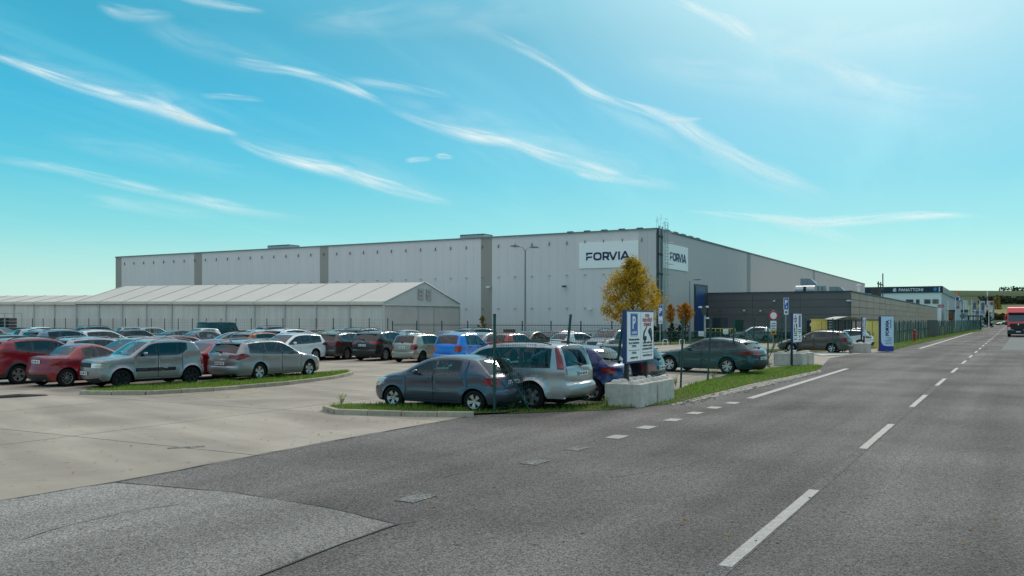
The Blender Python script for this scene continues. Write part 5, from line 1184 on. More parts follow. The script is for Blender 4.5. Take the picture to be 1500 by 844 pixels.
mb = MB(); mb.add([tp(NT * TB, 0, 0), tp(NT * TB, TW, 0), tp(NT * TB, TW, EH), tp(NT * TB, TW / 2, RH), tp(NT * TB, 0, EH)], [(0, 1, 2, 3, 4)]); wobj(mb, 'gable_sheet', [M_TENTG], tent, TI)
mb = MB(); mb.add([tp(0, TW, 0), tp(NT * TB, TW, 0), tp(NT * TB, TW, EH), tp(0, TW, EH)], [(0, 1, 2, 3)]); wobj(mb, 'wall_sheet', [M_TENTW], tent, TI)
# a lower tent continues the line to the left
T0 = T0 + UV * (NT * TB + .05) + Vector((0, 0, RIS * NT * TB)); NT = 11; TW = 9.0; RH = 4.95; EH = 3.95
tent = empty('storage_tent', T0); tag(tent, 'lower white storage tent continuing to the left edge of the picture', 'tent'); TI = Matrix.Translation(-T0)
wl = MB(); nx_, nz_ = 8, 1
def rumple(a0, a1, z0, z1, b, seed, sgn=-1):
    mb = MB(); vs = []; nx, nz = 12, 5; rnd = random.Random(seed)
    ph = [rnd.uniform(0, 6) for _ in range(3)]
    for i in range(nx + 1):
        for j in range(nz + 1):
            a = a0 + (a1 - a0) * i / nx; z = z0 + (z1 - z0) * j / nz; e_ = math.sin(math.pi * i / nx)
            d = e_ * (.05 * math.sin(9 * i / nx + ph[0] + j * .5) + .03 * math.sin(23 * i / nx + ph[1]) + .05)
            vs.append(tp(a, b + sgn * d, z))
    mb.add(vs, [(i * (nz + 1) + j, i * (nz + 1) + j + 1, (i + 1) * (nz + 1) + j + 1, (i + 1) * (nz + 1) + j) for i in range(nx) for j in range(nz)]); return mb
for k in range(NT):
    a0, a1 = k * TB, (k + 1) * TB
    wobj(rumple(a0 + .06, a1 - .06, 0, EH - .35, 0, k), 'wall_sheet', [M_TENTW], tent, TI, smooth=True)
    mb = MB(); ov = .12
    mb.add([tp(a0 + .03, -ov, EH), tp(a1 - .03, -ov, EH), tp(a1 - .03, TW / 2, RH), tp(a0 + .03, TW / 2, RH), tp(a1 - .03, TW + ov, EH), tp(a0 + .03, TW + ov, EH), tp((a0 + a1) / 2, TW / 4, (EH + RH) / 2 - .025), tp((a0 + a1) / 2, TW * .75, (EH + RH) / 2 - .025)],
           [(0, 1, 6), (1, 2, 6), (2, 3, 6), (3, 0, 6), (3, 2, 7), (2, 4, 7), (4, 5, 7), (5, 3, 7)])
    wobj(mb, 'roof_sheet', [M_TENTR], tent, TI)
for k in range(NT + 1):
    a = k * TB; mb = MB()
    mb.box(tp(a, -.10, EH / 2), (.14, .18, EH), rz=A_U); wobj(mb, 'post', [mat('tent_post', (.50, .49, .48), .6)], tent, TI)
    mb = MB(); P0, P1 = tp(a, -.14, EH + .03), tp(a, TW / 2, RH + .04); mb.tube(P0, P1, .04, n=4); wobj(mb, 'roof_rib', [mat('tent_seam', (.50, .47, .43), .6)], tent, TI)
mb = MB(); mb.box(tp(NT * TB / 2, -.16, EH - .10), (NT * TB, .06, .34), M=Matrix.Rotation(A_U, 4, 'Z') @ Matrix.Rotation(-math.atan(RIS), 4, 'Y')); wobj(mb, 'eave_flap', [M_TENTR], tent, TI)
mb = MB(); mb.box(tp(NT * TB / 2, -.17, EH - .36), (NT * TB, .08, .07), M=Matrix.Rotation(A_U, 4, 'Z') @ Matrix.Rotation(-math.atan(RIS), 4, 'Y')); wobj(mb, 'eave_rail', [M_DSTEEL], tent, TI)
mb = MB(); mb.add([tp(NT * TB, 0, 0), tp(NT * TB, TW, 0), tp(NT * TB, TW, EH), tp(NT * TB, TW / 2, RH), tp(NT * TB, 0, EH)], [(0, 1, 2, 3, 4)]); wobj(mb, 'gable_sheet', [M_TENTG], tent, TI)
mb = MB(); mb.add([tp(0, TW, 0), tp(NT * TB, TW, 0), tp(NT * TB, TW, EH), tp(0, TW, EH)], [(0, 1, 2, 3)]); wobj(mb, 'wall_sheet', [M_TENTW], tent, TI)
# ---- further building with dark band
K0 = Vector((X_(1379, 300), 300, 0)); HK = CAMH + 48.5 / FPX * 300
pan = empty('logistics_hall', K0); tag(pan, 'distant white hall with a navy PANATTONI band along its roof', 'building'); KI = Matrix.Translation(-K0)
mb = MB(); mb.box(K0 + UV * 30 + VV * 100 + Vector((0, 0, HK / 2 - .2)), (60, 200, HK - .4), rz=A_U); wobj(mb, 'wall', [mat('hall_grey', (.40, .38, .39), .6)], pan, KI)
mb = MB(); mb.box(K0 + UV * 30 - VV * .1 + Vector((0, 0, HK / 2)), (60, .2, HK), rz=A_U); wobj(mb, 'wall', [mat('hall_white', (.80, .80, .78), .6)], pan, KI)
mb = MB(); mb.box(K0 + UV * 29.8 - VV * .35 + Vector((0, 0, HK - 1.0)), (60.6, .3, 2.2), rz=A_U); wobj(mb, 'fascia', [mat('fascia_navy', (.008, .02, .055), .4)], pan, KI)
mb = MB(); mb.box(K0 + VV * 100 + NR * .15 + Vector((0, 0, HK - 1.0)), (200, .3, 2.2), rz=A_V); wobj(mb, 'fascia', [mat('fascia_grey', (.10, .12, .13), .4)], pan, KI)
def onK(px): s = (px - 750) / FPX; t = (K0.x - K0.y * s) / (.874 + .486 * s); return K0 + UV * t
for a, b in ((1327, 1338), (1342, 1347), (1354, 1363), (1366, 1375)):
    A, B = onK(a), onK(b); L = (A - B).length; zc_ = CAMH + 26 / FPX * 305; c = (A + B) / 2 - VV * .25 + Vector((0, 0, zc_))
    mb = MB(); mb.box(c, (L, .15, 1.5), rz=A_U); f = wobj(mb, 'window', [M_DSTEEL], pan, KI)
    for k in range(2 if L > 1.5 else 1):
        n = 2 if L > 1.5 else 1; mb = MB(); mb.box(A.lerp(B, (k + .5) / n) - VV * .36 + Vector((0, 0, zc_)), (L / n - .15, .04, 1.3), rz=A_U); mb.build('pane', [M_WIN], f)
p = onK(1316.5) - VV * .52; p.z = HK - 1.55
letter('PANATTONI', 1.45, p, -UV, M_WHITE, pan, fit=(onK(1316.5) - onK(1352)).length, extr=.03, bold=.03)
mb = MB(); q = onK(1309) - VV * .52 + Vector((0, 0, HK - 1.6))
for x, h in ((0, 1.0), (.36, 1.3), (.72, 1.1)): mb.box(q - UV * x + Vector((0, 0, h / 2)), (.28, .05, h), rz=A_U)
o = wobj(mb, 'emblem', [M_WHITE], pan, KI)
mb = MB(); q = onK(1370) - VV * .52 + Vector((0, 0, HK - 1.0)); mb.prism([(-.55, -.3), (-.1, -.75), (.35, -.45), (.55, .35), (.1, .7), (-.45, .4)], q, -UV, (0, 0, 1), -VV, .04); wobj(mb, 'emblem', [mat('emblem_blue', (.02, .25, .6), .4)], pan, KI)
p = onK(1373.6) - VV * .52; p.z = HK - 1.75; letter('1', 2.1, p, -UV, M_WHITE, pan, extr=.03, bold=.06)
# ------------------------------------------------------------------ street furniture, fences, trees, signs
def wroot(name, p, lab, cat, group=None, rz=0.):
    r = empty(name, p, rz); tag(r, lab, cat, group); return r, (Matrix.Translation(p) @ Matrix.Rotation(rz, 4, 'Z')).inverted()
# concrete interlocking blocks
def lego(name, p, lab, du, dv, h=.6, studs=(2, 3), rz=A_U, group='concrete blocks under the lettered boards'):
    r, _ = wroot(name, p, lab, 'concrete block', group, rz)
    mb = MB(); mb.box((du / 2, -dv / 2, h / 2), (du, dv, h)); b = mb.build('block', [M_BLOCK], r); bevel(b, .018, 2)
    for i in range(studs[0]):
        for j in range(studs[1]):
            m = MB(); m.lathe([(.15, 0), (.135, .05), (.09, .085), (.001, .09)], M=Matrix.Translation((du * (i + .5) / studs[0], -dv * (j + .5) / studs[1], h - .002)), n=14); m.build('stud', [M_BLOCK], r, smooth=True)
    return r
# local x runs along UV, local -y along VV
q = G(938, 598)
lego('concrete_block', q, 'front concrete block under the nearest lettered board, crack down its side', .98, 1.25)
lego('concrete_block', q + VV * 1.30 - UV * .02, 'rear concrete block under the nearest lettered board, beside the grass', .98, 1.30)
q2 = G(1175, 536.5)
lego('concrete_block', q2, 'long concrete block under the middle lettered board, at the end of the verge', 1.35, 1.2, studs=(3, 2))
lego('concrete_block', q2 + VV * 1.4 - UV * .1, 'concrete block behind the middle lettered board, partly hidden', 1.2, 1.2)
q3 = G(1272, 517)
lego('concrete_block', q3, 'far concrete block in front of the yellow cabin', 1.25, 1.5, h=.62, studs=(3, 3))
# lettered boards
def board(p0, W_, z0, z1, lab, flip=False, near=True):
    r, I = wroot('car_park_board', p0, lab, 'sign board', 'two-panel car park boards'); R_ = VV; n = -UV; H = z1 - z0
    for f in (.16, .84): mb = MB(); mb.box(p0 + R_ * W_ * f - n * .10 + Vector((0, 0, (z0 + .3) / 2 + .1)), (.10, .10, z0 + .7), rz=A_V); wobj(mb, 'post', [M_INK], r, I)
    mb = MB(); mb.box(p0 + R_ * W_ / 2 - n * .03 + Vector((0, 0, (z0 + z1) / 2)), (W_, .10, H), rz=A_V); wobj(mb, 'frame', [mat('frame_blue', (.02, .045, .16), .4)], r, I)
    half = (W_ - .12) / 2
    for k in (0, 1):
        c = p0 + R_ * (.05 + half * (k + .5) + .02 * k) + n * .028 + Vector((0, 0, (z0 + z1) / 2)); mb = MB(); mb.box(c, (half - .01, .012, H - .10), rz=A_V); wobj(mb, 'panel', [M_SIGN], r, I)
    def T(s, x, z, size, m, k, fit=None, bold=.0):
        at = p0 + R_ * (.05 + half * (k + .5) + .02 * k + x) + n * .036 + Vector((0, 0, z0 + z)); me = font_mesh(s, size, 1, .001, bold, 'LEFT')
        xs = [v.co.x for v in me.vertices]; w = max(xs) - min(xs); f = (fit or w) / w; mid_ = (max(xs) + min(xs)) / 2
        for v in me.vertices: v.co.x = (v.co.x - mid_) * f
        me.materials.append(m); o = obj('lettering', me, r); o.matrix_basis = frame(R_, (0, 0, 1), at); o.matrix_parent_inverse = I
    def bx(x, z, w, h, m, k, name='print', d=.034):
        mb = MB(); mb.box(p0 + R_ * (.05 + half * (k + .5) + .02 * k + x) + n * d + Vector((0, 0, z0 + z)), (w, .006, h), rz=A_V); wobj(mb, name, [m], r, I)
    kP, kT = (1, 0) if flip else (0, 1)
    s = H / 1.41
    bx(0, 1.02 * s, .52, .62 * s, M_BLUE, kP); bx(0, 1.31 * s, .48, .015, M_SIGN, kP, d=.038); bx(0, .73 * s, .48, .015, M_SIGN, kP, d=.038)
    T('P', 0, .92 * s, .46 * s, M_SIGN, kP, fit=.24, bold=.012); T('osobné', 0, .78 * s, .12 * s, M_SIGN, kP, fit=.36, bold=.004)
    for t_, z, w in (('Parkovanie vyhradené', .60, .76), ('len pre zamestnancov', .51, .76), ('FORVIA', .42, .34), ('FORVIA', .24, .34), ('employees only', .12, .54)): T(t_, 0, z * s, .085 * s, M_INK if w > .4 else M_NAVY, kP, fit=w, bold=.003)
    bx(0, .335 * s, .8, .012, M_INK, kP); bx(0, .255 * s, .8, .012, M_INK, kT)
    for t_, z, w in (('POZOR', 1.22, .32), ('VOZIDLO MÔŽE BYŤ', 1.10, .76), ('ODTIAHNUTÉ', .98, .58)): T(t_, 0, z * s, .12 * s, M_RED, kT, fit=w, bold=.006)
    for t_, z, w in (('Cudzie vozidlá budú', .50, .74), ('odtiahnuté na náklady', .42, .76), ('prevádzkovateľa FORVIA', .33, .76), ('Only with Parking card', .15, .72)): T(t_, 0, z * s, .08 * s, M_INK, kT, fit=w, bold=.003)
    # tow truck pictogram: jib, cab, hook line and hanging car
    def pg(pts, name='pictogram'):
        mb = MB(); o_ = p0 + R_ * (.05 + half * (kT + .5) + .02 * kT) + n * .034 + Vector((0, 0, z0)); mb.prism([(x, z * s) for x, z in pts], o_, R_, (0, 0, 1), n, .006); wobj(mb, name, [M_INK], r, I)
    pg([(-.36, .60), (-.33, .74), (-.30, .82), (-.04, .99), (-.02, .97), (-.22, .78), (-.24, .70), (-.08, .70), (-.06, .60)])
    pg([(.06, .86), (.18, .92), (.34, .74), (.38, .62), (.30, .60), (.10, .78)]); pg([(.20, .93), (.28, .92), (.36, .82), (.36, .74), (.33, .745), (.32, .80), (.26, .87), (.21, .89)])
    for cx, cz, rr in ((-.20, .585, .065), (.12, .82, .05), (.33, .62, .06)): pg([(cx + rr * math.cos(a), cz + rr * math.sin(a)) for a in np.linspace(0, 6.283, 12, endpoint=False)])
board(Vector((2.97, 22.9, 0)), 2.1, CAMH - 65 / FPX * 22.9, CAMH + 14 / FPX * 22.9, 'nearest two-panel board, blue P panel left and red towing warning right')
board(Vector((13.32, 41.5, 0)), 2.1, CAMH - 35 / FPX * 41.5, CAMH + 9.5 / FPX * 41.5, 'middle two-panel board above the brown car\'s bonnet, tow truck panel on the left', flip=True)
board(Vector((25.65, 64.0, 0)), 2.1, CAMH - 25 / FPX * 64, CAMH + 3.5 / FPX * 64, 'farthest two-panel board, in front of the right yellow cabin', flip=True)
# totem
tp0 = G(1289.5, 514.5); r, I = wroot('company_totem', tp0, 'white and blue FORVIA totem with vertical lettering beside the road', 'totem sign', rz=.12)
tw, th = 1.0, 2.47
mb = MB(); mb.box((tw / 2, .12, th / 2), (tw, .22, th)); mb.build('core', [M_NAVY], r)
mb = MB(); mb.box((tw / 2 + .03, -.0, th / 2 + .17), (tw - .06, .02, th - .36)); mb.build('panel', [mat('totem_pale', (.55, .66, .80), .4)], r)
mb = MB(); mb.prism([(0, 0), (0, .95), (.07, .62), (.20, .42), (.45, .36), (1.0, .33), (1.0, 0)], (0, -.012, 0), (1, 0, 0), (0, 0, 1), (0, -1, 0), .012); mb.build('swoosh', [mat('totem_blue', (.02, .03, .30), .4)], r)
def rotlet(s, size, x, z, m, fit, bold=0.):
    me = font_mesh(s, size, 1, .002, bold); xs = [v.co.x for v in me.vertices]; k = fit / (max(xs) - min(xs))
    for v in me.vertices: v.co.x *= k
    me.materials.append(m); o = obj('lettering', me, r); o.matrix_basis = frame((0, 0, 1), (-1, 0, 0), Vector((x, -.02, z)))
rotlet('FORVIA', .32, .62, 1.08, M_NAVY, 1.12, .014); rotlet('inspiring mobility', .12, .80, 1.62, M_NAVY, .62, .002)
for z, w, t_ in ((.93, .40, 'Vrátnica'), (.82, .30, 'Reception'), (.73, .55, 'Príjem tovaru'), (.62, .42, 'Deliveries'), (.51, .5, 'Návštevy / Visitors')):
    me = font_mesh(t_, .09, 1, .001); xs = [v.co.x for v in me.vertices]; k = w / (max(xs) - min(xs))
    for v in me.vertices: v.co.x *= k
    me.materials.append(M_NAVY); o = obj('lettering', me, r); o.matrix_basis = frame((1, 0, 0), (0, 0, 1), Vector((.86 - w, -.016, z)))
# yellow cabins
for px0, px1, Y, h, lab in ((1194.5, 1212, 75, 2.22, 'yellow cabin with small dark lettering behind the brown car'), (1269, 1287, 69, 2.18, 'yellow cabin half hidden behind the FORVIA totem')):
    w = (px1 - px0) / FPX * Y; r, I = wroot('yellow_cabin', Vector((X_(px0, Y), Y, 0)), lab, 'cabin', 'yellow gate cabins', .0)
    mb = MB(); mb.box((w / 2, .55, h / 2), (w, 1.1, h)); b = mb.build('body', [M_YELL], r); bevel(b, .02)
    mb = MB(); mb.box((w / 2, .55, h + .03), (w + .1, 1.2, .06)); mb.build('roof', [M_YELL if px0 < 1200 else M_DSTEEL], r)
    mb = MB(); mb.box((w / 2, -.012, h / 2), (.02, .012, h - .2)).box((w / 2 + .08, -.02, h * .5), (.03, .03, .14)); mb.build('door_edge', [M_DSTEEL], r)
    if px0 < 1200: me = font_mesh('VSTUP  1', .15, 1, .003, .004); me.materials.append(M_INK); o = obj('lettering', me, r); o.matrix_basis = frame((1, 0, 0), (0, 0, 1), Vector((.25, -.02, h * .55)))
# shelter cage with arched roof
Y0 = 73; x0, x1 = X_(1213, Y0), X_(1264, Y0); r, I = wroot('gate_shelter', Vector((x0, Y0, 0)), 'dark steel turnstile cage under an arched pale roof edge behind the brown car', 'shelter')
w = x1 - x0
for i in range(6):
    for y in (0, 2.4): mb = MB(); mb.box((w * i / 5, y, 1.1), (.08, .08, 2.2)); mb.build('post', [M_INK], r)
mb = MB(); pts = [(w * (.18 + .82 * t), 0, 2.2 + .24 * math.sin(math.pi * t)) for t in np.linspace(0, 1, 12)]; 
vs = [(x, y, z) for x, _, z in pts for y in (-.2, 2.6)]; mb.add(vs + [(a, b, c + .05) for a, b, c in vs], [(2 * i, 2 * i + 2, 2 * i + 3, 2 * i + 1) for i in range(11)] + [(24 + 2 * i, 24 + 2 * i + 1, 24 + 2 * i + 3, 24 + 2 * i + 2) for i in range(11)] + [(2 * i, 24 + 2 * i, 26 + 2 * i, 2 + 2 * i) for i in range(11)]); mb.build('roof', [mat('roof_edge_pale', (.26, .25, .22), .6)], r)
mb = MB(); mb.box((w / 2, 0, 2.18), (w, .07, .07)).box((w / 2, 2.4, 2.18), (w, .07, .07)); mb.build('beam', [M_INK], r)
mb = MB()
for i in range(26): mb.box((w * .12 + i * w * .034, 2.4, 1.1), (.025, .025, 2.1))
for j in range(11): mb.box((w * .55, 2.4, .2 + j * .2), (w * .85, .025, .025))
mb.build('grid_wall', [M_INK], r)
for j in range(9): mb = MB(); mb.box((w * .075, .1, .3 + j * .22), (.34, .05, .07)); mb.build('turnstile_bar', [M_STEEL], r)
# fences
def fence(name, pts, h, lab, post_r=.035, top=None, mesh=None, mm=M_GREEN, lean=None, braces=(), rails=(), group=None, cell=(.10, .20), wr=.0022):
    r, I = wroot(name, pts[0], lab, 'fence', group)
    for i, p in enumerate(pts):
        l = (lean or {}).get(i, Vector((0, 0, 0))); mb = MB(); mb.tube(p - Vector((0, 0, .05)), p + l + Vector((0, 0, h)), post_r, n=8); wobj(mb, 'post', [mm], r, I, smooth=True)
        mb = MB(); mb.tube(p + l + Vector((0, 0, h)), p + l + Vector((0, 0, h + .02)), post_r * 1.15, n=8); wobj(mb, 'cap', [M_INK], r, I)
    for a, b in braces: mb = MB(); mb.tube(a, b, .022, n=6); wobj(mb, 'brace', [mm], r, I)
    if mesh:
        h0, h1 = mesh
        for i, (a, b) in enumerate(zip(pts[:-1], pts[1:])):
            mb = MB(); d = b - a; n = int(d.length / cell[0]); la = (lean or {}).get(i, Vector((0, 0, 0))) / h; lb = (lean or {}).get(i + 1, Vector((0, 0, 0))) / h
            for k in range(n + 1):
                t = k / n; p = a.lerp(b, t); l = la.lerp(lb, t); mb.tube(p + l * h0 + Vector((0, 0, h0)), p + l * h1 + Vector((0, 0, h1)), wr, n=3, cap=False)
            z = h0
            while z <= h1 + .01: mb.tube(a + la * z + Vector((0, 0, z)), b + lb * z + Vector((0, 0, z)), wr * 1.1, n=3, cap=False); z += cell[1]
            o = wobj(mb, 'wire_mesh', [mm], r, I); o['kind'] = 'stuff'
    for z, rr in rails:
        for a, b in zip(pts[:-1], pts[1:]): mb = MB(); mb.tube(a + Vector((0, 0, z)), b + Vector((0, 0, z)), rr, n=6); wobj(mb, 'rail', [mm], r, I)
    return r
def at_(px, py, Y): return Vector((X_(px, Y), Y, Z_(py, Y)))
pA_ = [G(724, 606), G(822, 594), G(897, 585)]
hA = 2.36
l0 = at_(724.5, 460, pA_[0].y) - pA_[0] - Vector((0, 0, hA)); l1 = at_(836, 466, pA_[1].y) - pA_[1] - Vector((0, 0, hA)); l2 = at_(914, 475, pA_[2].y) - pA_[2] - Vector((0, 0, hA))
for l in (l0, l1, l2): l.z = 0
fence('green_fence', pA_, hA, 'near green wire fence with leaning posts behind the dark blue hatchback and silver off-roader', lean={0: l0, 1: l1, 2: l2}, mesh=(.12, 2.05), braces=[(pA_[0] + Vector((0, 0, 1.60)) + l0 * .67, G(777, 603.5) + Vector((0, 0, -.02)))], cell=(.075, .15), wr=.0042)
pB_ = [G(997, 568), G(1036.5, 558), G(1073, 548.5), G(1100.5, 541.5), G(1125, 538), G(1144, 533)]
hB = 2.3
lb = {}
for i, (x, y) in enumerate(((1001, 467), (1042, 467), (1075.5, 467), (1105.5, 469), (1125, 468.5), (1146, 467.5))):
    l = at_(x, y, pB_[i].y) - pB_[i]; l.z = 0; lb[i] = l
fence('green_fence', pB_, hB, 'green wire fence with thin posts along the verge beside the dark teal estate', lean=lb, mesh=(.1, 1.8), cell=(.12, .20), wr=.0030, braces=[(pB_[5] + Vector((0, 0, 1.6)), pB_[5] + Vector((-.35, 1.3, 0)))])
pC_ = [G(1145.3, 516), G(1180, 516), G(1220, 518), G(1234.5, 517), G(1246, 515.5)]
fence('green_fence', pC_, 2.3, 'dark green fence posts around the brown car and the gate shelter', mesh=(.1, 1.9), cell=(.3, .3), wr=.0022, braces=[(pC_[0] + Vector((0, 0, 1.7)), pC_[0] + Vector((-.8, 0, 0))), (pC_[2] + Vector((0, 0, 1.6)), pC_[2] + Vector((.75, -.3, 0)))])
# far fence in front of the tent
f0 = Vector((X_(568, 84), 84, 0)); pF = [f0 + UV * 2.25 * k for k in range(0, 34)]
M_FP = mat('fence_post_dark', (.015, .03, .03), .5)
fence('tent_fence', pF, 2.35, 'long dark wire fence with close posts in front of the white tent', post_r=.045, mesh=(.1, 2.2), cell=(.30, .30), wr=.005, mm=M_FP, braces=[(pF[k] + Vector((0, 0, 1.5)), pF[k] + s * UV * .9) for k in (3, 20) for s in (-1, 1)])
f1 = Vector((X_(575, 80), 80, 0)); pG_ = [f1 - UV * 2.7 * k for k in range(0, 10)]
fence('yard_fence', pG_, 2.1, 'dark yard fence with posts and rails between the tent gable and the yellow tree', post_r=.05, mesh=(.1, 2.0), cell=(.30, .25), wr=.005, mm=M_FP, rails=[(1.75, .03), (.25, .02)], braces=[(pG_[k] + Vector((0, 0, 1.5)), pG_[k] + s * UV * .8) for k in (4, 8) for s in (-1, 1)])
# solid green fence along the yard at the right
Yg = 86.0; a = Vector((X_(948, Yg), Yg, 0)); b = Vector((X_(1180, Yg - 3), Yg - 3, 0)); pH = [a.lerp(b, k / 8) for k in range(9)]
M_GMESH = mat('green_windbreak', (.012, .045, .035), .8, noise=(2, .4))
r = fence('green_screen_fence', pH, 1.12, 'low green screened fence in front of the blue gate and the annex', post_r=.04, rails=[(1.05, .045)])
I = Matrix.Translation(-pH[0])
for a_, b_ in zip(pH[:-1], pH[1:]):
    mb = MB(); n = 40
    for k in range(n): mb.box(a_.lerp(b_, (k + .5) / n) + Vector((0, 0, .52)), ((b_ - a_).length / n * .72, .012, 1.0), rz=math.atan2((b_ - a_).y, (b_ - a_).x))
    o = wobj(mb, 'screen', [M_GMESH], r, I); o['kind'] = 'stuff'
for px, py, lab in ((1027, 489, 'white notice hanging on the green fence left of the blue gate mast'), (1063, 486, 'white notice on the green fence under the annex window')):
    p = Vector((X_(px, Yg - 2.5), Yg - 2.5, Z_(py, Yg - 2.5))); mb = MB(); mb.box(p, (.52, .02, .48)); tag(mb.build('fence_notice', [M_WHITE]), lab, 'notice', 'notices on the green fence')
r, I = wroot('guard_rail', Vector((X_(1034, 108), 108, 0)), 'yellow pipe guard rail in front of the annex window', 'railing'); 
for k in range(7): mb = MB(); mb.tube((k * .55, -.2 * k, 0), (k * .55, -.2 * k, 1.15), .05, n=6); mb.build('post', [M_YELL], r)
for z in (1.12, .65): mb = MB(); mb.tube((0, 0, z), (3.3, -1.2, z), .045, n=6); mb.build('rail', [M_YELL], r)
# paling fence running away along the road at the right
A_, B_ = G(1304, 504), G(1437, 482.5); n = 46; pI = [A_.lerp(B_, k / n) for k in range(n + 1)]
M_PALE = mat('fence_green_far', (.018, .07, .060), .6, vary=.25)
r, I = wroot('paling_fence', A_, 'tall green paling fence running along the road to the flags', 'fence')
D_ = (B_ - A_); L = D_.length; rz_ = math.atan2(D_.y, D_.x); mb = MB(); mb.tube((0, 0, 0), (0, 0, 2.15), .05, n=5); pme = mb.mesh('post', [M_PALE])
for p in pI: o = obj('post', pme, r); o.matrix_parent_inverse = I; o.location = p; o.rotation_euler = (random.uniform(-.03, .03), random.uniform(-.03, .03), 0)
mb = MB(); mb.box((0, 0, 0), (.40, .02, 2.0)); qme = mb.mesh('pale', [M_PALE]); np_ = 240
for k in range(np_):
    t = (k + .5) / np_
    if .22 < t < .27: continue
    p = A_ + D_ * t + Vector((random.uniform(-.05, .05), random.uniform(-.05, .05), 1.03 + random.uniform(-.06, .06)))
    o = obj('pale', qme, r); o.matrix_parent_inverse = I; o.location = p; o.rotation_euler = (random.uniform(-.05, .05), random.uniform(-.09, .09), rz_)
r, I = wroot('dark_gate', A_.lerp(B_, .17), 'solid dark green gate leaf in the paling fence behind the red hydrant', 'gate'); mb = MB(); g_ = A_.lerp(B_, .22); g2 = A_.lerp(B_, .30)
for k in range(4): mb = MB(); c = g_.lerp(g2, (k + .5) / 4) - RN * -.1; mb.box(c + Vector((0, 0, 1.12)), ((g2 - g_).length / 4 - .05, .06, 2.1), rz=rz_); wobj(mb, 'leaf', [mat('gate_green', (.008, .03, .022), .6)], r, I)
# hydrant, diamond sign
hp = G(1340, 500.5); r, I = wroot('hydrant', hp, 'slim red fire hydrant on the grass before the paling fence', 'hydrant')
mb = MB(); mb.lathe([(.17, 0), (.17, .05), (.13, .07), (.13, 1.0), (.16, 1.03), (.16, 1.12), (.10, 1.22), (.001, 1.26)], n=14); mb.build('body', [mat('hydrant_red', (.45, .03, .02), .4)], r, smooth=True)
for s in (-1, 1): mb = MB(); mb.tube((0, 0, .72), (s * .24, 0, .72), .06, n=8); mb.build('outlet', [M_RED], r)
def pole_sign(px, Y, ztop, lab, parts, cat='road sign', m=M_STEEL, pr=.035, rz=0.):
    p = Vector((X_(px, Y), Y, 0)); r, I = wroot('road_sign', p, lab, cat, None, rz); mb = MB(); mb.tube((0, 0, 0), (0, 0, ztop), pr, n=8); mb.build('pole', [m], r, smooth=True)
    return r
def plate(r, z, w, h, m, name='plate', d=-.05, x=0): mb = MB(); mb.box((x, d, z), (w, .02, h)); return mb.build(name, [m], r)
def plet(r, s, z, size, m, fit, bold=.01, x=0, d=-.064):
    me = font_mesh(s, size, 1, .002, bold); xs = [v.co.x for v in me.vertices]; k = fit / (max(xs) - min(xs)); c = (max(xs) + min(xs)) / 2
    for v in me.vertices: v.co.x = (v.co.x - c) * k
    me.materials.append(m); o = obj('lettering', me, r); o.matrix_basis = frame((1, 0, 0), (0, 0, 1), Vector((x, d, z)))
Yp = 74.0
r = pole_sign(967, Yp, Z_(446, Yp), 'blue P sign with white plates on a grey pole right of the yellow tree', 0, rz=.5)
zc = Z_(455, Yp); plate(r, zc, .50, .98, M_SIGN); plate(r, zc, .44, .92, M_BLUE, d=-.056); plet(r, 'P', zc - .22, .62, M_SIGN, .28, .02, d=-.070); plate(r, Z_(467.5, Yp), .42, .40, M_WHITE); plate(r, Z_(472, Yp), .40, .28, M_WHITE); plet(r, '7-22', Z_(473, Yp), .16, M_INK, .3, .003)
Yp = 62.5
r = pole_sign(1151, Yp, Z_(438, Yp), 'tall blue P sign with arrow on a grey pole left of the brown car', 0, rz=.35)
zc = Z_(445, Yp); plate(r, zc, .42, .84, M_SIGN); plate(r, zc, .37, .79, M_BLUE, d=-.056); plet(r, 'P', zc - .05, .44, M_SIGN, .22, .015, d=-.070); plet(r, '^', zc - .42, .4, M_SIGN, .14, .01, d=-.070); plate(r, Z_(457.5, Yp), .36, .34, M_WHITE)
mb = MB(); mb.box((0, -.066, Z_(457.5, Yp)), (.2, .01, .07)).box((0, -.066, Z_(457.5, Yp) + .05), (.12, .01, .05)).box((-.06, -.066, Z_(457.5, Yp) - .05), (.04, .01, .04)).box((.06, -.066, Z_(457.5, Yp) - .05), (.04, .01, .04)); mb.build('pictogram', [M_INK], r)
Yp = 61.5
r = pole_sign(1132.5, Yp, Z_(456, Yp), 'round red-rimmed white sign above white and orange plates', 0, rz=.15)
zc = Z_(462.5, Yp); Mx = Matrix.Translation((0, -.05, zc)) @ Matrix.Rotation(R(90), 4, 'X')
mb = MB(); mb.lathe([(.001, .012), (.34, .012), (.345, 0), (.34, -.012), (.001, -.012)], M=Mx, n=28); mb.build('rim', [mat('sign_red', (.5, .02, .03), .4)], r)
mb = MB(); mb.lathe([(.001, .02), (.24, .02), (.24, .01)], M=Mx, n=28); mb.build('disc', [M_WHITE], r)
plate(r, Z_(477, Yp), .44, .66, M_WHITE); plate(r, Z_(487, Yp), .42, .30, mat('plate_orange', (.65, .32, .03), .5)); 
for z, s_, w_ in ((474, 'OKREM', .3), (477.5, 'ZAMESTNANCOV', .38), (481, 'FORVIA', .3)): plet(r, s_, Z_(z + 1, Yp), .13, M_INK, w_, .002)
mb = MB(); mb.box((0, -.066, Z_(487, Yp)), (.2, .01, .1)); mb.build('pictogram', [M_INK], r)
Yp = 150.0
r = pole_sign(1410, Yp, Z_(461, Yp), 'small diamond road sign seen from behind on the verge by the paling fence', 0)
mb = MB(); mb.prism([(-.6, 0), (0, -.6), (.6, 0), (0, .6)], (0, -.06, Z_(463.2, Yp)), (1, 0, 0), (0, 0, 1), (0, -1, 0), .04); mb.build('plate', [mat('sign_back', (.10, .12, .14), .5)], r)
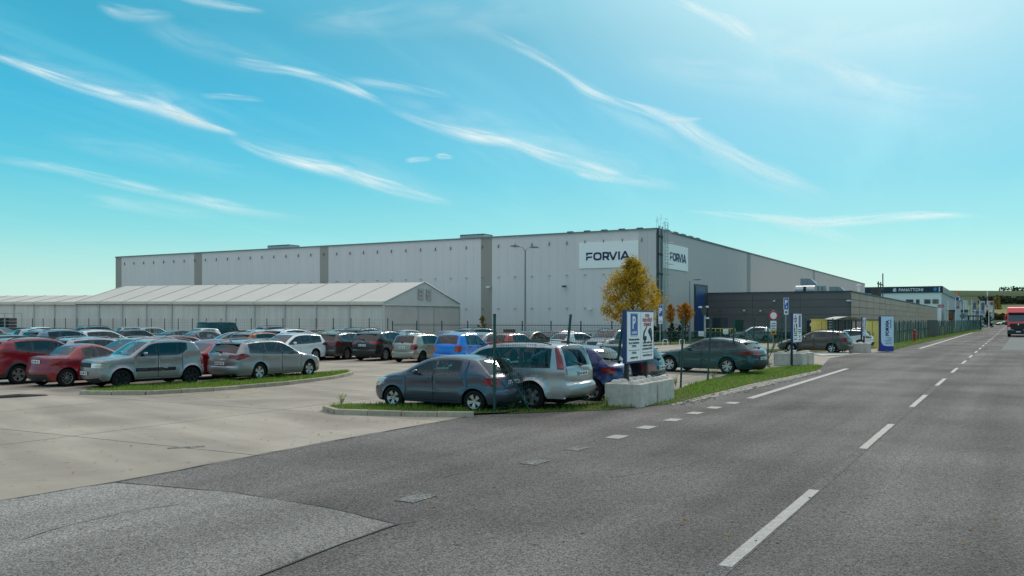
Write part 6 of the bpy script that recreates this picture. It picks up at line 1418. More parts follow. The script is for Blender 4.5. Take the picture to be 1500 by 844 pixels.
# street lamps
def lamp(px, Y, ztop, arms, lab, drop=-.15):
    p = Vector((X_(px, Y), Y, 0)); r, I = wroot('street_lamp', p, lab, 'street lamp')
    mb = MB(); mb.tube((0, 0, 0), (0, 0, 1.2), .11, .10, 10).tube((0, 0, 1.2), (0, 0, ztop), .085, .05, 10); mb.build('pole', [mat('lamp_pole', (.20, .21, .22), .5, .3)], r, smooth=True)
    for dx, dy, up in arms:
        mb = MB(); mb.path([(0, 0, ztop - .1), (dx * .4, dy * .4, ztop + up * .8), (dx, dy, ztop + up)], .035, 6); mb.build('arm', [M_STEEL], r)
        e_ = Vector((dx, dy, ztop + up)); dr = Vector((dx, dy, 0)).normalized(); mb = MB(); vs = []
        for t, w_, h_ in ((-.1, .05, .05), (.05, .09, .07), (.35, .12, .09), (.6, .11, .07), (.72, .06, .03)):
            c = e_ + dr * t + Vector((0, 0, .02 * t)); n_2 = Vector((-dr.y, dr.x, 0)); vs += [c - n_2 * w_ - Vector((0, 0, h_ * .4)), c + n_2 * w_ - Vector((0, 0, h_ * .4)), c + n_2 * w_ * .6 + Vector((0, 0, h_)), c - n_2 * w_ * .6 + Vector((0, 0, h_))]
        mb.add(vs, [(4 * i + j, 4 * i + (j + 1) % 4, 4 * i + 4 + (j + 1) % 4, 4 * i + 4 + j) for i in range(4) for j in range(4)] + [(3, 2, 1, 0), (16, 17, 18, 19)]); mb.build('lamp_head', [mat('lamp_grey', (.12, .125, .13), .5, .2)], r)
    return r
lamp(769.5, 69.0, Z_(366, 69), [(-.55, -.3, .22), (.45, .25, .20)], 'tall street lamp with two heads rising from the car park behind the silver off-roader')
lamp(1010.5, 82.0, Z_(412, 82), [(.42, .1, .12)], 'single-headed street lamp in front of the grey side wall and small orange tree')
Ym = 84.0; r, I = wroot('camera_mast', Vector((X_(1032.5, Ym), Ym, 0)), 'grey mast with funnel-shaped bracket and white cameras beside the blue gate', 'mast')
mb = MB(); mb.tube((0, 0, 0), (0, 0, Z_(449, Ym)), .11, .09, 10); mb.build('pole', [M_STEEL], r, smooth=True)
mb = MB(); mb.prism([(-.45, Z_(449, Ym)), (.18, Z_(449, Ym)), (.05, Z_(462, Ym)), (-.25, Z_(462, Ym))], (0, -.14, 0), (1, 0, 0), (0, 0, 1), (0, -1, 0), .12); mb.build('bracket', [M_DSTEEL], r)
for x, z in ((-.48, 450), (.15, 449.5), (.2, 466)): mb = MB(); mb.box((x, -.2, Z_(z, Ym)), (.2, .3, .16), rz=.4); mb.build('camera_head', [M_WHITE], r)
# bike hoops
for i, (px, py) in enumerate(((971, 504), (995.5, 503))):
    Y = 76; p = Vector((X_(px, Y), Y, 0)); r, I = wroot('bike_hoop', p, ['left pale bike hoop beyond the teal estate, nearer the nearest board', 'right pale bike hoop beyond the bonnet of the teal estate'][i], 'bike rack', 'pale bike hoops')
    mb = MB(); mb.path([(0, 0, 0), (0, 0, .42), (.06, 0, .5), (.36, 0, .5), (.42, 0, .42), (.42, 0, 0)], .035, 6); mb.build('hoop', [M_WHITE], r)
# pallets beyond the yard fence
for px, w_, h_, m, lab in ((746, .9, .75, (.12, .09, .06), 'small brown crate behind the yard fence, left of the lamp pole'), (790, 2.6, .55, (.06, .055, .05), 'long low dark planter behind the yard fence, right of the lamp pole'), (830, .8, .75, (.14, .11, .07), 'small brown crate behind the yard fence above the white hatchback'), (846, 2.4, .5, (.10, .11, .12), 'low grey planter behind the yard fence above the white hatchback')):
    Y = 86 - (px - 740) * .08; p = Vector((X_(px, Y), Y, .45)); r, I = wroot('storage_crate', Vector((p.x, p.y, 0)), lab, 'crate', 'crates behind the yard fence', A_U)
    for k in range(3): mb = MB(); mb.box((0, 0, .28 + h_ * (k + .5) / 2.2), (w_, .8, h_ / 2.2 - .04)); mb.build('board', [mat('crate_%d' % px, m, .8, noise=(3, .3))], r)
    mb = MB(); mb.box((0, 0, .14), (w_ * .9, .7, .28)); mb.build('base', [M_DSTEEL], r)
# ---- trees
def tree(p, h, crown, n, leafm, lab, trunk_r=.09, clear=1.9, group=None, ls=.11, seed=1, nb=26, name='tree', top=.5, barkc=(.07, .055, .04)):
    rnd = random.Random(seed); r, I = wroot(name, p, lab, 'tree', group); bark = mat('bark_%d' % seed, barkc, .9, noise=(12, .4))
    mb = MB(); k = 8; pts = []
    for i in range(k + 1): t = i / k; pts.append(Vector((.06 * math.sin(3 * t), .05 * math.sin(2.3 * t + 1), h * .93 * t)))
    for i in range(k): mb.tube(pts[i], pts[i + 1], trunk_r * (1 - .85 * i / k), trunk_r * (1 - .85 * (i + 1) / k), 8, False)
    mb.build('trunk', [bark], r, smooth=True)
    cw, cl_ = crown; lv = MB(); V = []; F = []; lb_ = MB(); tips = []
    def rad(t): return cw * (math.sin(math.pi * min(1, (t * (1 - .0) + .06)) ** top) ** .8)
    for b in range(nb):
        t = (b + rnd.random()) / nb; z = clear + (h - clear) * t * .93; a = b * 2.4 + rnd.uniform(-.3, .3); L = rad(t) * rnd.uniform(.75, 1.08); up = L * rnd.uniform(.45, .9)
        base = Vector((0, 0, z - up * .4)); tip = base + Vector((math.cos(a) * L, math.sin(a) * L, up)); mid_ = base.lerp(tip, .5) + Vector((0, 0, L * .08))
        lb_.tube(base, mid_, trunk_r * .25, trunk_r * .16, 5, False).tube(mid_, tip, trunk_r * .16, .006, 5, False)
        for q in range(7): f = rnd.uniform(.25, 1.0); c = base.lerp(tip, f); tips.append((c + Vector((rnd.gauss(0, .12), rnd.gauss(0, .12), rnd.gauss(0, .12))) * cw * .6, cw * rnd.uniform(.10, .24)))
    lb_.build('branches', [bark], r, smooth=True)['kind'] = 'stuff'
    for i in range(n):
        c, rr = tips[rnd.randrange(len(tips))]; d = Vector((rnd.gauss(0, 1), rnd.gauss(0, 1), rnd.gauss(0, .9))); d = d.normalized() * rr * rnd.random() ** .5; q = c + d
        u_ = Vector((rnd.gauss(0, 1), rnd.gauss(0, 1), rnd.gauss(0, .5))).normalized(); w_ = u_.cross(Vector((rnd.gauss(0, 1), rnd.gauss(0, 1), rnd.gauss(0, 1)))).normalized(); s = ls * rnd.uniform(.6, 1.2)
        j = len(V); V += [q - u_ * s * .5, q + w_ * s * .36, q + u_ * s * .5, q - w_ * s * .36]; F.append((j, j + 1, j + 2, j + 3))
    me = bpy.data.meshes.new('crown'); me.from_pydata(V, [], F); me.materials.append(leafm); o = obj('crown', me, r); o['kind'] = 'stuff'; return r
L_Y = leafmat('leaves_yellow', (.3, .2, .03), .5, (3.2, [(.16, .16, .025), (.40, .30, .04), (.62, .38, .045), (.54, .25, .035)]))
L_O = leafmat('leaves_orange', (.4, .16, .02), .45, (5, [(.30, .12, .012), (.46, .19, .02), (.55, .28, .03)]))
L_G = leafmat('leaves_olive', (.12, .13, .03), .4, (4, [(.05, .07, .015), (.16, .15, .03), (.26, .20, .04)]))
tree(Vector((X_(926, 62), 62, 0)), Z_(378, 62), (2.55, 0), 19000, L_Y, 'large autumn tree with a yellow-brown pyramid crown in front of the FORVIA wall', .12, 1.6, seed=3, nb=44, ls=.135, top=.60)
tree(Vector((X_(982, 80), 80, 0)), Z_(445, 80), (.60, 0), 3000, L_O, 'smaller orange egg-shaped tree right of the blue P sign', .06, 2.0, 'small orange trees by the side wall', .10, 5, 30, top=.85)
tree(Vector((X_(1003.5, 81), 81, 0)), Z_(444, 81), (1.0, 0), 5200, L_O, 'wider round orange tree behind the single-headed street lamp', .07, 2.0, 'small orange trees by the side wall', .10, 6, 36, top=.95)
tree(Vector((X_(707, 79), 79, 0)), Z_(461, 79), (.55, 0), 420, L_G, 'thin sparse olive-green tree behind the yard fence near the tent gable', .06, 1.0, None, .17, 9, 12)
tree(Vector((X_(1391, 215), 215, 0)), Z_(456, 215), (.8, 0), 1500, L_O, 'small golden tree beside the white flagpoles', .06, .8, None, .22, 11, 16)
tree(Vector((X_(1447, 260), 260, 0)), Z_(456, 260), (1.5, 0), 2600, leafmat('leaves_dark', (.03, .04, .015), .3), 'dark bushy tree where the road meets the crossing', .1, .6, None, .3, 12, 20)
tree(Vector((X_(1461, 700), 700, 8)), 15, (4.2, 0), 2200, leafmat('leaves_ochre', (.30, .24, .08), .3), 'pale ochre tree standing on the hillside', .3, 2, None, .9, 13, 20)
for px, Y, s, lab in ((985, 88, 1.0, 'dark bush behind the smaller orange tree'), (1000, 89, 1.2, 'dark bush behind the wider orange tree'), (958, 87, .9, 'dark bush under the right side of the yellow tree')):
    tree(Vector((X_(px, Y), Y, 0)), 1.9 * s, (.9 * s, 0), 1500, leafmat('bush_dark', (.035, .035, .02), .3, (5, [(.02, .03, .012), (.06, .05, .025)])), lab, .04, .1, 'bushes along the side wall', .13, int(px), 14, name='bush', top=.6)
# ---- rack with black crates at the left edge
Y = 96; r, I = wroot('trailer_frame', Vector((X_(-30, Y), Y, 0)), 'low dark trailer with an upright grey frame at the far left', 'trailer')
w_ = (41 + 30) / FPX * Y; mb = MB(); mb.box((w_ / 2, 0, 1.2), (w_, 2.2, .28)); mb.build('deck', [M_DSTEEL], r)
mb = MB(); 
for x in (w_ * .63, w_ * .98): mb.tube((x, -1, 0), (x, -1, Z_(459, Y)), .06, n=6)
mb.tube((w_ * .2, -1, Z_(459, Y)), (w_ * .98, -1, Z_(459, Y)), .05, n=6); mb.build('frame', [M_STEEL], r)
for x in (w_ * .5, w_ * .8): mb = MB(); mb.lathe([(.02, -.12), (.4, -.12), (.42, 0), (.4, .12), (.02, .12)], M=Matrix.Translation((x, -1, .45)) @ Matrix.Rotation(R(90), 4, 'X'), n=16); mb.build('wheel', [M_TYRE], r)
for k in range(4):
    for j in range(3):
        mb = MB(); cx = X_(-24 + k * 12.4, Y); mb.box((cx, Y, 1.36 + .36 * (j + .5)), (.86, 1.6, .33)); b = mb.build('black_crate', [mat('crate_black', (.015, .018, .024), .5, vary=.3)]); bevel(b, .04)
        tag(b, 'black crate on the dark trailer, %s layer, %s column from the left' % (('bottom', 'middle', 'top')[j], ('first', 'second', 'third', 'fourth')[k]), 'crate', 'black crates on the trailer')
# ---- flags, pylon, mast, far clutter at the end of the road
def flag(px, Y, ytop, ybot, fx, fy0, fy1, fm, lab, mark=None):
    p = Vector((X_(px, Y), Y, 0)); r, I = wroot('flagpole', p, lab, 'flagpole', None); mb = MB(); mb.tube((0, 0, 0), (0, 0, Z_(ytop, Y)), .11, .07, 8); mb.build('pole', [M_WHITE], r)
    if fx:
        z0, z1 = Z_(fy1, Y), Z_(fy0, Y); w_ = fx / FPX * Y; mb = MB(); vs = []; nx = 8
        for i in range(nx + 1):
            for j in range(5): t = i / nx; vs.append((.12 + w_ * t, -.12 * math.sin(5 * t + .6 * j), z0 + (z1 - z0) * j / 4 + .25 * t * (0 if j else 1)))
        mb.add(vs, [(i * 5 + j, (i + 1) * 5 + j, (i + 1) * 5 + j + 1, i * 5 + j + 1) for i in range(nx) for j in range(4)]); mb.build('flag', [fm], r, smooth=True)
        if mark: mb = MB(); mb.box((.12 + w_ * .5, -.22, z0 + (z1 - z0) * mark[1]), (w_ * .6, .04, (z1 - z0) * mark[2])); mb.build('emblem', [mark[0]], r)
FW = mat('flag_white', (.52, .54, .55), .7); FG = mat('flag_grey', (.30, .31, .33), .7); FY = mat('flag_lime', (.42, .44, .22), .7); FD = mat('flag_print', (.10, .11, .18), .7)
flag(1388.5, 200, 441, 471, 0, 0, 0, None, 'bare white pole left of the golden tree, first of the row')
flag(1399.8, 205, 436, 472, 5, 440, 453, FG, 'white pole with a grey flag beside the navy-topped pylon', (M_RED, .2, .25))
flag(1411.4, 212, 439, 465, 6, 440, 454, FW, 'white pole with a plain white flag above the diamond sign')
flag(1423.5, 220, 439, 465, 6, 441, 455, FG, 'white pole with a light grey lettered flag right of the lime banner', (FD, .5, .6))
flag(1435.0, 228, 441, 466, 7, 441, 457, FW, 'white pole with a white flag bearing dark vertical print left of the striped mast', (FD, .5, .7))
flag(1448.5, 236, 441, 466, 6, 441, 455, FW, 'white pole with a flag bearing a red square, right of the striped mast', (M_RED, .75, .3))
flag(1419.0, 250, 448, 468, 5, 449, 462, FY, 'lower pole with a lime banner'); flag(1428.0, 255, 450, 468, 6, 450, 463, FG, 'lower pole with a grey striped banner', (FD, .4, .3)); flag(1443.0, 262, 449, 470, 5, 450, 462, FW, 'lower pole with a pale banner printed in red beside the mast', (M_RED, .5, .3)); flag(1453.0, 268, 450, 472, 3, 451, 466, FG, 'last low pole with a narrow grey banner')
Y = 215; r, I = wroot('pylon_sign', Vector((X_(1401, Y), Y, 0)), 'tall pale pylon sign with a navy and white head', 'pylon sign'); w_ = 6.5 / FPX * Y
mb = MB(); mb.box((w_ / 2, .3, Z_(441, Y) / 2), (w_, .5, Z_(441, Y))); mb.build('shaft', [mat('pylon_pale', (.42, .50, .52), .5)], r); mb = MB(); mb.box((w_ / 2, .25, Z_(438.5, Y)), (w_ * 1.05, .6, 5 / FPX * Y)); mb.build('head', [M_NAVY], r); mb = MB(); mb.box((w_ * .7, -.08, Z_(438.3, Y)), (w_ * .35, .05, 3 / FPX * Y)); mb.build('emblem', [M_WHITE], r)
Y = 420; r, I = wroot('striped_mast', Vector((X_(1446.5, Y), Y, 0)), 'red and white striped lattice mast rising in front of the hill', 'mast'); z = 0; k = 0; zt = Z_(427, Y)
mo = mat('mast_orange', (.55, .16, .06), .5); 
while z < zt - .1: h_ = min(zt / 7, zt - z); mb = MB(); mb.box((0, 0, z + h_ / 2), (.62 - .25 * z / zt, .62 - .25 * z / zt, h_)); mb.build('segment', [mo if k % 2 else M_WHITE], r); z += h_; k += 1
mb = MB(); mb.box((0, 0, Z_(434.5, Y)), (3.4, .12, .12)); mb.build('crossarm', [M_STEEL], r); mb = MB(); mb.box((2.9, 0, Z_(436, Y)), (1.0, .6, .7)); mb.build('antenna_box', [M_DSTEEL], r)
Y = 420; r, I = wroot('red_beacon_tower', Vector((X_(1403, Y), Y, 0)), 'small red-topped tower above the pylon sign in the distance', 'tower'); mb = MB(); mb.box((0, 0, Z_(434, Y) / 2), (1.2, 1.2, Z_(434, Y))); mb.build('shaft', [M_WHITE], r); mb = MB(); mb.box((0, 0, Z_(431, Y)), (1.0, 1.0, 2)); mb.build('beacon', [mo], r)
# low white sheds behind the flags
for px0, px1, yt, Y, m, lab, nw in ((1413, 1424, 455, 300, 'shed_a', 'low grey shed behind the lime banner', 3), (1424, 1441, 457, 290, 'shed_b', 'low pale blue-grey shed with dark windows behind the flags', 5), (1441, 1456, 459, 296, 'shed_c', 'low white shed at the right end of the flag row', 4)):
    w_ = (px1 - px0) / FPX * Y; h_ = Z_(yt, Y); r, I = wroot('far_shed', Vector((X_(px0, Y), Y, 0)), lab, 'building', 'low sheds behind the flags'); mb = MB(); mb.box((w_ / 2, 6, h_ / 2), (w_, 12, h_)); mb.build('wall', [mat(m, (.38, .41, .43) if m != 'shed_a' else (.20, .21, .21), .6)], r)
    mb = MB(); mb.box((w_ / 2, 6, h_ + .15), (w_ + .4, 12.4, .3)); mb.build('roof', [M_DSTEEL], r)
    for k in range(nw): mb = MB(); mb.box((w_ * (k + .5) / nw, -.05, h_ * .55), (w_ / nw * .6, .1, h_ * .3)); mb.build('window', [M_WIN], r)
Y = 190; w_ = 19 / FPX * Y; r, I = wroot('entrance_canopy', Vector((X_(1418, Y), Y, 0)), 'dark flat entrance canopy at the end of the paling fence', 'canopy'); mb = MB(); mb.box((w_ / 2, 0, Z_(463, Y)), (w_, 1.5, .25)); mb.build('roof', [M_INK], r)
for x in (.1, w_ - .1): mb = MB(); mb.box((x, 0, Z_(463, Y) / 2), (.22, .22, Z_(463, Y))); mb.build('post', [M_INK], r)
mb = MB(); mb.box((w_ * .45, .3, 1.3), (w_ * .55, .2, 1.5)); mb.build('panel', [M_DSTEEL], r)
for px, Y, w_, h_, lab in ((1342, 250, 1.4, .0, ''), ):
    pass
r, I = wroot('banner_sign', Vector((X_(1373, 225), 225, 0)), 'red and white banner sign sticking up behind the annex roof', 'banner'); mb = MB(); mb.tube((0, 0, 0), (0, 0, Z_(446, 225)), .09, n=6); mb.build('pole', [M_WHITE], r); mb = MB(); mb.box((.8, 0, Z_(448.5, 225)), (1.8, .06, .75)); mb.build('panel', [M_RED], r); mb = MB(); mb.box((.8, -.05, Z_(448.5, 225)), (1.5, .03, .14)); mb.build('print', [M_WHITE], r)
for px, Y, hh, lab in ((1452, 240, 1.3, 'small red bush at the road end'), (1436, 235, 1.6, 'dark bush below the banners')):
    tree(Vector((X_(px, Y), Y, 0)), hh, (.9, 0), 500, leafmat('bush_' + str(px), (.14, .03, .02) if px == 1452 else (.03, .04, .02), .3), lab, .04, .1, None, .25, px, 8, name='bush', top=.6)
# wooden-grey utility pole line over the annex is too thin to see; wires omitted
# ---- red lorry
Y = 112; tx = X_(1475.2, Y); hd = math.atan2(-RD.y, -RD.x)
r, I = wroot('lorry', Vector((tx, Y, 0)) + RN * 1.25 + RD * .0, 'bright red articulated lorry driving towards the camera on the right lane', 'lorry', rz=hd)
# local +x = travelling direction (towards the camera), +y = its left
MR = mat('lorry_red', (.86, .03, .03), .28, coat=1)
mb = MB(); P_ = [(-2.2, .95), (-.05, .95), (.0, 1.5), (-.02, 2.0), (-.28, 3.05), (-.75, 3.75), (-1.6, 3.86), (-2.2, 3.86)]
mb.prism(P_, (0, -1.24, 0), (1, 0, 0), (0, 0, 1), (0, 1, 0), 2.48); b = mb.build('cab', [MR], r, recalc=True); bevel(b, .10, 3)
mb = MB(); mb.add([(.02, -1.12, 2.02), (.02, 1.12, 2.02), (-.25, 1.08, 2.98), (-.25, -1.08, 2.98)], [(0, 1, 2, 3)]); mb.build('windscreen', [M_WIN], r)
mb = MB(); mb.box((-.08, 0, 3.08), (.5, 2.2, .10)); mb.build('sun_visor', [M_INK], r)
mb = MB(); mb.box((.02, 0, 1.35), (.10, 1.9, .75)); mb.build('grille', [M_INK], r)
mb = MB(); mb.prism([(0, -.13), (.09, 0), (0, .13), (-.09, 0)], (.075, 0, 1.62), (0, 1, 0), (0, 0, 1), (1, 0, 0), .02); mb.build('emblem', [M_CHROME], r)
mb = MB(); mb.box((-.05, 0, .62), (.35, 2.46, .55)); b = mb.build('bumper', [M_BLK], r); bevel(b, .06)
mb = MB(); mb.box((.13, 0, .68), (.02, .52, .12)); mb.build('number_plate', [M_PLATE], r)
for s in (-1, 1):
    mb = MB(); mb.box((.03, s * 1.02, 1.05), (.12, .36, .36)); b = mb.build('headlight', [M_HEADL], r); bevel(b, .04)
    mb = MB(); mb.box((-.25, s * 1.48, 2.45), (.16, .22, .62)).tube((-.35, s * 1.25, 2.75), (-.25, s * 1.48, 2.75), .03); mb.build('mirror', [M_RED], r)
    mb = MB(); mb.box((-.75, s * 1.245, 2.42), (.85, .02, .8)); mb.build('side_window', [M_WIN], r)
    for x in (-1.15, -4.6, -9.0, -10.3, -11.6):
        mb = MB(); mb.lathe([(.02, -.16), (.44, -.17), (.50, -.12), (.50, .12), (.44, .17), (.02, .17)], M=Matrix.Translation((x, s * 1.02, .50)) @ Matrix.Rotation(R(90), 4, 'X'), n=20); w2 = mb.build('wheel', [M_TYRE], r, smooth=True)
        mb = MB(); mb.lathe([(.001, .19), (.12, .19), (.28, .12), (.30, .18)], M=Matrix.Translation((x, s * 1.02, .50)) @ Matrix.Rotation(R(-90 if s > 0 else 90), 4, 'X'), n=16); mb.build('rim', [M_RIM], w2)
mb = MB(); mb.box((-5.0, 0, .85), (9.5, 1.0, .3)); mb.build('chassis', [M_DARK], r)
mb = MB(); mb.box((-8.8, 0, 2.62), (12.4, 2.5, 2.8)); b = mb.build('trailer_body', [mat('tarpaulin_red', (.75, .045, .045), .5)], r); bevel(b, .04)
for s in (-1, 1): mb = MB(); mb.box((-8.8, s * 1.26, 3.98), (12.5, .05, .12)); mb.build('trailer_rail', [M_STEEL], r)
# ------------------------------------------------------------------ parked cars
pc = {}
def PC(n, c, metal=.4, rough=.33):
    if n not in pc: pc[n] = paint(n, c, metal, rough)
    return pc[n]
RED = lambda: PC('red', (.25, .008, .018), .15); DRED = lambda: PC('dark_red', (.16, .012, .018), .3); SIL = lambda: PC('silver', (.42, .405, .415), .6); SIL2 = lambda: PC('silver_blue', (.34, .355, .40), .6); WHT = lambda: PC('white', (.68, .70, .71), 0)
GSIL = lambda: PC('grey_silver', (.29, .275, .285), .55); BLKP = lambda: PC('black', (.010, .010, .012), .1); DBL = lambda: PC('slate_blue', (.062, .080, .118), .55); GRY = lambda: PC('grey', (.13, .14, .155), .5); TAU = lambda: PC('taupe', (.20, .19, .175), .5); BRN = lambda: PC('brown', (.075, .062, .060), .5)
BEI = lambda: PC('beige', (.36, .33, .27), .5); BLU = lambda: PC('bright_blue', (.01, .17, .62), .2); NAV = lambda: PC('navy', (.012, .022, .13), .4); ORG = lambda: PC('orange', (.30, .085, .03), .4); LIME = lambda: PC('lime', (.34, .42, .08), .2)
TEAL = lambda: PC('teal', (.015, .060, .068), .4); CORAL = lambda: PC('coral', (.42, .055, .035), .15); DGRN = lambda: PC('bottle', (.03, .05, .05), .4); STEELB = lambda: PC('steel_blue', (.16, .22, .28), .5)
def by_wheel(typ, px, py, ang, which, side, s=1.0):
    """centre of a car whose wheel contact patch (rear/front, left/right) is seen at px, py"""
    T = TYPES[typ]; P = G(px, py); x = (T['L'] / 2 - T['fo'] - T['wb']) if which == 'r' else (T['L'] / 2 - T['fo']); y = (T['W'] / 2 - .09) * (1 if side == 'l' else -1)
    x *= s; y *= s; c, n = math.cos(ang), math.sin(ang); return Vector((P.x - (x * c - y * n), P.y - (x * n + y * c), 0))
def by_roof(typ, px, py, s=1.0, Y=None):
    T = TYPES[typ]; Y = Y or (CAMH - T['H'] * s - (.04 if T.get('rails') else 0)) * FPX / (py - HOR); return Vector((X_(px, Y), Y, 0))
AU, AV, AW = A_U, A_V, A_V + math.pi
G1 = 'cars in the row behind the near fence'; G2 = 'cars in the second row of the lot'; G3 = 'cars parked in the front left of the lot'; G4 = 'cars in the far rows of the lot'
def W_(typ, c, px, py, ang, wh, sd, lab, far=0, **k):
    s = k.get('s', 1.0); return park(typ, c, by_wheel(typ, px, py, ang, wh, sd, s), ang, lab, far, **k)
def Rf(typ, c, px, py, ang, lab, far=2, Y=None, **k):
    s = k.get('s', 1.0); return park(typ, c, by_roof(typ, px, py, s, Y), ang, lab, far, **k)
# right-hand near row
W_('hatch_round', DBL(), 696, 604.5, R(150), 'r', 'l', 'slate blue rounded hatchback nearest the camera, behind the kerbed grass strip', group=G1, sz=.93)
W_('suv_boxy', SIL(), 780.5, 599.5, R(150), 'r', 'l', 'silver boxy off-roader with tall rear lamps and roof rails behind the wire fence', group=G1, sz=.965)
W_('hatch_round', NAV(), 869, 587.5, R(150), 'r', 'l', 'dark blue hatchback with its boot against the lettered board', group=G1, s=1.04)
W_('hatch_modern', BLKP(), 921, 578, R(150), 'r', 'l', 'black hatchback partly hidden behind the lettered board', group=G1)
W_('wagon_swept', TEAL(), 1066, 548.2, R(141), 'r', 'l', 'dark teal sleek estate car behind the green fence posts', group=G1)
W_('wagon_dark', BRN(), 1218.5, 517.5, R(148), 'r', 'l', 'dark brown estate car parked behind the middle lettered board', far=1, group=G1)
W_('hatch_modern', WHT(), 1121.5, 500.3, R(176), 'r', 'l', 'white hatchback parked side-on before the annex wall', far=1, group='cars by the annex')
Rf('hatch', WHT(), 1250, 483, R(150), 'white car behind the brown car, farther and mostly hidden by the shelter posts', Y=78, group='cars by the annex')
Rf('suv', WHT(), 1240, 489.0, R(150), 'white car with dark windows between the brown car and the farthest board', Y=69, group='cars by the annex', s=.86)
# front left group
W_('micro_suv', GSIL(), 279, 562.5, R(-131), 'r', 'l', 'silver boxy crossover with black side moulding facing the camera beside the grass island', group=G3, sz=.96)
W_('wagon', GSIL(), 378.5, 557.5, R(61), 'r', 'r', 'silver estate car with chrome window line parked along the grass island', group=G3)
W_('coupe', RED(), 97, 566.5, R(58), 'r', 'r', 'small dark red folding-roof coupe with a short boot', group=G3)
W_('suv', RED(), 25.8, 563, R(58), 'r', 'r', 'red estate-like off-roader cut by the left edge of the picture', group=G3, s=.96)
Rf('sedan', RED(), 333, 498.3, R(64), 'red saloon half hidden between the silver crossover and the silver estate', group=G3, far=1, Y=34.6)
# second row, rears towards us
W_('wagon_dark', BRN(), 507, 527, R(66), 'r', 'r', 'brown estate car with its boot to the camera, left of the black off-roader', group=G2, s=1.03)
W_('suv', BLKP(), 563.5, 528.5, R(64), 'r', 'r', 'black soft off-roader between the brown estate and the beige hatchback', group=G2, s=.97)
W_('hatch', BEI(), 617.5, 531, R(60), 'r', 'r', 'beige old hatchback with black door handles and steel wheels', group=G2)
Rf('city', BLU(), 680, 489.5, R(62), 'bright blue tall city car with roof rail stubs', group=G2, Y=43.5, far=1)
Rf('hatch', CORAL(), 753, 487.5, R(56), 'coral red hatchback beyond the roof of the silver off-roader', group=G2, Y=49, far=1)
Rf('wagon_dark', BLKP(), 455, 489.5, R(62), 'black estate car behind the bonnet of the silver estate', group=G2, Y=50, far=1)
Rf('suv', WHT(), 430, 484.5, R(60), 'white off-roader with dark side glass two cars left of the brown estate', group=G2, Y=55, far=1)
Rf('wagon', WHT(), 420, 489.5, AW, 'white car with a broad windscreen behind the silver estate roof', group=G2, Y=46.5, far=1)
Rf('suv', ORG(), 386, 487.3, R(60), 'small orange-brown crossover with a white rear window', group=G2, Y=50, s=.92, far=1)
# behind the front left group
Rf('wagon', SIL(), 190, 496.5, AW, 'silver estate with roof rails facing us right behind the silver crossover', group=G3, Y=36.0, far=1)
Rf('wagon', SIL2(), 150, 494.3, R(58), 'pale silver estate roof behind the small red coupe', group=G3, Y=37.5, far=1)
Rf('wagon_dark', DRED(), 270, 491.3, R(60), 'dark red estate with roof rails behind the silver crossover', group=G3, Y=42, far=1)
Rf('suv', STEELB(), 98, 482.7, R(56), 'large steel blue off-roader with roof rails at the left', group=G3, Y=47, far=1, s=1.04)
Rf('sedan', GRY(), 2, 490, R(60), 'grey car at the left edge behind the red off-roader', group=G3, Y=44)
Rf('hatch', BLKP(), 30, 492, R(60), 'black hatchback roof between the grey car and the steel blue off-roader', group=G3, Y=43)
# far rows
Rf('sedan', TAU(), 4, 478.5, R(-8), 'taupe saloon side-on at the far left below the black crates', group=G4, Y=84)
Rf('hatch_modern', WHT(), 68, 478, R(48), 'white hatchback, farther of two pale cars left of the steel blue off-roader', group=G4, Y=88)
Rf('hatch', SIL(), 58, 481, R(50), 'silver hatchback, nearer of two pale cars left of the steel blue off-roader', group=G4, Y=72)
Rf('suv', BLKP(), 149, 478.3, R(50), 'black off-roader in the far row in front of the tent', group=G4, Y=76)
Rf('wagon', SIL2(), 205, 479.4, R(40), 'pale blue-silver estate in the last row', group=G4, Y=88)
Rf('hatch', SIL(), 231, 480, R(30), 'silver hatchback with light side windows in the last row', group=G4, Y=84)
Rf('hatch_modern', BLKP(), 205, 483.2, R(52), 'black hatchback with a white rear window behind the silver estate roof', group=G4, Y=66)
Rf('wagon', WHT(), 157, 484.5, R(50), 'white car roof just right of the steel blue off-roader', group=G4, Y=62)
Rf('sedan', BLKP(), 272, 484, R(45), 'black saloon behind the dark red estate', group=G4, Y=64)
Rf('hatch', WHT(), 291, 481, AW, 'white hatchback left of the square black off-roader', group=G4, Y=76)
Rf('sedan', GRY(), 309, 484.5, R(38), 'dark grey saloon in front of the square black off-roader', group=G4, Y=62)
Rf('offroad', BLKP(), 327, 472, R(55), 'square black off-roader standing taller than every car around it', group=G4, Y=82, s=1.10)
Rf('sedan', TAU(), 334, 486.3, R(-150), 'taupe saloon facing left behind the red saloon', group=G4, Y=54)
Rf('wagon', WHT(), 366, 485.2, R(-145), 'white car between the taupe saloon and the orange crossover', group=G4, Y=60)
Rf('hatch', WHT(), 381, 480.5, AW, 'pale car with a tinted windscreen in the last row right of the square off-roader', group=G4, Y=80)
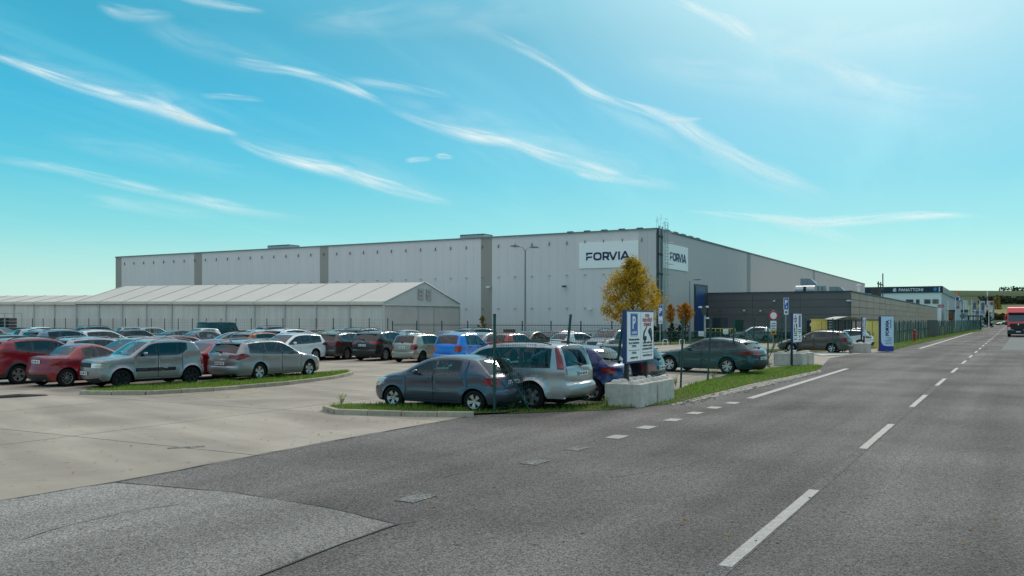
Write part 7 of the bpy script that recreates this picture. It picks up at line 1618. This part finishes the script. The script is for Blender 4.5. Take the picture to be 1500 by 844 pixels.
Rf('suv', GRY(), 409, 478.4, R(40), 'dark grey off-roader with roof rails in the last row', group=G4, Y=77)
Rf('sedan', SIL2(), 446, 483.0, R(40), 'steel silver saloon behind the white off-roader', group=G4, Y=66)
Rf('hatch', DRED(), 471, 482.6, R(30), 'dark maroon hatchback in the far row left of the lime car', group=G4, Y=68)
Rf('city', LIME(), 491, 485.6, R(50), 'lime green small car behind the brown estate', group=G4, Y=57, s=.95)
Rf('sedan', STEELB(), 508, 482.6, R(20), 'steel blue saloon between the lime car and the black off-roader', group=G4, Y=71)
Rf('suv', BLKP(), 541, 481.3, R(55), 'black off-roader with a pale rear window in the far row by the tent corner', group=G4, Y=60)
Rf('sedan', SIL(), 586, 483.4, R(-150), 'light silver saloon with a dark side window line below the tent corner', group=G4, Y=65)
Rf('wagon_dark', GRY(), 606, 488.8, R(62), 'grey estate roof just behind the beige hatchback', group=G4, Y=52)
Rf('hatch_round', DRED(), 651, 484.8, AW, 'maroon hatchback with a broad windscreen behind the bright blue city car', group=G4, Y=62)
Rf('wagon', SIL(), 664, 490.0, AW, 'silver car windscreen showing left of the bright blue city car', group=G4, Y=51)
Rf('sedan', GRY(), 714, 489.0, R(60), 'grey saloon between the bright blue city car and the coral hatchback', group=G4, Y=53)
Rf('suv', TEAL(), 708, 485.3, R(40), 'teal off-roader roof behind the grey saloon', group=G4, Y=60)
Rf('sedan', BLKP(), 781, 488.0, R(60), 'black saloon roof right behind the coral hatchback', group=G4, Y=58)
Rf('hatch_modern', RED(), 812, 485.0, R(-128), 'red hatchback facing us right of the lamp pole', group=G4, Y=60, far=1)
Rf('hatch_round', WHT(), 846, 486.2, R(38), 'white rounded hatchback with dark oval lamps, right of the red hatchback', group=G4, Y=55, far=1)
Rf('suv', GRY(), 893, 483.3, R(-125), 'grey-blue off-roader facing us below the yellow tree', group=G4, Y=55, far=1, s=.98)
# one distant car on the crossing road
park('sedan', BLKP(), (X_(1470, 330), 330, 0), R(175), 'tiny dark car crossing at the far end of the road', 2, group='cars by the annex', s=1.1)
